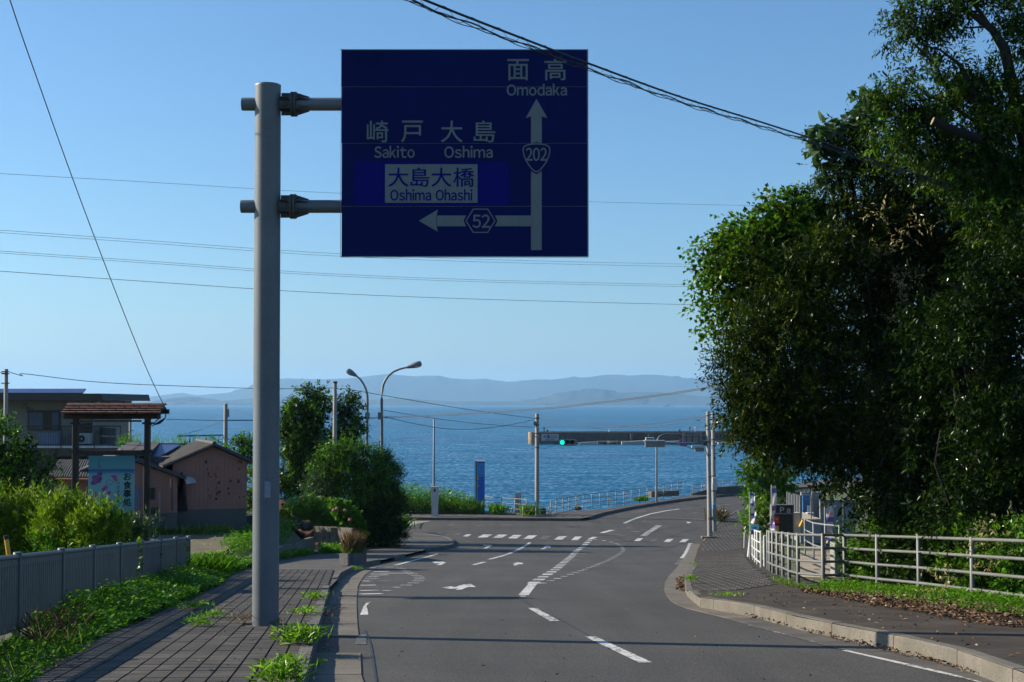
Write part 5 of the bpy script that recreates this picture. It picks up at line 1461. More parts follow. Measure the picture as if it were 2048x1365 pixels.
# wing to the left with a hooded vent
m_ = MB(); m_.bx(108, 961, 180, 1060, 54, 3); m_.build('side_wall', PINK, t2)
mm = MB()
for i in range(22): mm.bx(109 + i * 3.2, 963, 109.8 + i * 3.2, 1059, 53.98, .018)
mm.build('siding_ribs', PINK, t2)['kind'] = 'stuff'
m_ = MB(); p0, p1 = P(96, 960, 53.7), P(186, 960, 53.7); m_.prism([p0, p1, P(196, 925, 58), P(120, 925, 58)], (0, 0, .09)); rf_ = m_.build('wing_roof', ROOFD, t2)
mm = MB()
for i in range(18):
    t = i / 17; mm.tube([p0.lerp(p1, t) + Vector((0, 0, .1)), P(120, 925, 58).lerp(P(196, 925, 58), t) + Vector((0, 0, .1))], .03, 5)
mm.build('roof_corrugations', ROOFD, rf_)['kind'] = 'stuff'
m_ = MB(); m_.tube([P(95, 959, 53.6), P(187, 959.5, 53.6)], .045, 8); m_.build('gutter', M('orange_brown_gutter', (0.3, 0.12, 0.06), .6), t2)
hp = [P(122.5 + 13 * (1 - math.cos(t * math.pi / 2)), 986 - 13.5 * math.sin(t * math.pi / 2), 53.6) for t in np.linspace(0, 1, 7)]
m_ = MB(); k = len(hp); m_.add(hp + [p + Vector((.2, .32, 0)) for p in hp], [(i, i + 1, k + i + 1, k + i) for i in range(k - 1)]); m_.build('vent_hood', WHT, t2)
m_ = MB(); m_.bx(136, 973, 145.5, 988, 53.8, .15); m_.build('vent_box', FOUND, t2)
# long roof with blue solar sheets behind
lr = thing('long_shed', (P(300, 930, 60).x, 60, -5.1), 'long low shed with blue solar sheeting on its dark roof behind the pink house', 'house')
for (x0, x1, mt, nm) in ((232, 262, ROOFD, 'roof_slope'), (262, 300, ROOFD, 'roof_slope'), (262, 352, SOLAR, 'solar_panel')):
    if nm == 'roof_slope':
        q = [P(x0 - 10, 912, 57.5), P(x1 - 2, 912, 57.5), P(x1 + 20, 888.6, 61.5), P(x0 + 24, 888.6, 61.5)]
    else:
        q = [P(253, 935, 57.1), P(288, 935, 57.1), P(362, 893, 61.2), P(303, 893, 61.2)]
    m_ = MB(); m_.prism(q, (0, 0, .08)); m_.build(nm, mt, lr)
m_ = MB(); m_.bx(225, 914, 335, 985, 58, 3); m_.build('wall', FOUND, lr)
m_ = MB(); m_.bx(240, 887, 372, 890.4, 61.4, .25); m_.build('ridge_cap', ROOFD, lr)

# low walls round the houses
m_ = MB(); m_.bx(490, 1032, 560, 1060, 60, .2); tag(m_.build('low_wall', FOUND, bevel=.01), 'low grey concrete wall between the pink shed and the drive', 'wall')

# ---------------- tiled sign frame of the restaurant
dR = 31.2
zR = ZG(P(222, 1, dR).x, dR)
rs = thing('restaurant_sign_frame', (P(222, 1, dR).x, dR, zR), 'dark wooden sign frame with a small tiled roof, board hanging inside', 'sign frame')
for x0, x1 in ((145, 155.5), (288.5, 299)):
    A, B_ = P(x0, 836, dR), P(x1, 836, dR)
    m_ = MB(); m_.box(((A.x + B_.x) / 2, dR + .08, (A.z + zR - .2) / 2), (B_.x - A.x, .15, A.z - zR + .2)); m_.build('post', WOODD, rs, bevel=.008)
m_ = MB(); m_.bx(143, 901, 301, 910.6, dR + .02, .12); m_.build('cross_beam', WOODD, rs)
m_ = MB(); m_.bx(127, 828, 315, 838.5, dR - .05, .3); m_.build('eaves_beam', WOODD, rs)
m_ = MB(); m_.bx(160, 840.6, 282, 844.4, dR + .05, .06); m_.build('lamp_tube', FOUND, rs)
for px in (142, 158, 286, 302):
    for yy in (845, 900):
        m_ = MB(); m_.bx(px - 2, yy, px + 2.5, yy + 4, dR, .2); m_.build('bolt', CABLE, rs)
for px in (172, 272): m_ = MB(); m_.bx(px - 2, 911, px + 2.5, 917, dR + .03, .1); m_.build('bracket', CABLE, rs)
# roof: gabled, four visible courses of tiles
rfm = MB(); A, B_ = P(124, 829, dR - .42), P(317, 829, dR - .42); zr = P(0, 808, dR).z
zl = A.z
rfm.add([(A.x, dR - .40, zl), (B_.x, dR - .40, zl), (B_.x, dR + .1, zr - .03), (A.x, dR + .1, zr - .03), (A.x, dR + .6, zl), (B_.x, dR + .6, zl)], [(0, 1, 2, 3), (3, 2, 5, 4), (0, 3, 4), (1, 5, 2), (0, 4, 5, 1)])
rfo = rfm.build('roof_deck', WOODD, rs)
rows = 4
sd = Vector((0, .5, zr - .03 - zl)) / rows
tw = .33; tme = None
n_t = 0
for r in range(rows):
    x = A.x - .03 - (tw / 2 if r % 2 else 0)
    while x < B_.x + .02:
        x0 = max(x, A.x - .03); x1 = min(x + tw - .022, B_.x + .03)
        if x1 - x0 > .05:
            for s_ in (1, -1):
                b0 = Vector((x0, dR + .1 + s_ * (-.5), zl)) + Vector((0, s_ * sd.y, sd.z)) * r + Vector((0, -s_ * .02, .014))
                b1 = b0 + Vector((0, s_ * sd.y, sd.z)) * 1.06
                m_ = MB(); dx = Vector((x1 - x0, 0, 0)); up_ = Vector((0, -s_ * .012, .035))
                m_.add([b0, b0 + dx, b1 + dx, b1, b0 + up_, b0 + dx + up_, b1 + dx, b1 + up_ * .15], [(0, 1, 2, 3), (4, 5, 6, 7), (0, 1, 5, 4), (1, 2, 6, 5), (2, 3, 7, 6), (3, 0, 4, 7)])
                if s_ == 1: m_.build('tile', TILE, rfo)
        x += tw
for i in range(7):
    t0, t1_ = i / 7, (i + 1) / 7
    x0, x1 = lerp(A.x - .04, B_.x + .04, t0), lerp(A.x - .04, B_.x + .04, t1_) - .01
    m_ = MB(); pts = [(x0, dR + .1 + math.cos(a) * .085, zr - .035 + math.sin(a) * .05) for a in np.linspace(0, math.pi, 7)]
    m_.prism(pts, (x1 - x0, 0, 0)); m_.build('ridge_tile', TILE, rfo)
# hanging picture board
dK = 31.15
bd_ = thing('restaurant_board', (P(222, 1, dK).x, dK, P(1, 1029, dK).z), 'tall pale blue picture board with black vertical lettering hanging in the wooden frame', 'sign')
def pic_mat():
    m, N, L, B = nodes_of('sea_picture_print')
    pos = N.new('ShaderNodeNewGeometry').outputs['Position']; sx = N.new('ShaderNodeSeparateXYZ'); L.new(pos, sx.inputs[0])
    mr = N.new('ShaderNodeMapRange'); zt, zb = P(1, 912, dK).z, P(1, 1029, dK).z
    L.new(sx.outputs[2], mr.inputs[0]); mr.inputs[1].default_value = zt; mr.inputs[2].default_value = zb
    nz = noise(N, L, pos, 9, 4); ad = N.new('ShaderNodeMath'); ad.operation = 'MULTIPLY_ADD'; L.new(nz.outputs[0], ad.inputs[0]); ad.inputs[1].default_value = .03; L.new(mr.outputs[0], ad.inputs[2])
    c = ramp(N, L, ad.outputs[0], [(0.0, (0.03, 0.17, 0.21)), (0.20, (0.07, 0.23, 0.26)), (0.235, (0.09, 0.25, 0.29)), (0.25, (0.015, 0.07, 0.2)), (0.29, (0.03, 0.13, 0.27)), (0.33, (0.13, 0.31, 0.34)), (0.45, (0.18, 0.36, 0.37)), (1.0, (0.16, 0.34, 0.38))])
    L.new(c, B.inputs['Base Color']); B.inputs['Roughness'].default_value = .45
    return m
m_ = MB(); m_.bx(175.6, 912.4, 269, 1029, dK, .04); m_.build('panel', pic_mat(), bd_)
lettering('お食事処', 246, 945, 263.5, 1013, dK, DARKPRINT, bd_, .006, vertical=True)
lettering('いけす割烹', 232.5, 962, 240.5, 1006, dK, DARKPRINT, bd_, .001, vertical=True)
PUR = M('purple_print', (0.16, 0.05, 0.18), .5, nz=(8, .5)); MAG = M('magenta_print', (0.38, 0.07, 0.22), .5, nz=(8, .3)); INK = M('grey_blue_print', (0.06, 0.12, 0.22), .5, nz=(8, .3))
def blob_px(cx, cy, rx, ry, seed, n=18):
    g = np.random.default_rng(seed); return [(cx + math.cos(a) * rx * (.75 + .4 * g.random()), cy + math.sin(a) * ry * (.75 + .4 * g.random())) for a in np.linspace(0, 2 * math.pi, n + 1)[:-1]]
flat('printed_fish_dish', [blob_px(194, 959, 11, 9.5, 1)], dK - .002, PUR, bd_)
flat('printed_fish_dish', [blob_px(200, 948, 5.5, 5, 2), blob_px(188, 966, 7, 5, 3)], dK - .0025, PUR, bd_)
flat('printed_slices', [[(202, 979), (212, 970), (217, 975), (208, 984)], [(184, 994), (192, 983), (195, 993), (188, 999)], [(213, 986), (221, 981), (222, 988), (216, 991)], [(221, 951), (233, 950), (236, 962), (231, 964)], [(205, 997), (212, 992), (214, 1001), (208, 1006)]], dK - .002, MAG, bd_)
flat('printed_outline', ribbon(blob_px(220, 965, 8, 5.5, 5), 1.2) + [[(196, 935.6), (197.4, 918), (198.2, 918), (198.4, 936)], [(199.4, 935.6), (198.2, 917.6), (198.8, 917.6), (201, 935.6)], [(178, 935.2), (262, 936.6), (262, 937.2), (178, 935.8)]], dK - .002, INK, bd_)
# insulator bracket on the roof end with a drooping cable
m_ = MB(); m_.tube([P(316, 829, dR), P(326, 824, dR), P(333, 823, dR)], .02, 6); m_.build('wire_bracket', CABLE, rs)
m_ = MB(); c = P(333, 823, dR); m_.tube([c + Vector((-.05, 0, 0)), c + Vector((.06, 0, 0))], .045, 8); m_.build('insulator', CABLE, rs)
m_ = MB(); m_.tube([P(332, 824, dR), P(331, 836, dR), P(324, 842, dR), P(318, 846, dR), P(309, 850, dR)], [.012, .012, .03, .035, .012], 6); m_.build('drop_cable', CABLE, rs)
m_ = MB(); m_.tube([P(299, 846, dR), P(306, 853, dR), P(312, 843, dR), P(318, 838, dR), P(322, 832, dR)], .012, 5); m_.build('loop_cable', CABLE, rs)
m_ = MB(); m_.bx(299, 976, 309, 998, dR - .05, .15); m_.build('switch_box', WOODD, rs)

# ---------------- retaining wall, planter, garden wall and rocks
RW = M('old_concrete', (0.13, 0.12, 0.10), .9, nz=(2, .3), fine=(30, .25), bump=(25, .02), dirt=(3, .48, (0.06, 0.055, 0.045)))
bot = [gp(x, y, .12) for x, y in [(500, 1134), (545, 1124), (585, 1114), (628, 1106)]]
rw = thing('retaining_wall', tuple(bot[0]), 'short weathered retaining wall holding up the grassy lot beside the pavement', 'wall')
tops = [.30, .42, .56, .70]
for i in range(3):
    a, b = bot[i], bot[i + 1]; n_ = Vector((-.2, -.02, 0))
    vs = [a, b, b + n_, a + n_]; vs = [v - Vector((0, 0, .1)) for v in vs] + [v + Vector((0, 0, (tops[i] if j in (0, 3) else tops[i + 1]))) for j, v in enumerate(vs)]
    m_ = MB(); m_.add(vs, [(0, 1, 2, 3), (4, 5, 6, 7), (0, 1, 5, 4), (1, 2, 6, 5), (2, 3, 7, 6), (3, 0, 4, 7)]); m_.build('wall_section', RW, rw)
pc = gp(693, 1131, .15)
PLC = M('planter_concrete', (0.10, 0.10, 0.105), .85, nz=(3, .3), fine=(30, .25), bump=(30, .01), dirt=(5, .55, (0.08, 0.08, 0.08)))
plt = thing('planter_box', tuple(pc), 'grey concrete planter box of dry grass on the pavement edge', 'planter')
cA = gp(678.5, 1131, .15); cB = gp(698, 1131.6, .15); cC = cB + Vector((.42, 1.35, RD(cB.y + 1.35) - RD(cB.y))); cD = cA + Vector((.42, 1.35, RD(cB.y + 1.35) - RD(cB.y)))
hP = .38
for q0, q1 in ((cA, cB), (cB, cC), (cC, cD), (cD, cA)):
    d_ = (q1 - q0); nI = Vector((-d_.y, d_.x, 0)).normalized() * .05
    n = 2 if d_.length < .6 else 6
    for i in range(n):
        s0 = q0.lerp(q1, i / n); s1 = q0.lerp(q1, (i + 1) / n - .012)
        m_ = MB(); m_.prism([s0, s1, s1 + nI, s0 + nI], (0, 0, hP)); m_.build('side_slab', PLC, plt)
m_ = MB(); m_.add([q + Vector((0, 0, hP - .05)) for q in (cA, cB, cC, cD)], [(0, 1, 2, 3)]); m_.build('soil', M('potting_soil', (0.05, 0.04, 0.03), 1.0), plt)
# garden wall
gwl = [P(631, 1078, 66), P(672, 1080, 65)]
zb = -6.75
m_ = MB(); a, b = P(628, 1053, 66), P(662, 1056, 65)
m_.prism([(a.x, 66, -7.0), (b.x, 65.2, -7.0), (b.x, 65.2, b.z), (a.x, 66, a.z)], (.05, .25, 0)); gw_ = m_.build('garden_wall', RW)
tag(gw_, 'low brown concrete garden wall under the clipped azalea', 'wall')
m_ = MB(); a, b = P(661.5, 1055, 65), P(672.5, 1054, 64.8); m_.box(((a.x + b.x) / 2, 65.1, (a.z - 7.0) / 2), (b.x - a.x, .35, a.z + 7.0)); tag(m_.build('gate_pillar', M('tan_concrete', (0.2, 0.17, 0.125), .9, bump=(20, .01))), 'short tan concrete pillar ending the low garden wall', 'pillar')
m_ = MB(); a, b = P(672.8, 1056, 64.6), P(700, 1060, 63); m_.prism([(a.x, 64.9, -7.0), (b.x, 63.6, -7.0), (b.x, 63.6, b.z), (a.x, 64.9, a.z)], (.1, .2, 0)); tag(m_.build('garden_wall', SEAWALL), 'dark concrete wall under the big round shrub', 'wall')
ROCK = M('garden_rock', (0.055, 0.045, 0.036), .9, nz=(3, .35), fine=(20, .3), bump=(10, .05))
def rock(px, py, d, rx, rz, seed, label, mat=ROCK):
    g = np.random.default_rng(seed); c = P(px, py, d)
    bm = bmesh.new(); bmesh.ops.create_icosphere(bm, subdivisions=3, radius=1)
    k = g.normal(size=(6, 3)); ph = g.random(6) * 6
    for v in bm.verts:
        n = sum(math.sin(v.co.dot(Vector(k[i])) * 2.2 + ph[i]) for i in range(6)) / 6
        v.co = Vector((v.co.x * rx, v.co.y * rx * .8, v.co.z * rz)) * (1 + n * .35)
    me = bpy.data.meshes.new('garden_rock'); bm.to_mesh(me); bm.free(); me.materials.append(mat)
    o = bpy.data.objects.new('garden_rock', me); COL.objects.link(o); o.location = c; tag(o, label, 'rock', 'rocks in the garden bed')
for i, (px, py, d, rx, rz, lb) in enumerate([(583, 1046, 66.4, .32, .32, 'brown rock at the left end of the azalea bed'), (597, 1049, 66.4, .22, .22, 'small brown rock tucked between two larger rocks of the azalea bed'), (612, 1052, 66.4, .34, .26, 'broad low rock in the azalea bed next to the garden wall'), (609, 1000, 70, .30, .24, 'large dark boulder under the pale shrub above the red soil'), (622, 1004, 68, .32, .26, 'grey brown boulder just right of the red soil patch'), (640, 1004, 68, .3, .26, 'dark boulder against the foot of the round shrub')]):
    rock(px, py, d, rx, rz, i + 3, lb)
RSOIL = M('red_soil', (0.10, 0.045, 0.028), .95, nz=(3, .3), fine=(20, .3), bump=(20, .02))
def bank(name, pts, mat, kind='structure'):
    m_ = MB(); m_.add([P(*p) for p in pts], [tuple(range(len(pts)))]); 
    return m_.build(name, mat, kind=kind)
m_ = MB(); gxn, gyn = 16, 12
A0, A1, B0, B1 = P(556, 1064, 66.8), P(665, 1078, 66.8), P(540, 1003, 74), P(665, 1006, 74)
vs = []
for i in range(gxn):
    for j in range(gyn):
        s, t = i / (gxn - 1), j / (gyn - 1)
        p = A0.lerp(A1, s).lerp(B0.lerp(B1, s), t); p = p + Vector((0, 0, .08 * math.sin(s * 9 + t * 7) + .06 * math.sin(s * 23 - t * 15))); vs.append(p)
m_.add(vs, [(i * gyn + j, (i + 1) * gyn + j, (i + 1) * gyn + j + 1, i * gyn + j + 1) for i in range(gxn - 1) for j in range(gyn - 1)], True)
m_.build('red_soil_bank', RSOIL, kind='structure')
# drive between the lot and the garden, gravel lot
def zgl(o): return lambda x, y: ZG(x, y) + o
sheet('driveway', [(-14, 57), (-10.6, 57), (-8.75, 62.2), (-7.6, 66), (-7.8, 70), (-9.2, 67.5), (-11.5, 64), (-14.5, 62)], zgl(.05), M('old_drive_asphalt', (0.055, 0.05, 0.043), .9, nz=(1, .2), fine=(20, .2)), .7)
sheet('gravel_lot', [(-12.5, 44.5), (-9.4, 44), (-9.6, 50), (-9.8, 54.5), (-13.5, 55), (-15, 50)], zgl(.04), M('lot_gravel', (0.11, 0.088, 0.062), .95, nz=(1.2, .3), fine=(18, .35), bump=(20, .03), dirt=(1.6, .52, (0.08, 0.11, 0.03))), .7)

# ================================================================== BREAKWATER AND BOATS
dBW = 427.0
BWC = M('breakwater_concrete', (0.075, 0.068, 0.058), .9, nz=(.12, .25), fine=(1.5, .2), bump=(2, .05), dirt=(.25, .55, (0.06, 0.055, 0.05)))
bw = thing('breakwater', (P(1200, 888, dBW).x, dBW, SEA), 'long dark concrete breakwater crossing the bay', 'breakwater')
edges = [1069, 1100, 1131, 1163, 1195, 1227, 1259, 1291, 1323, 1355, 1387, 1419, 1451, 1483, 1515, 1600, 1760]
for x0, x1 in zip(edges, edges[1:]):
    j = .03 * math.sin(x0)
    A, B_ = P(x0 + .25, 889, dBW), P(x1 - .25, 865.5 - (x0 - 1069) * .003, dBW)
    m_ = MB(); m_.box(((A.x + B_.x) / 2, dBW + 2.5 + j, (SEA - 1 + B_.z) / 2), (B_.x - A.x, 5, B_.z - SEA + 1)); m_.build('caisson', BWC, bw)
    m_ = MB(); m_.box(((A.x + B_.x) / 2, dBW + 4.2, B_.z + .12), (B_.x - A.x, 1.2, .24)); m_.build('coping', M('coping_concrete', (0.14, 0.12, 0.10), .9, nz=(.5, .15)) if x0 == 1069 else bpy.data.materials['coping_concrete'], bw)
A, B_ = P(1064.6, 889, dBW - 1), P(1068.8, 865, dBW - 1)
m_ = MB(); m_.tube([((A.x + B_.x) / 2, dBW + 2, SEA - 1), ((A.x + B_.x) / 2, dBW + 2, B_.z)], 1.5, 16); m_.build('rounded_end', M('tan_breakwater_end', (0.30, 0.22, 0.13), .9, nz=(.5, .3)), bw)
m_ = MB(); A, B_ = P(1195, 880, dBW - 3), P(1700, 880, dBW - 3); m_.box(((A.x + B_.x) / 2, dBW - 2, (SEA - 1 + SEA + 1.0) / 2), (B_.x - A.x, 3.8, 2.0)); m_.build('inner_ledge', BWC, bw)
m_ = MB(); A, B_ = P(1260, 880, dBW), P(1266, 868, dBW); m_.box(((A.x + B_.x) / 2, dBW - 1, (SEA + B_.z) / 2), (B_.x - A.x, 2, B_.z - SEA)); m_.build('buttress', BWC, bw)
g_ = np.random.default_rng(8)
for k in range(46):
    px = 1165 + g_.random() * 380; s_ = .5 + g_.random() * .9
    if 1235 < px < 1300: continue
    bm = bmesh.new(); bmesh.ops.create_icosphere(bm, subdivisions=1, radius=1)
    for v in bm.verts: v.co *= .75 + .5 * g_.random()
    me = bpy.data.meshes.new('armour_rock'); bm.to_mesh(me); bm.free(); me.materials.append(bpy.data.materials['tan_concrete'] if g_.random() < .35 else ROCK)
    o = bpy.data.objects.new('armour_rock', me); COL.objects.link(o); o.parent = bw
    o.location = Vector((P(px, 886, dBW - 5).x, dBW - 4.6 + g_.random(), SEA + .25)) - Vector(bw.location); o.scale = (s_ * 1.5, s_, s_ * .7)
def small_boat(px, py, d, L_, label, cabin=True, yaw=0.0, name='moored_boat', sz=1.0):
    c = P(px, py, d); c.z = SEA
    t = thing(name, tuple(c), label, 'boat')
    n = 9; vs = []; Fc = []
    for i in range(n):
        s = i / (n - 1); x = (s - .5) * L_; w = .16 * L_ * math.sin(min(1, (1 - s) * 1.9 + .06) * math.pi / 2) * (.8 + .2 * min(1, s * 5)); h = .11 * L_ + .07 * L_ * s ** 2
        vs += [(x, -w, h), (x, -w * .6, -.02 * L_), (x, w * .6, -.02 * L_), (x, w, h)]
    for i in range(n - 1):
        for j in range(3): Fc.append((i * 4 + j, i * 4 + j + 1, i * 4 + j + 5, i * 4 + j + 4))
        Fc.append((i * 4 + 3, i * 4, i * 4 + 4, i * 4 + 7))
    Fc.append((0, 1, 2, 3)); e_ = (n - 1) * 4; Fc.append((e_, e_ + 1, e_ + 2, e_ + 3))
    rot = Matrix.Rotation(yaw, 3, 'Z')
    m_ = MB(); m_.add([Vector(c) + rot @ Vector(v) for v in vs], Fc); m_.build('hull', WHT, t)
    if cabin:
        m_ = MB(); m_.box(Vector(c) + rot @ Vector((-.05 * L_, 0, .2 * L_)), (.34 * L_, .18 * L_, .16 * L_), rz=yaw); cb_ = m_.build('cabin', WHT, t, bevel=.015 * L_)
        m_ = MB(); m_.box(Vector(c) + rot @ Vector((-.05 * L_, -.091 * L_, .225 * L_)), (.26 * L_, .004 * L_, .05 * L_), rz=yaw); m_.build('window', GLASSD, cb_)
        m_ = MB(); m_.tube([Vector(c) + rot @ Vector((-.1 * L_, 0, .27 * L_)), Vector(c) + rot @ Vector((-.1 * L_, 0, .42 * L_))], .006 * L_, 5); m_.build('mast', GREYP, t)
    return t
small_boat(1270, 888, 420, 8, 'white open boat moored left of the lamp pole at the breakwater', cabin=False)
small_boat(1302, 888, 420, 7.5, 'white cabin boat moored just right of the grey signal head at the breakwater')
small_boat(1338, 888, 420, 7, 'small white boat moored by the breakwater left of the round sign', cabin=False)
small_boat(1176, 888, 420, 5.5, 'pale open boat lying under the breakwater near the green light', cabin=False)
small_boat(1456, 888, 420, 6, 'low white boat moored between the poles and the trees', cabin=False)
m_ = MB(); A, B_ = P(1247, 1, 421), P(1295, 1, 421); m_.box(((A.x + B_.x) / 2, 421.5, SEA + .25), (B_.x - A.x, 1.6, .5)); tag(m_.build('floating_jetty', WHT), 'pale floating jetty beside the breakwater', 'jetty')
ferry = small_boat(1332, 812.6, 6400, 34, 'distant white motor vessel crossing the strait', yaw=R_(180), name='ferry')
FOAM = M('foam', (0.30, 0.36, 0.40), .7, bump=(1, 0))
def foam(px0, px1, py, d, w, name='wake', curve=0.0):
    m_ = MB(); n = 14; a, b = P(px0, py, d).x, P(px1, py, d).x
    vs = []
    for i in range(n + 1):
        t = i / n; ww = w * math.sin(math.pi * min(1, t * 1.1 + .05)) * (.6 + .5 * abs(math.sin(i * 2.3)))
        y = d + curve * t
        vs += [(lerp(a, b, t), y - ww / 2, SEA + .012), (lerp(a, b, t), y + ww / 2, SEA + .012)]
    m_.add(vs, [(2 * i, 2 * i + 1, 2 * i + 3, 2 * i + 2) for i in range(n)]); o = m_.build(name, FOAM, kind='structure'); return o
foam(1350, 1380, 812, 5600, 560)
foam(1322, 1332, 813, 6300, 400)
foam(1000, 1086, 1, 388, 1.6, curve=-30); foam(1086, 1300, 1, 358, .9, curve=-25); foam(905, 1000, 1, 428, 1.5, curve=-38); foam(780, 900, 1, 440, 1.2, curve=-6)
for k, px in enumerate((714, 718, 722.5, 727)):
    d = 2700; c = P(px, 820, d); m_ = MB(); m_.tube([(c.x, d, SEA - .3), (c.x, d, SEA + .6), (c.x, d, SEA + 1.0)], [1.6, 1.8, .6], 10)
    tag(m_.build('mooring_buoy', WHT), ['leftmost white buoy of the short row far out on the water', 'second white buoy from the left in the far row on the water', 'third white buoy from the left in the far row on the water', 'rightmost white buoy of the far row, nearest the lamp post'][k], 'buoy', 'white buoys floating in a row near the lamp post')

# anglers on the breakwater -----------------------------------------------------
def person(px, d, z0, coat, label, pose='stand', facing=0.0, h=1.7):
    c = Vector((P(px, 866, d).x, d + 2.6, z0))
    t = thing('person', tuple(c), label, 'person')
    s = h / 1.7
    if pose == 'stand':
        J = [(0, 0, .95), (0, 0, 1.2), (0, 0, 1.43), (0, 0, 1.53), (0, .01, 1.62), (-.19, 0, 1.40), (-.25, .02, 1.14), (-.2, .2, 1.0), (.19, 0, 1.40), (.25, .02, 1.14), (.2, .22, 1.02), (-.1, 0, .9), (-.12, .02, .5), (-.12, 0, .07), (-.12, .13, .03), (.1, 0, .9), (.12, .02, .5), (.12, 0, .07), (.12, .13, .03)]
    else:
        J = [(0, 0, .18), (0, .02, .45), (0, .06, .68), (0, .08, .78), (0, .1, .87), (-.19, .05, .65), (-.24, .2, .45), (-.12, .38, .42), (.19, .05, .65), (.24, .2, .45), (.12, .38, .42), (-.1, .05, .16), (-.14, .42, .35), (-.14, .5, .05), (-.14, .62, .03), (.1, .05, .16), (.14, .42, .35), (.14, .5, .05), (.14, .62, .03)]
    E_ = [(0, 1), (1, 2), (2, 3), (3, 4), (2, 5), (5, 6), (6, 7), (2, 8), (8, 9), (9, 10), (0, 11), (11, 12), (12, 13), (13, 14), (0, 15), (15, 16), (16, 17), (17, 18)]
    Rr = [.15, .15, .14, .06, .105, .07, .055, .04, .07, .055, .04, .09, .065, .045, .05, .09, .065, .045, .05]
    me = bpy.data.meshes.new('body'); me.from_pydata([Vector(j) * s for j in J], E_, [])
    o = bpy.data.objects.new('body', me); COL.objects.link(o); o.parent = t; o.rotation_euler = (0, 0, facing)
    md = o.modifiers.new('skin', 'SKIN')
    for i, r in enumerate(Rr): me.skin_vertices[0].data[i].radius = (r * s, r * s)
    me.skin_vertices[0].data[0].use_root = True
    o.modifiers.new('sub', 'SUBSURF').levels = 1
    me.materials.append(coat)
    if pose == 'stand' and coat.name == 'dark_jacket':
        m_ = MB(); q = c + Vector((.2, .2, 1.0)); m_.tube([q, q + Vector((.5, .6, 1.9))], .012, 5); m_.build('fishing_rod', CABLE, t)
    return t
DJ = M('dark_jacket', (0.02, 0.02, 0.025), .8); WS = M('white_shirt', (0.65, 0.65, 0.66), .8); BS2 = M('blue_shirt', (0.12, 0.25, 0.5), .8)
zt_bw = P(1, 865, dBW).z
person(1088.6, dBW, zt_bw + .0, DJ, 'person in dark clothes standing at the end of the breakwater', h=1.75)
person(1095.5, dBW, zt_bw + .0, DJ, 'person in dark clothes sitting near the end of the breakwater', 'sit')
person(1382, dBW, zt_bw + .0, DJ, 'person in dark jacket holding a rod on the breakwater near the poles', h=1.7, facing=.4)
person(1387, dBW, zt_bw, BS2, 'person in blue shirt crouching between two standing people on the breakwater', 'sit')
person(1393, dBW, zt_bw + .0, WS, 'person in white shirt standing on the breakwater near the poles', h=1.65, facing=-.3)
person(1361.5, dBW, zt_bw, DJ, 'person in dark clothes sitting alone above the round sign', 'sit')
person(1220, dBW, zt_bw, WS, 'person in white sitting on the middle of the breakwater', 'sit')

# ================================================================== WIRES
def wire(pts, r, label, name='overhead_wire', mat=WIRE, group=None, cat='wire'):
    m_ = MB(); m_.tube(pts, r, 5, caps=False); return tag(m_.build(name, mat), label, cat, group)
def wl(pl, n=8):                                     # smooth wire through pixel + distance points
    out = []
    Pn = [P(*p) for p in pl]
    for i in range(len(Pn) - 1):
        p0 = Pn[max(i - 1, 0)]; p1 = Pn[i]; p2 = Pn[i + 1]; p3 = Pn[min(i + 2, len(Pn) - 1)]
        for k in range(n):
            t = k / n
            out.append(.5 * ((2 * p1) + (p2 - p0) * t + (2 * p0 - 5 * p1 + 4 * p2 - p3) * t * t + (3 * p1 - p0 - 3 * p2 + p3) * t ** 3))
    out.append(Pn[-1]); return out
w1 = wl([(-60, -260, 17), (20, 0, 20), (75, 160, 22.5), (150, 370, 25.5), (225, 568, 28.3), (290, 730, 30.4), (333, 822, 31.2)])
wire(w1, .009, 'thin twisted service wire dropping steeply to the tiled sign frame')
# bundle in front of the road sign: messenger, sagging cables and wire helix
main = [(700, -62, 13.2), (848, 0, 14.2), (1000, 60, 15.4), (1176, 127, 17.2), (1360, 194, 19.4), (1520, 244, 21.8), (1640, 283, 24), (1760, 325, 26.5), (1900, 370, 29)]
mw = wl(main, 16)
cb = thing('cable_bundle', tuple(mw[40]), 'thick black cable bundle wrapped in wire crossing in front of the blue sign', 'cable')
m_ = MB(); m_.tube(mw, .014, 8, caps=False); m_.build('messenger_cable', CABLE, cb)
lenw = [0]
for a, b in zip(mw, mw[1:]): lenw.append(lenw[-1] + (b - a).length)
def at_len(s):
    i = min(max(np.searchsorted(lenw, s) - 1, 0), len(mw) - 2); t = (s - lenw[i]) / max(lenw[i + 1] - lenw[i], 1e-6); return mw[i].lerp(mw[i + 1], t)
for k, (dz, am, ph) in enumerate(((.065, .018, 0), (.075, .014, 1.1), (.085, .02, 2.4), (.07, .016, 3.3))):
    pts = []; s = 0
    while s < lenw[-1]:
        pts.append(at_len(s) - Vector((.01 * math.sin(s * 3 + ph), .01, dz + am * math.sin(s * 5.2 + ph * 2)))); s += .12
    m_ = MB(); m_.tube(pts, .005 if k else .008, 5, caps=False); m_.build('hung_cable', CABLE, cb)
pts = []; s = 0
while s < lenw[-1]:
    a_ = s / .52 * 2 * math.pi; r_ = .056
    pts.append(at_len(s) + Vector((0, r_ * math.sin(a_) * .7, -.038 + r_ * 1.0 * math.cos(a_)))); s += .035
m_ = MB(); m_.tube(pts, .0028, 4, caps=False); m_.build('lashing_wire', CABLE, cb)
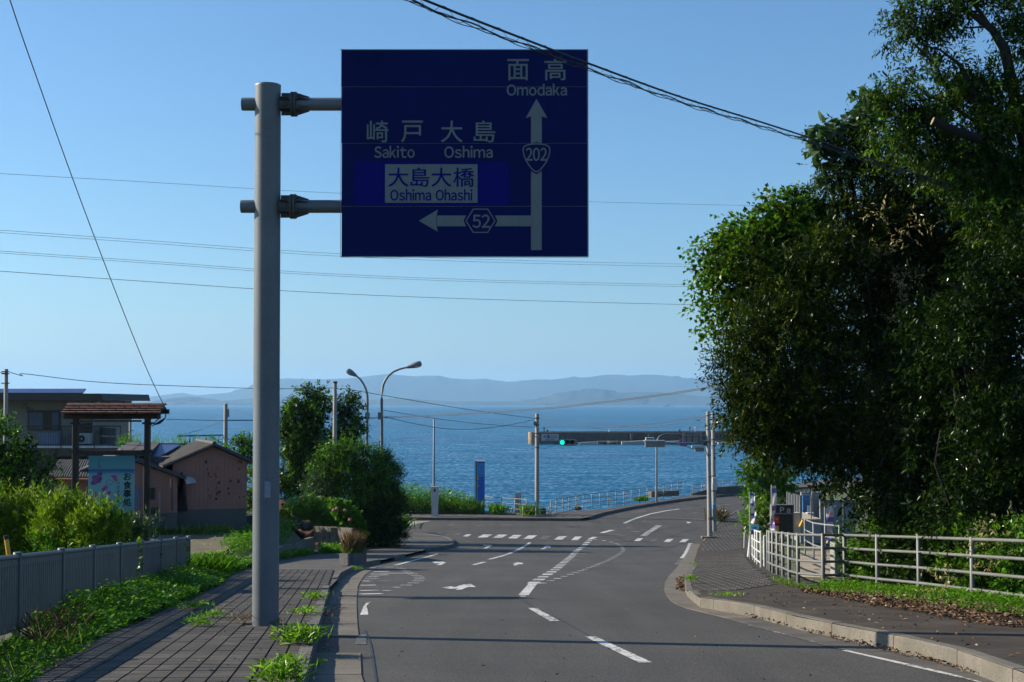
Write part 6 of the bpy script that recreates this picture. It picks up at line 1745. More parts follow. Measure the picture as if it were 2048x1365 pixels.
# distant transmission lines
for k, (pl, lb) in enumerate([([(-80, 343, 150), (300, 365, 170), (680, 387, 190), (1176, 404, 220), (1700, 416, 260)], 'faint power line, highest of the distant lines in the sky'),
                              ([(-80, 455, 150), (300, 482, 170), (680, 508, 190), (1100, 523, 220), (1700, 535, 260)], 'upper wire of the upper distant pair below the sign'),
                              ([(-80, 460, 150), (300, 487, 170), (680, 513, 190), (1100, 528, 220), (1700, 540, 260)], 'lower wire of the upper distant pair below the sign'),
                              ([(-80, 497, 150), (300, 523, 170), (680, 549, 190), (1100, 564, 220), (1700, 576, 260)], 'upper wire of the lower distant pair below the sign'),
                              ([(-80, 501, 150), (300, 527, 170), (680, 553, 190), (1100, 568, 220), (1700, 580, 260)], 'lower wire of the lower distant pair below the sign'),
                              ([(-80, 537, 150), (300, 564, 170), (680, 588, 190), (1100, 603, 220), (1700, 617, 260)], 'single distant power line, lowest in the open sky')]):
    wire(wl(pl), .022 if k not in (5,) else .032, lb, 'power_line', group='distant power lines')
wire(wl([(20, 745, 62), (45, 752, 62.5), (52, 748.5, 63), (200, 765, 66), (400, 774, 70), (560, 778, 72), (668, 776, 74)]), .016, 'wire running from the left edge pole to the pole in the shrubs')
wire(wl([(-40, 741, 60), (12, 747, 62)], 3), .012, 'short wire arriving from the left at the edge pole')
wire(wl([(671, 776, 74), (683, 780, 75), (692, 778.5, 76), (800, 797, 84), (940, 820, 93), (1074, 838, 102.3)]), .018, 'wire running down from the shrub pole to the traffic light pole')
wire(wl([(768, 821, 84), (860, 836, 88), (960, 848, 95), (1067, 855, 102)]), .016, 'upper sagging wire between the street lamp and the traffic light')
wire(wl([(768, 834, 84), (840, 850, 88), (900, 858.5, 93), (960, 858, 97), (1020, 850, 100), (1068, 840, 102.3)]), .018, 'lower sagging wire between the street lamp and the traffic light')
wire(wl([(740, 825, 90), (764, 834, 84)], 6), .014, 'short wire joining the two arched street lamps')
wire(wl([(1078, 838, 102.3), (1180, 847, 98), (1280, 853, 93), (1412, 858, 84)]), .012, 'thin straight wire from the traffic light to the twin poles')
wire(wl([(1068, 855, 102), (1200, 855.5, 97), (1300, 848, 92), (1412, 833, 83)]), .02, 'thick sagging wire from the traffic light to the twin poles')
wire(wl([(1078, 838.5, 102), (1180, 856, 98), (1260, 859, 94), (1340, 850, 88), (1414, 835, 83)]), .013, 'lower thin sagging wire left of the twin poles')
wire(wl([(334, 839, 70), (452, 841.5, 82), (600, 841, 84), (764, 834.5, 84), (900, 829, 80), (1100, 815, 70), (1300, 792, 60), (1427, 773, 52), (1560, 752, 44)]), .016, 'upper wire of the long pair rising to the right trees')
wire(wl([(452, 840.6, 82), (600, 839.6, 84), (764, 836.5, 84), (900, 831, 80), (1100, 817.6, 70), (1300, 794.6, 60), (1427, 775.8, 52), (1560, 755, 44)]), .016, 'lower wire of the long pair rising to the right trees')
wire(wl([(456, 818, 82), (490, 827, 80), (560, 838, 78)], 5), .014, 'short wire sloping from the pale pole towards the sign pole')
wire(wl([(355, 872, 82), (400, 860, 84), (448, 842, 84)], 5), .010, 'thin wire rising from the cross arm behind the pink house')
# the long shadow across the pavement comes from the tiled sign frame
# ================================================================== VEGETATION
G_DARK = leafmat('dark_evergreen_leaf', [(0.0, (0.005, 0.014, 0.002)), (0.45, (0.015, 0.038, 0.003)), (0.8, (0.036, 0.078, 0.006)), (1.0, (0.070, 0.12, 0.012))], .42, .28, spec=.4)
G_SHADE = leafmat('shade_darkened_leaf', [(0.0, (0.003, 0.008, 0.001)), (0.5, (0.009, 0.022, 0.002)), (0.85, (0.020, 0.044, 0.004)), (1.0, (0.05, 0.09, 0.012))], .34, .15, spec=.7)  # evergreen leaf darkened to hold the wood's shade in its colour
G_OLIVE = leafmat('olive_leaf', [(0.0, (0.010, 0.020, 0.002)), (0.45, (0.032, 0.052, 0.003)), (0.8, (0.070, 0.100, 0.006)), (1.0, (0.14, 0.16, 0.012))], .46, .34, spec=.35)
G_BRIGHT = leafmat('bright_vine_leaf', [(0.0, (0.025, 0.06, 0.006)), (0.45, (0.06, 0.14, 0.010)), (0.8, (0.12, 0.23, 0.018)), (1.0, (0.2, 0.32, 0.03))], .42, .35)
G_YEL = leafmat('yellow_green_leaf', [(0.0, (0.03, 0.08, 0.006)), (0.4, (0.085, 0.17, 0.010)), (0.7, (0.18, 0.26, 0.015)), (1.0, (0.36, 0.36, 0.03))], .42, .32)
G_WEED = leafmat('weed_leaf', [(0.0, (0.03, 0.085, 0.006)), (0.45, (0.075, 0.19, 0.012)), (0.8, (0.14, 0.29, 0.02)), (1.0, (0.22, 0.38, 0.03))], .45, .32)
G_GRASS = leafmat('grass_blade', [(0.0, (0.05, 0.10, 0.015)), (0.5, (0.10, 0.18, 0.025)), (0.85, (0.17, 0.25, 0.04)), (1.0, (0.28, 0.28, 0.08))], .5, .3)
G_TUFT = leafmat('bright_tuft_leaf', [(0.0, (0.07, 0.15, 0.015)), (0.5, (0.14, 0.27, 0.03)), (1.0, (0.26, 0.40, 0.07))], .45, .35)
G_DRY = leafmat('dry_grass', [(0.0, (0.09, 0.065, 0.03)), (0.6, (0.17, 0.12, 0.06)), (1.0, (0.27, 0.21, 0.11))], .7, .25, (1, .9, .7))
G_PALE = leafmat('pale_dead_leaf', [(0.0, (0.26, 0.22, 0.09)), (0.6, (0.45, 0.38, 0.19)), (1.0, (0.62, 0.54, 0.32))], .6, .4, (1, .95, .8))
G_GREYG = leafmat('grey_green_leaf', [(0.0, (0.03, 0.06, 0.03)), (0.6, (0.07, 0.12, 0.06)), (1.0, (0.14, 0.2, 0.11))], .4, .25)
G_LITTER = leafmat('fallen_leaf', [(0.0, (0.05, 0.028, 0.015)), (0.5, (0.14, 0.08, 0.045)), (0.8, (0.22, 0.14, 0.08)), (1.0, (0.32, 0.23, 0.14))], .7, .0)
BARK = M('tree_bark', (0.026, 0.021, 0.017), .9, nz=(4, .4), fine=(20, .3), bump=(20, .03))

def tree(name, loc, label, blobs, mats, dens, per, L_, W_, seed, group=None, cat='tree', trunk_r=.16, limbs=True, fork_k=.7, **kw):
    t = thing(name, loc, label, cat, group)
    cs = [Vector(b[0]) for b in blobs]
    base = Vector(loc)
    cen = sum(cs, Vector()) / len(cs)
    low = min(c.z for c in cs)
    fork = base.lerp(Vector((cen.x, cen.y, lerp(base.z, cen.z, .55))), fork_k)
    m_ = MB()
    mid = base.lerp(fork, .5) + Vector((.12, .1, 0))
    m_.tube([base - Vector((0, 0, .2)), base + Vector((0, 0, .3)), mid, fork], [trunk_r * 1.4, trunk_r, trunk_r * .8, trunk_r * .65], 10)
    tr = m_.build('trunk', BARK, t)
    if limbs:
        g = random.Random(seed)
        for c in cs[:9]:
            m_ = MB(); k = fork.lerp(c, .5) + Vector((g.uniform(-.2, .2), g.uniform(-.2, .2), g.uniform(0, .3)))
            m_.tube([fork, k, c], [trunk_r * .5, trunk_r * .33, trunk_r * .12], 6); m_.build('limb', BARK, t)
    if not isinstance(mats, (list, tuple)): mats = [(mats, 1.0)]
    for i, (mt, fr) in enumerate(mats):
        bl = blobs
        crown('crown' if i == 0 else 'leaf_sprays', bl, dens * fr, per, L_, W_, mt, t, None, seed=seed + i * 17, **kw)
    return t

def scatter(poly, n, g):
    xs = [p[0] for p in poly]; ys = [p[1] for p in poly]; out = []
    while len(out) < n:
        x = g.uniform(min(xs), max(xs)); y = g.uniform(min(ys), max(ys))
        if inside(x, y, poly): out.append((x, y))
    return np.array(out)

def blades(name, P0, h, w, mat, seed, lean=.35, kind='stuff', parent=None, droop=.12):
    g = np.random.default_rng(seed); n = len(P0)
    d = np.stack([g.normal(size=n) * lean, g.normal(size=n) * lean, np.ones(n)], 1)
    nr = np.stack([g.normal(size=n), g.normal(size=n), g.normal(size=n) * .1], 1)
    s = .5 + .8 * g.random(n)
    return leaves_obj(name, P0, d, nr, h * s, w * (0.7 + .6 * g.random(n)), mat, parent, kind, fold=.1, droop=droop, mid=.55)

def weeds(name, poly, n, hfun, L_, W_, mat, zf, seed, kind='stuff', parent=None, up=.35):
    """leafy ground cover: little stems carrying leaves at several heights"""
    g = np.random.default_rng(seed)
    s = scatter(poly, n, g)
    k = 7
    H = np.array([hfun(x, y) for x, y in s]) * (.55 + .6 * g.random(n))
    z = np.array([zf(x, y) for x, y in s])
    t = (np.arange(k) + .4) / k
    lean = g.normal(size=(n, 2)) * .25
    base = np.zeros((n, k, 3))
    base[:, :, 0] = s[:, 0:1] + lean[:, 0:1] * H[:, None] * t + g.normal(size=(n, k)) * .02
    base[:, :, 1] = s[:, 1:2] + lean[:, 1:2] * H[:, None] * t + g.normal(size=(n, k)) * .02
    base[:, :, 2] = z[:, None] + H[:, None] * t
    ang = g.random((n, k)) * 6.28
    d = np.stack([np.cos(ang), np.sin(ang), up + g.normal(size=(n, k)) * .25], 2)
    nr = g.normal(size=(n, k, 3)) * .35 + np.array([0, 0, 1.0])
    q = n * k
    tone = np.repeat(g.random(n), k) * .5 + g.random(q) * .3 + np.tile(t, n) * .2
    sz = .6 + .7 * g.random(q)
    return leaves_obj(name, base.reshape(q, 3), d.reshape(q, 3), nr.reshape(q, 3), L_ * sz, W_ * sz, mat, parent, kind, rnd=tone)

def V2(lst): return [(p.x, p.y) for p in lst]

def fence_d(px): return interp(px, [(1500, 46), (1560, 39), (1600, 34), (1689, 33.6), (1755, 31), (1838, 28.8), (1945, 25.8), (2060, 23.4), (2200, 21.5)])
def behind(lst, d, k=1.0):
    out = []
    for b in lst:
        px, py, r = b[:3]
        dd = d
        for _ in range(3): dd = max(d, fence_d(px - r * .6) + r * dd / F * k * 1.15 + .25)
        w = r * dd / F * k
        out.append((tuple(P(px, py, dd)), w, w, w * .95))
    return out

# ---------------- right hand trees
DA, DBt, DC, DD, DE = 33.4, 34.6, 33.5, 30.5, 29.0
def zat(px, d): return (P(px, 1, d).x, d, ZG(P(px, 1, d).x, d))
vineblobs = blobs_px([(1600, 440, 62), (1545, 462, 58), (1490, 490, 50), (1455, 508, 34), (1475, 560, 50), (1500, 540, 70), (1560, 520, 80), (1475, 640, 42)], DA)
vine_edge = blobs_px([(1420, 500, 24), (1405, 500, 14), (1425, 590, 36), (1405, 570, 22), (1430, 640, 30), (1412, 668, 16), (1405, 618, 16), (1395, 545, 14), (1440, 545, 30), (1540, 410, 22), (1590, 392, 14), (1640, 385, 14)], DA - .2)
vt = tree('vine_draped_tree', zat(1800, DA), 'tree draped in bright heart shaped vine leaves, farthest left of the right hand trees', clumps(vineblobs, 1, 3, .62, only=.55), [(G_BRIGHT, 1.0), (G_OLIVE, .5)], 60, 8, .125, .10, 21, trunk_r=.14, inner=.3, gaps=.7, hang=.3, droop=.5, back=.3, rag=.5, twig=.5, limbs=False, fork_k=.2)
crown('vine_tips', vine_edge, 34, 5, .12, .10, G_BRIGHT, vt, seed=24, twig=.45, hang=.5, droop=.7, rag=.7, gaps=.6)
fe = blobs_px([(1500, 700, 55), (1480, 770, 48), (1470, 735, 35), (1455, 755, 22), (1520, 820, 62), (1500, 860, 45), (1480, 820, 30), (1540, 875, 48), (1580, 740, 95), (1600, 640, 90), (1540, 640, 70), (1600, 840, 90), (1590, 895, 45), (1650, 885, 42), (1650, 740, 90), (1560, 570, 70), (1650, 560, 80), (1680, 860, 80), (1705, 935, 34), (1450, 700, 18), (1530, 760, 60), (1570, 820, 60), (1640, 940, 22)], DBt - 2.6)
tree('feathery_evergreen', zat(1830, DBt), 'olive green feathery evergreen leaning out over the forecourt below the vine draped tree', clumps(fe, 2, 5, .5, only=.5), [(G_OLIVE, .7), (G_SHADE, .65)], 62, 13, .115, .034, 31, trunk_r=.17, twig=.5, droop=.05, hang=.0, up=.15, back=.25, rag=.35, gaps=.55, limbs=False, fork_k=.15)
ce = blobs_px([(1690, 310, 40), (1660, 300, 26), (1720, 290, 45), (1700, 350, 60), (1760, 400, 95), (1740, 300, 55), (1820, 500, 120), (1760, 540, 110), (1700, 460, 80), (1650, 480, 60), (1840, 640, 130), (1740, 680, 100), (1840, 400, 110), (1900, 560, 120), (1780, 800, 100), (1860, 760, 110), (1640, 420, 45), (1610, 480, 50), (1790, 330, 60)], DC)
tc_t = tree('camphor_tree', zat(1850, DC), 'broad dark tree with pale dry leaf sprays in the middle of the right hand wood', clumps(ce, 3, 5, .5, only=.5), [(G_OLIVE, .65), (G_SHADE, .7)], 52, 13, .115, .038, 41, trunk_r=.22, twig=.5, back=.2, rag=.42)
crown('dry_leaf_sprays', [(tuple(P(x, y, DC - 1.75 - r / 90)), r * DC / F, .25, r * DC / F * .9) for x, y, r in [(1770, 420, 22), (1800, 455, 20), (1750, 560, 26), (1790, 520, 20), (1745, 470, 16), (1800, 600, 20), (1765, 510, 18), (1820, 440, 14), (1735, 520, 14), (1810, 560, 22), (1840, 480, 12), (1800, 640, 18), (1970, 470, 8), (1880, 330, 10)]], 26, 7, .10, .036, G_PALE, tc_t, seed=5, twig=.4, rag=.8)
# broad grey green leaves on the outer edge of that tree
crown('broad_leaves', blobs_px([(1648, 272, 20), (1665, 262, 16), (1715, 248, 22), (1700, 262, 14), (1738, 215, 18), (1728, 190, 12), (1750, 230, 16), (1640, 295, 12), (1640, 325, 8), (1668, 352, 14), (1690, 300, 22), (1880, 230, 20), (1900, 185, 20), (1935, 170, 20)], DC - .3), 60, 3, .26, .25, G_GREYG, tc_t, seed=6, twig=.2, droop=.6, hang=.1)
te = blobs_px([(2035, 50, 44), (2045, 150, 54), (1990, 175, 42), (1990, 8, 30), (2045, 5, 36), (1940, 165, 26), (1880, 60, 26), (1800, 40, 42), (1780, 75, 22), (1850, 15, 50), (1900, 20, 45), (1860, 80, 40), (1893, 138, 28), (1870, 150, 38), (1830, 125, 22), (1800, 165, 22), (1800, 200, 42), (1760, 240, 34), (1780, 185, 20), (1850, 235, 50), (1800, 300, 62), (1880, 300, 80), (1965, 2, 20), (2020, 10, 42), (2065, 90, 40), (1985, 240, 52), (2040, 200, 80), (1940, 300, 90), (2030, 330, 100), (1940, 210, 30), (1950, 400, 100), (2060, 440, 100), (1830, 30, 35)], DD)
td = tree('tall_tree', zat(2010, DD), 'tallest tree at top right with a sawn off branch and gaps of sky', clumps(te, 4, 4, .55, only=.4), [(G_DARK, .9), (G_BRIGHT, .22), (G_OLIVE, .3)], 58, 12, .12, .042, 51, trunk_r=.24, limbs=False, twig=.42, inner=.12, droop=.35, hang=.15, rag=.35, back=.25)
for pts, r in [([(2060, 330), (2030, 200), (2010, 100), (1985, 60), (1940, 25), (1900, 0)], (.16, .045)), ([(2012, 110), (1985, 55), (1970, 54), (1925, 57)], (.05, .015)), ([(1985, 60), (1950, 10), (1920, -20)], (.05, .02)), ([(2000, 380), (1975, 290), (1945, 180), (1920, 130)], (.14, .05)), ([(1920, 130), (1880, 100), (1840, 90)], (.04, .012)), ([(1960, 250), (1900, 210), (1850, 190)], (.05, .02)), ([(2070, 700), (2050, 500), (2060, 330)], (.22, .16)), ([(2050, 520), (2000, 380)], (.17, .14)), ([(1895, 180), (1870, 130), (1835, 95), (1800, 60)], (.045, .015))]:
    m_ = MB(); n = len(pts); m_.tube([P(x, y, DD - .25) for x, y in pts], [lerp(r[0], r[1], i / (n - 1)) for i in range(n)], 8); m_.build('limb', BARK, td)
m_ = MB(); m_.tube([P(1960, 278, DD - 1.1), P(1910, 262, DD - 1.2), P(1866, 243, DD - 1.3)], [.10, .09, .085], 12); sb = m_.build('sawn_branch', M('dark_bark', (0.014, 0.011, 0.009), .9), td)
m_ = MB(); c = P(1866, 243, DD - 1.3); e_ = P(1864.5, 242.4, DD - 1.3); m_.tube([c, e_], .087, 12); m_.build('cut_face', M('cut_wood', (0.28, 0.2, 0.12), .8), sb)
de = behind([(1900, 820, 120), (1990, 660, 130), (2050, 560, 120), (1800, 880, 90), (1762, 915, 60), (1775, 1000, 52), (1850, 960, 100), (1950, 900, 120), (2050, 800, 140), (1900, 700, 110), (1750, 1000, 34), (1830, 1040, 70), (1930, 1010, 90), (2040, 980, 120), (2080, 680, 110), (1960, 560, 80), (2120, 900, 120)], DE)
tree('dark_tree', zat(1985, DE + .5), 'glossy leaved tree with shade in its leaf colour low at the right edge behind the railing', clumps(de, 5, 5, .5), [(G_SHADE, .95), (G_DARK, .22)], 62, 13, .115, .042, 61, trunk_r=.2, twig=.4, droop=.3, hang=.2, back=.15)
# undergrowth behind the railing
for i, (bl, d_, mt, lb) in enumerate([([(1725, 1085, 42), (1760, 1110, 40), (1730, 1130, 30), (1780, 1075, 36), (1715, 1150, 16), (1755, 1150, 22)], 32.5, G_BRIGHT, 'leafy green shrub filling the railing beside the pale gate post'),
                                      ([(1820, 1090, 44), (1865, 1110, 46), (1830, 1140, 34), (1880, 1150, 28)], 29.5, G_DARK, 'dark green shrub behind the middle of the long railing'),
                                      ([(1930, 1100, 50), (1975, 1130, 48), (1925, 1150, 36), (1990, 1090, 44), (1960, 1165, 20)], 27.2, G_BRIGHT, 'bright broad leaved shrub behind the railing near the right edge'),
                                      ([(2040, 1100, 54), (2060, 1150, 50), (2110, 1120, 60), (2030, 1170, 28)], 25.8, G_WEED, 'green shrub cut off by the right edge behind the railing')]):
    x0, d0, z0 = zat(bl[0][0], d_ + .6)
    t = thing('shrub', (x0, d0, z0), lb, 'shrub', 'undergrowth shrubs behind the railing')
    bb = behind(bl, d_)
    crown('foliage', bb, 85, 8, .115, .062, mt, t, seed=70 + i, twig=.28, back=.25, droop=.3)
    crown('inner_foliage', bb, 40, 8, .10, .05, G_DARK, t, seed=90 + i, twig=.28, back=.6)
    m_ = MB(); m_.tube([(x0, d0, z0 - .1), (x0, d0, z0 + .6), tuple(Vector(bb[0][0]))], [.05, .04, .02], 6); m_.build('stem', BARK, t)
# a few boughs that show between the leaves
for pts, r, par in [([(2060, 640, 28.6), (1990, 600, 28.4), (1930, 585, 28.3), (1885, 560, 28.4)], .05, tc_t), ([(1900, 1010, 28.2), (1870, 930, 28), (1880, 860, 28)], .03, tc_t), ([(1760, 930, 31.0), (1800, 860, 30.8), (1850, 800, 30.8)], .035, tc_t), ([(1700, 470, 31.5), (1735, 560, 31.3), (1745, 640, 31.2)], .025, tc_t)]:
    m_ = MB(); n = len(pts); m_.tube([P(*p) for p in pts], [lerp(r, r * .4, i / (n - 1)) for i in range(n)], 6); m_.build('bough', BARK, par)
# back wall of foliage closing the wood, its dimness put into the leaf colour
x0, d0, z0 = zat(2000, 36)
t = thing('shade_toned_tree', (x0, d0, z0), 'tree mass with deep shade in its leaf colour at the back of the right hand wood', 'tree')
crown('crown', blobs_px([(1760, 900, 130), (1900, 1000, 130), (2050, 1020, 150), (1760, 700, 130), (1900, 800, 150), (2050, 700, 180), (1800, 1080, 60), (1950, 450, 140), (2080, 400, 160), (1840, 560, 120), (1760, 1000, 50), (1600, 700, 90), (1570, 850, 70), (1640, 560, 80), (1640, 880, 60)], 37), 26, 9, .2, .09, G_SHADE, t, seed=111, twig=.5)
m_ = MB(); m_.tube([(x0, d0, z0), (x0 + .2, d0, z0 + 3), (x0, d0, z0 + 6)], [.25, .2, .12], 10); m_.build('trunk', BARK, t)
# dead pale sprays low at right
crown('dry_leaf_sprays', [(tuple(P(x, y, 26.2)), .3, .2, .28) for x, y in [(1990, 1085), (2000, 1070), (1975, 1110), (1880, 1160)]], 26, 6, .1, .04, G_PALE, t, seed=15, twig=.3)
# green bush beyond the forecourt by the blue banners
for i, (bl, d_, mt, lb, dn) in enumerate([([(1520, 935, 26), (1500, 950, 20), (1540, 945, 26), (1515, 985, 24), (1545, 985, 28), (1530, 1010, 22), (1560, 965, 26), (1570, 1000, 24)], 66, G_BRIGHT, 'bright green tree behind the blue banners at the road bend', 60),
                                          ([(1522, 1035, 18), (1535, 1020, 18), (1510, 1050, 12), (1530, 1060, 18), (1545, 1045, 18)], 58, G_GRASS, 'light green bush between the blue banners and the black board', 80),
                                          ([(1497, 1000, 6), (1495, 1040, 9), (1499, 1060, 8)], 60, G_WEED, 'small weed clump at the foot of the blue banners', 80)]):
    x0, d0, z0 = zat(bl[0][0] + 15, d_)
    t = thing('shrub' if i else 'roadside_tree', (x0, d0, z0), lb, 'shrub' if i else 'tree')
    crown('foliage' if i else 'crown', blobs_px(bl, d_), dn, 8, .16, .08, mt, t, seed=120 + i, twig=.35)
    m_ = MB(); m_.tube([(x0, d0, z0 - .1), (x0, d0, z0 + 1)], [.07, .05], 6); m_.build('stem' if i else 'trunk', BARK, t)
p = gp(1435, 1043, .1)
t = thing('weed_clump', tuple(p), 'dry orange green weed clump growing at the kerb beside the twin poles', 'weed')
g = np.random.default_rng(4); P0 = np.array(p) + g.normal(size=(260, 3)) * [.28, .28, 0]; blades('blades', P0, 1.0, .05, G_DRY, 4, .35, None, t); P0 = np.array(p) + g.normal(size=(120, 3)) * [.25, .25, 0]; blades('green_blades', P0, .7, .05, G_GRASS, 5, .4, None, t)

# verge of grass and fallen leaves along the right pavement
def SZ(x, y): return SRH(x, y) - .01
verge = V2([gp(x, y, .19) for x, y in [(1535, 1148), (1570, 1154), (1600, 1163), (1650, 1169), (1700, 1168), (1760, 1178), (1840, 1188), (1950, 1204), (2100, 1225), (2100, 1244), (1950, 1226), (1850, 1211), (1760, 1198), (1680, 1189), (1610, 1176), (1560, 1162)]])
blades('verge_grass', np.array([(x, y, SZ(x, y)) for x, y in scatter(verge, 1900, np.random.default_rng(1))]), .12, .012, G_GRASS, 2, .5)
weeds('verge_weeds', verge, 300, lambda x, y: .12, .055, .035, G_WEED, SZ, 3)
strip = V2([gp(x, y, .19) for x, y in [(1640, 1163), (1700, 1162), (1760, 1170), (1840, 1180), (1945, 1195), (2100, 1212), (2100, 1226), (1945, 1207), (1840, 1190), (1750, 1180), (1700, 1172), (1640, 1172)]])
weeds('verge_undergrowth', strip, 1100, lambda x, y: .15, .06, .04, G_WEED, SZ, 33)
litter = V2([gp(x, y, .2) for x, y in [(1600, 1168), (1660, 1174), (1750, 1183), (1840, 1193), (1950, 1208), (2100, 1228), (2100, 1266), (2048, 1257), (1930, 1245), (1830, 1225), (1750, 1213), (1680, 1197), (1610, 1183)]])
def litter_obj(name, pts, seed, size=.085, zf=SZ, lift=.03):
    g = np.random.default_rng(seed); n = len(pts)
    base = np.array([(x, y, zf(x, y) + .012 + g.random() * lift) for x, y in pts])
    a = g.random(n) * 6.28
    d = np.stack([np.cos(a), np.sin(a), g.normal(size=n) * .25], 1); nr = np.stack([g.normal(size=n) * .45, g.normal(size=n) * .45, np.ones(n)], 1)
    return leaves_obj(name, base, d, nr, size * (.6 + .7 * g.random(n)), size * .5 * (.6 + .7 * g.random(n)), G_LITTER, None, 'stuff', fold=.3)
litter_obj('leaf_litter', scatter(litter, 5200, np.random.default_rng(6)), 6)
lit2 = V2([gp(x, y, .2) for x, y in [(1440, 1190), (1600, 1175), (1800, 1215), (2048, 1255), (2048, 1330), (1700, 1245), (1500, 1205)]])
litter_obj('stray_leaves', scatter(lit2, 150, np.random.default_rng(8)), 9, .07, lift=.01)
def RZ0(x, y): return RD(y) + .01
gl2 = V2([gp(x, y) for x, y in [(1440, 1218), (1530, 1238), (1610, 1259), (1700, 1282), (1770, 1299), (1900, 1332), (2048, 1369), (2040, 1375), (1890, 1338), (1760, 1305), (1690, 1287), (1600, 1263), (1520, 1241), (1440, 1220)]])
litter_obj('gutter_leaves', scatter(gl2, 420, np.random.default_rng(10)), 11, .07, RZ0, .03)
gl3 = V2([gp(x, y) for x, y in [(1355, 1158), (1366, 1156), (1368, 1186), (1356, 1184)]])
litter_obj('gutter_leaves', scatter(gl3, 260, np.random.default_rng(12)), 13, .08, RZ0, .04)

# ---------------- left: weeds along the fence
def LZ(x, y): return RD(y) + .13
fl_ = [(interp(y, XLP) + .05, y) for y in (18.8, 20, 24, 28, 32, 37, 38.5)]
fr_ = V2([gp(x, y, .15) for x, y in [(520, 1126), (455, 1152), (440, 1170), (330, 1218), (285, 1240), (215, 1268), (160, 1290), (120, 1285)]])
wpoly = fl_ + fr_
npoly = [(interp(y, XLP) + .25, y) for y in (11, 13, 15, 17, 19)] + V2([gp(x, y, .15) for x, y in [(200, 1275), (170, 1300), (110, 1335), (60, 1365), (-60, 1440)]])
def wh(x, y):
    e = x - interp(y, XLP); w = max(.3, interp(y, [(11, .9), (17, 1.35), (22, 1.8), (30, 1.9), (38, .9)]))
    return max(.05, .40 * (1 - e / w)) * (1 + .25 * math.sin(y * 2.3) * math.sin(x * 3.1)) * interp(y, [(11, .22), (15, .3), (18, .5), (21.5, .95), (40, 1.0)])
weeds('fence_weeds', wpoly, 6500, wh, .085, .055, G_WEED, LZ, 14)
weeds('fence_weeds_shade_toned', wpoly, 900, lambda x, y: wh(x, y) * .7, .09, .05, G_DARK, LZ, 15)  # dark leaf colour paints the shade low among the weeds
weeds('near_fence_weeds', npoly, 750, lambda x, y: .08 + .05 * math.sin(x * 5 + y * 3), .06, .04, G_WEED, LZ, 45)
blades('near_fence_grass', np.array([(x, y, LZ(x, y)) for x, y in scatter(npoly, 500, np.random.default_rng(46))]), .3, .012, G_GRASS, 47, .7)
dryp = V2([gp(x, y, .15) for x, y in [(60, 1262), (140, 1230), (170, 1262), (120, 1290), (60, 1300)]])
blades('dry_grass_stalks', np.array([(x, y, LZ(x, y)) for x, y in scatter(dryp, 260, np.random.default_rng(3))]), .42, .006, G_DRY, 16, .7)
# tall grass at the end of the fence
tg = V2([gp(x, y, .15) for x, y in [(378, 1150), (400, 1128), (455, 1120), (470, 1140), (440, 1158), (400, 1166)]])
t = thing('tall_grass_clump', (gp(415, 1150, .15)), 'tall arching green grass clump at the far end of the slat fence', 'grass clump')
pts = scatter([(fp[-1].x - .2, 36), (fp[-1].x + .7, 36.5), (fp[-1].x + .5, 40), (fp[-1].x - .6, 41)], 1500, np.random.default_rng(17))
blades('blades', np.array([(x, y, LZ(x, y)) for x, y in pts]), .62, .014, G_WEED, 18, .4, None, t, .2)
# creeping vines climbing two of the fence panels
for i, (px, y0, y1, lb) in enumerate([(270, 1080, 1186, 'thin leafy vine climbing the middle of the slat fence'), (367, 1074, 1130, 'thin leafy vine climbing the last post of the slat fence')]):
    d = F * c_f / (714 - px) - .06
    g = np.random.default_rng(i); n = 16 if i == 0 else 12
    ys_ = np.linspace(y0, y1, n); B_ = np.array([P(px + g.normal() * 2.5, y, d) + Vector((.06, 0, 0)) for y in ys_])
    t = thing('climbing_vine', tuple(P(px, y1, d)), lb, 'vine')
    dd = np.stack([g.normal(size=n) * .6 + .5, g.normal(size=n) * .5 - .3, g.normal(size=n) * .3], 1)
    leaves_obj('leaf', B_, dd, np.stack([g.normal(size=n) * .3 + .6, -np.ones(n), g.normal(size=n) * .3 + .5], 1), .10, .085, G_BRIGHT, t, 'stuff')
    m_ = MB(); m_.tube([Vector(b) for b in B_], .004, 4); m_.build('stem', BARK, t)

# tufts on the pavement, each one a thing
tuft_lbl = [((390, 1218), .20, 'broad leaved green tuft nearest the fence weeds on the left pavement', 170, .30, 1), ((397, 1252), .20, 'dark green spiky tuft in front of another tuft on the left pavement', 150, .24, 0), ((424, 1236), .16, 'small bright tuft just right of the spiky tuft on the pavement', 110, .22, 1), ((630, 1200), .22, 'bright weed tuft on the kerb edge farthest up the left pavement', 150, .26, 1), ((614, 1230), .18, 'sprawling weed tuft just behind the sign pole on the kerb side', 130, .26, 1), ((598, 1288), .30, 'large bright weed tuft right of the foot of the sign pole', 420, .27, 1), ((577, 1327), .16, 'small upright weed sprig between the two largest kerb tufts', 50, .12, 1), ((565, 1366), .30, 'big bright weed at the bottom edge beside the kerb', 240, .24, 1), ((549, 1250), .12, 'tiny weed growing at the foot of the sign pole', 60, .12, 1), ((645, 1332), .10, 'small weed sprig growing in the shaded gutter', 30, .10, 1), ((1384, 1163), .2, 'bright weed tuft on the rounded corner of the right kerb', 110, .18, 1), ((1457, 1196), .14, 'flat green weed spreading behind the right kerb', 160, .30, 1), ((716, 1140), .16, 'weed sprig against the kerb below the planter box', 60, .2, 1), ((1385, 1129), .12, 'thin weed in the joint of the right kerb by the dark strip', 60, .2, 1)]
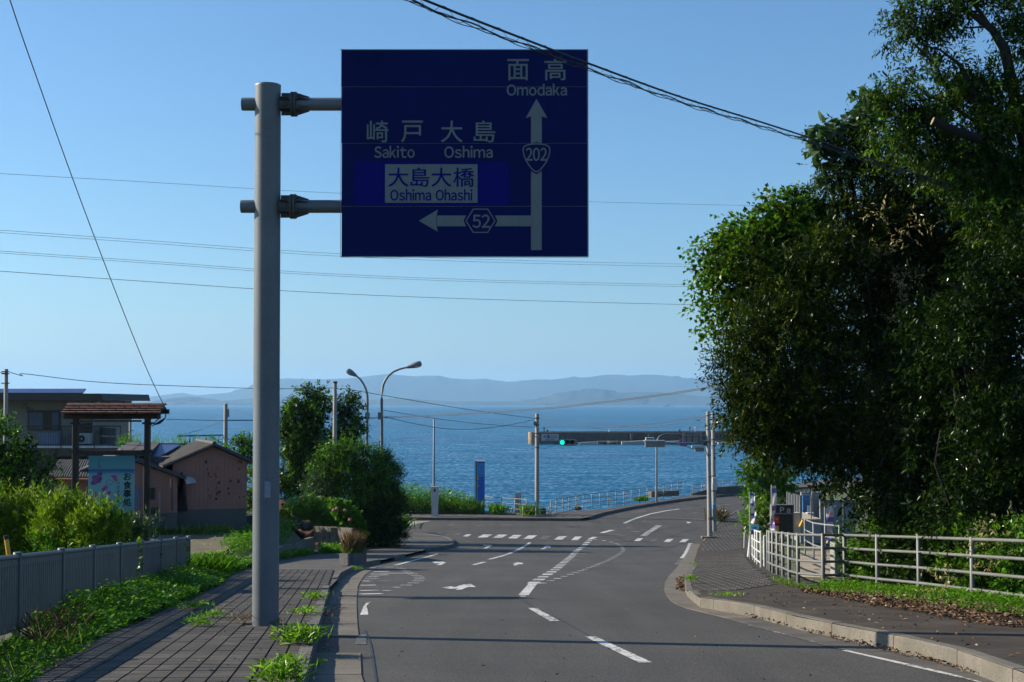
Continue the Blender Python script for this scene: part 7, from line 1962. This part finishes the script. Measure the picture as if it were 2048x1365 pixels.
for i, ((px, py), h, lb, n, sp_r, kind_) in enumerate(tuft_lbl):
    left = px < 1000
    c = gp(px, py, .15 if left and px != 645 else (0.01 if px == 645 else .15))
    t = thing('weed_tuft', tuple(c), lb, 'weed', 'weed tufts in the paving')
    g = np.random.default_rng(200 + i)
    P0 = np.array(c) + g.normal(size=(n, 3)) * [sp_r * .42, sp_r * .5, 0]; P0[:, 2] = [RD(y) + (c.z - RD(c.y)) for y in P0[:, 1]]
    d = np.stack([g.normal(size=n) * .75, g.normal(size=n) * .75, .5 + .7 * g.random(n)], 1)
    nr = np.stack([g.normal(size=n), g.normal(size=n), g.normal(size=n) * .3 + .6], 1)
    s = .5 + .8 * g.random(n)
    leaves_obj('leaves', P0 + np.array([0, 0, 1.0]) * (g.random((n, 1)) * h * .5), d, nr, h * .55 * s, (.022 if kind_ else .012) * (.7 + .6 * g.random(n)), G_TUFT if i != 1 else G_WEED, t, None, droop=.2)
# dead stalks in the gutter
for px, py, lb in [(642, 1240, 'pile of dead weed stalks lying in the left gutter'), (498, 1246, 'dry litter of stalks at the foot of the sign pole')]:
    c = gp(px, py, .02 if px == 642 else .15)
    t = thing('dead_weeds', tuple(c), lb, 'dead weeds')
    g = np.random.default_rng(px); n = 110
    P0 = np.array(c) + g.normal(size=(n, 3)) * [.14, .35, .015] ; P0[:, 2] = c.z + (P0[:, 1] - c.y) * -.081 + g.random(n) * .07
    blades('stalks', P0, .22, .008, G_DRY if px != 642 else G_LITTER, px, 1.6, None, t, 0)

# grass on the lot and round the house
def ZGp(x, y): return ZG(x, y)
lot = [(-9.0, 39), (-8.9, 47), (-9.0, 55), (-9.1, 61), (-11, 60), (-16, 57.5), (-22, 55), (-20, 46), (-14, 39)]
pts = scatter(lot, 9000, np.random.default_rng(19))
keep = [k for k in pts if not inside(k[0], k[1], [(-12.3, 44.5), (-9.6, 44), (-9.8, 50), (-10, 54.5), (-13.3, 55), (-15, 50)]) or random.random() < .12]
blades('lot_grass', np.array([(x, y, ZG(x, y)) for x, y in keep]), .13, .03, G_TUFT, 20, .6)
weeds('lot_weeds', [(-9.0, 47), (-8.95, 55), (-9.1, 61.3), (-10.8, 61), (-10.6, 55), (-10, 49)], 900, lambda x, y: .3, .09, .06, G_WEED, ZGp, 21)
weeds('lot_edge_weeds', [(-8.4, 50), (-8.3, 60.5), (-8.75, 61), (-8.8, 50)], 420, lambda x, y: .28, .09, .06, G_WEED, lambda x, y: RD(y) + .14, 22)
weeds('bank_weeds', [(-8.3, 61.3), (-7.6, 63), (-6.9, 65.5), (-7.6, 67), (-8.6, 64.5)], 520, lambda x, y: .42, .10, .07, G_WEED, lambda x, y: max(ZG(x, y), RD(y) + .12), 23)
blades('house_foot_grass', np.array([(x, y, ZG(x, y)) for x, y in scatter([(-24, 50.5), (-10.9, 55.7), (-11.2, 56.6), (-24, 52)], 2600, np.random.default_rng(24))]), .42, .05, G_GRASS, 25, .4)

# shrubs behind the slat fence
sh = [([(20, 1040, 46), (70, 1030, 42), (-40, 1035, 60), (40, 1075, 50), (-20, 1085, 60), (90, 1070, 40)], 31.5, G_YEL, 'yellow green shrub behind the fence at the left edge'),
      ([(120, 1035, 34), (148, 1020, 24), (105, 1065, 40), (150, 1065, 40), (178, 1050, 26)], 30.0, G_YEL, 'yellow green shrub with upright shoots in front of the left post of the tiled frame'),
      ([(205, 1042, 22), (218, 1062, 36), (190, 1072, 34), (172, 1060, 26)], 29.4, G_YEL, 'leafy yellow green shrub hiding the foot of the picture board'),
      ([(262, 1068, 20), (283, 1072, 18), (248, 1082, 24)], 30.2, G_GREYG, 'grey green grassy shrub under the lettering of the picture board')]
for i, (bl, d_, mt, lb) in enumerate(sh):
    x0, d0, z0 = zat(bl[0][0], d_)
    t = thing('shrub', (x0, d0, z0), lb, 'shrub', 'shrubs behind the slat fence')
    bb = blobs_px(bl, d_)
    low = [((c[0], c[1], (c[2] + z0) / 2 - .1), rx * 1.1, ry, (c[2] - z0) / 2) for c, rx, ry, rz in bb]
    crown('foliage', bb, 75, 13, .115, .032, mt, t, seed=300 + i, twig=.30, gaps=.3, up=1.5, spread=1.0, droop=-.25, rag=.35, back=.5)
    crown('inner_foliage', low, 34, 10, .12, .04, G_WEED, t, seed=320 + i, twig=.3, up=.8)
    g = random.Random(i)
    for k in range(5):
        m_ = MB(); c = Vector(bb[k % len(bb)][0]); m_.tube([(c.x + g.uniform(-.2, .2), c.y, z0 - .1), tuple(c)], [.015, .008], 5); m_.build('stem', BARK, t)
x0, d0, z0 = zat(255, 30.4); t = thing('tall_grass_clump', (x0, d0, z0), 'arching grey green grass between the tiled frame and the fence', 'grass clump')
pts = scatter([(x0 - .5, 30), (x0 + .1, 30), (x0 + .05, 32.0), (x0 - .5, 32.0)], 620, np.random.default_rng(26))
blades('blades', np.array([(x, y, ZG(x, y)) for x, y in pts]), 1.05, .014, G_GREYG, 27, .4, None, t, .3)
# dark tree at far left
lt = blobs_px([(8, 888, 26), (-30, 880, 50), (35, 905, 24), (25, 940, 46), (70, 935, 20), (-30, 960, 70), (45, 985, 40), (-12, 850, 18), (92, 935, 12), (108, 930, 7), (60, 900, 10), (80, 960, 24)], 36)
x0, d0, z0 = zat(10, 36.3)
tree('broadleaf_tree', (x0, d0, z0), 'dark leafy tree at the left edge in front of the two storey house', lt, [(G_WEED, .55), (G_DARK, .7)], 60, 9, .11, .055, 330, trunk_r=.12, back=.4)
# trees in the middle
mt_ = blobs_px([(624, 782, 9), (630, 795, 13), (652, 800, 14), (700, 797, 9), (604, 822, 12), (640, 776, 5), (610, 800, 20), (625, 812, 28), (668, 815, 28), (700, 815, 20), (590, 828, 20), (600, 845, 34), (645, 850, 42), (690, 850, 32), (712, 868, 18), (578, 862, 20), (575, 890, 20), (600, 890, 42), (650, 900, 46), (700, 890, 26), (585, 930, 34), (600, 965, 36), (640, 950, 40), (570, 950, 16), (620, 985, 26)], 79)
x0, d0, z0 = zat(640, 79); z0 = -5.6
tree('spreading_tree', (x0, d0, z0), 'tall dark green tree behind the shrubs right of the sign pole', clumps(mt_, 6, 4, .6, only=.7), [(G_WEED, .35), (G_DARK, .9)], 40, 9, .19, .08, 340, trunk_r=.2, back=.35, twig=.5, rag=.4)
rs_ = [([(660, 915, 28), (700, 905, 30), (740, 925, 32), (690, 940, 42), (740, 960, 44), (770, 935, 24), (650, 950, 30), (640, 980, 22), (700, 985, 44), (760, 915, 18), (785, 948, 14), (665, 1005, 26)], 71, [(G_WEED, .6), (G_DARK, .6)], 'round clipped shrub standing in front of the dark tree', .12, .05),
       ([(640, 955, 20), (625, 975, 18), (650, 985, 20)], 70.5, [(G_GREYG, 1.0)], 'pale grey green shrub tucked left of the round shrub', .10, .06),
       ([(775, 935, 20), (780, 960, 22), (760, 990, 42), (785, 1000, 20), (740, 1030, 48), (775, 1045, 32), (720, 1055, 36), (765, 1066, 34), (792, 1068, 18), (705, 1072, 24), (740, 1078, 28), (775, 1080, 24), (790, 1020, 22), (700, 1045, 30)], 72, [(G_DARK, 1.3)], 'very dark juniper hedge forming the right end of the garden', .18, .035)]
for i, (bl, d_, mats, lb, L_, W_) in enumerate(rs_):
    x0, d0, z0 = zat(bl[0][0], d_); z0 = max(-7.5, min(z0, -5.6))
    t = thing('garden_shrub', (x0, d0, z0), lb, 'shrub', 'shrubs of the corner garden')
    bb = blobs_px(bl, d_)
    for k, (mt, fr) in enumerate(mats):
        crown('foliage' if k == 0 else 'inner_foliage', bb, 62 * fr, 9, L_, W_, mt, t, gaps=.5, seed=350 + i * 3 + k, twig=.42, up=.6 if i == 2 else .25, droop=.0 if i == 2 else .15, back=.3, rag=.5)
    m_ = MB(); m_.tube([(x0, d0, z0 - .3), tuple(Vector(bb[0][0]))], [.08, .04], 6); m_.build('stem', BARK, t)
az = [([(592, 1022, 22), (620, 1018, 24), (650, 1026, 24), (676, 1036, 18), (605, 1036, 20), (640, 1042, 18), (576, 1030, 14), (662, 1048, 14)], 67.5, G_TUFT, 'low yellow green azalea clipped over the garden rocks', .07, .03),
      ([(540, 1030, 10), (568, 1035, 10), (500, 950, 9), (497, 990, 10), (496, 1010, 12)], 66, G_YEL, 'yellow green bushes seen on both sides of the sign pole', .09, .04),
      ([(690, 1030, 14), (705, 1040, 14), (715, 1060, 12), (680, 1020, 12)], 66, G_WEED, 'hydrangea with green leaves and faded pink heads below the round shrub', .12, .08)]
for i, (bl, d_, mt, lb, L_, W_) in enumerate(az):
    x0, d0, z0 = zat(bl[0][0], d_)
    t = thing('garden_shrub', (x0, d0, min(z0, -5.4)), lb, 'shrub', 'shrubs of the corner garden')
    crown('foliage', blobs_px(bl, d_), 150, 10, L_ * 1.4, W_ * 1.5, mt, t, seed=380 + i, twig=.2, up=.8, gaps=.2)
    if i == 2:
        HY = M('faded_pink_petals', (0.35, 0.15, 0.12), .8, nz=(20, .3))
        for px, py in ((674, 1018), (668, 1021), (690, 1022), (700, 1040)):
            bm = bmesh.new(); bmesh.ops.create_icosphere(bm, subdivisions=2, radius=.09)
            me = bpy.data.meshes.new('flower_head'); bm.to_mesh(me); bm.free(); me.materials.append(HY)
            o = bpy.data.objects.new('flower_head', me); COL.objects.link(o); o.parent = t; o.location = P(px, py, 65.4) - Vector(t.location)
# trees left of the sign pole, behind the pink shed
x0, d0, z0 = zat(480, 76)
tree('small_tree', (x0, d0, -5.4), 'small bright tree between the pink shed roof and the sign pole', blobs_px([(480, 895, 20), (500, 900, 22), (470, 905, 14), (495, 885, 14), (500, 925, 20), (485, 880, 9)], 76), [(G_WEED, .7), (G_DARK, .4)], 46, 9, .14, .07, 400, trunk_r=.09)
t = thing('reed_clump', zat(330, 66), 'tall reeds poking above the dark shed roof against the sea', 'reeds')
g = np.random.default_rng(28); P0 = np.stack([[P(px, 1, 68).x for px in g.uniform(255, 440, 420)], 68 + g.random(420), np.full(420, -3.6) + g.random(420) * .3], 1)
blades('blades', P0, 1.9, .06, G_WEED, 29, .12, None, t, .1)
x0, d0, z0 = zat(265, 72)
t = thing('shrub', (x0, d0, z0), 'small green bush top beside the short pole behind the tiled frame', 'shrub')
crown('foliage', blobs_px([(255, 885, 8), (265, 888, 10), (246, 888, 6)], 72), 120, 9, .1, .05, G_WEED, t, seed=404)
# weeds along the sea side
sw_ = V2([gp(x, y, .17) for x, y in [(700, 1027), (800, 1028), (900, 1028), (960, 1029.5), (968, 1025), (900, 1021), (800, 1019), (700, 1018)]])
weeds('seaside_weeds', sw_, 1500, lambda x, y: interp(x, [(-8, 2.0), (-6, 1.8), (-4, 1.5), (-2.4, .9)]), .2, .12, G_WEED, lambda x, y: RD(y) + .15, 30)
blades('seaside_grass', np.array([(x, y, RD(y) + .15) for x, y in scatter(sw_, 2600, np.random.default_rng(31))]), 1.1, .05, G_GRASS, 32, .25)
blades('seaside_dry_grass', np.array([(x, y, RD(y) + .15) for x, y in scatter(sw_, 700, np.random.default_rng(34))]), .6, .04, G_DRY, 35, .35)
for px, py, h, lb in [(996, 1029, .85, 'dark green weed clump in front of the seaside rail fence'), (1058, 1032, .9, 'green weed clump between the white banner and the traffic light pole'), (1287, 1003, .45, 'small green bush left of the tall grey lamp pole at the bend'), (1276, 1003, .35, 'lower green bush beside another bush on the seaside pavement'), (1155, 1021, .3, 'dry weed patch at the foot of the long curved railing'), (792, 1062, 1.1, 'dark thin weed standing at the corner below the juniper hedge')]:
    c = gp(px, py, .17); t = thing('weed_clump', tuple(c), lb, 'weed', 'weed clumps along the sea edge')
    g = np.random.default_rng(px); n = 260
    P0 = np.array(c) + g.normal(size=(n, 3)) * [h * .38, h * .3, 0]; 
    blades('blades', P0, h, .07, G_WEED if px != 1155 else G_DRY, px, .3, None, t)
# planter grass
c = (cA + cB + cC + cD) / 4; c.z += hP
t = thing('planter_grass', tuple(c), 'tall dry grass with green blades growing in the concrete planter', 'grass clump')
g = np.random.default_rng(36); n = 620; a_ = g.random((n, 2)); P0 = np.array([cA.lerp(cB, u * .8 + .1).lerp(cD.lerp(cC, u * .8 + .1), v * .8 + .1) + Vector((0, 0, hP - .06)) for u, v in a_])
blades('dry_blades', P0, .78, .016, G_DRY, 37, .2, None, t); blades('green_blades', P0[:420], .34, .03, G_GRASS, 38, .5, None, t)

rp_ = V2([gp(x, y) for x, y in [(760, 1180), (1340, 1200), (1700, 1330), (1600, 1400), (760, 1400)]])
litter_obj('road_litter', scatter(rp_, 60, np.random.default_rng(51)), 52, .045, lambda x, y: RD(y), .008)
lp_ = V2([gp(x, y, .15) for x, y in [(560, 1180), (650, 1180), (600, 1390), (330, 1390), (430, 1220)]])
litter_obj('pavement_litter', scatter(lp_, 120, np.random.default_rng(53)), 54, .045, lambda x, y: RD(y) + .145, .008)
kb = V2([gp(x, y, 0) for x, y in [(640, 1290), (672, 1200), (690, 1190), (672, 1250), (660, 1320)]])
litter_obj('gutter_litter', scatter(kb, 160, np.random.default_rng(55)), 56, .05, lambda x, y: RD(y) + .012, .02)
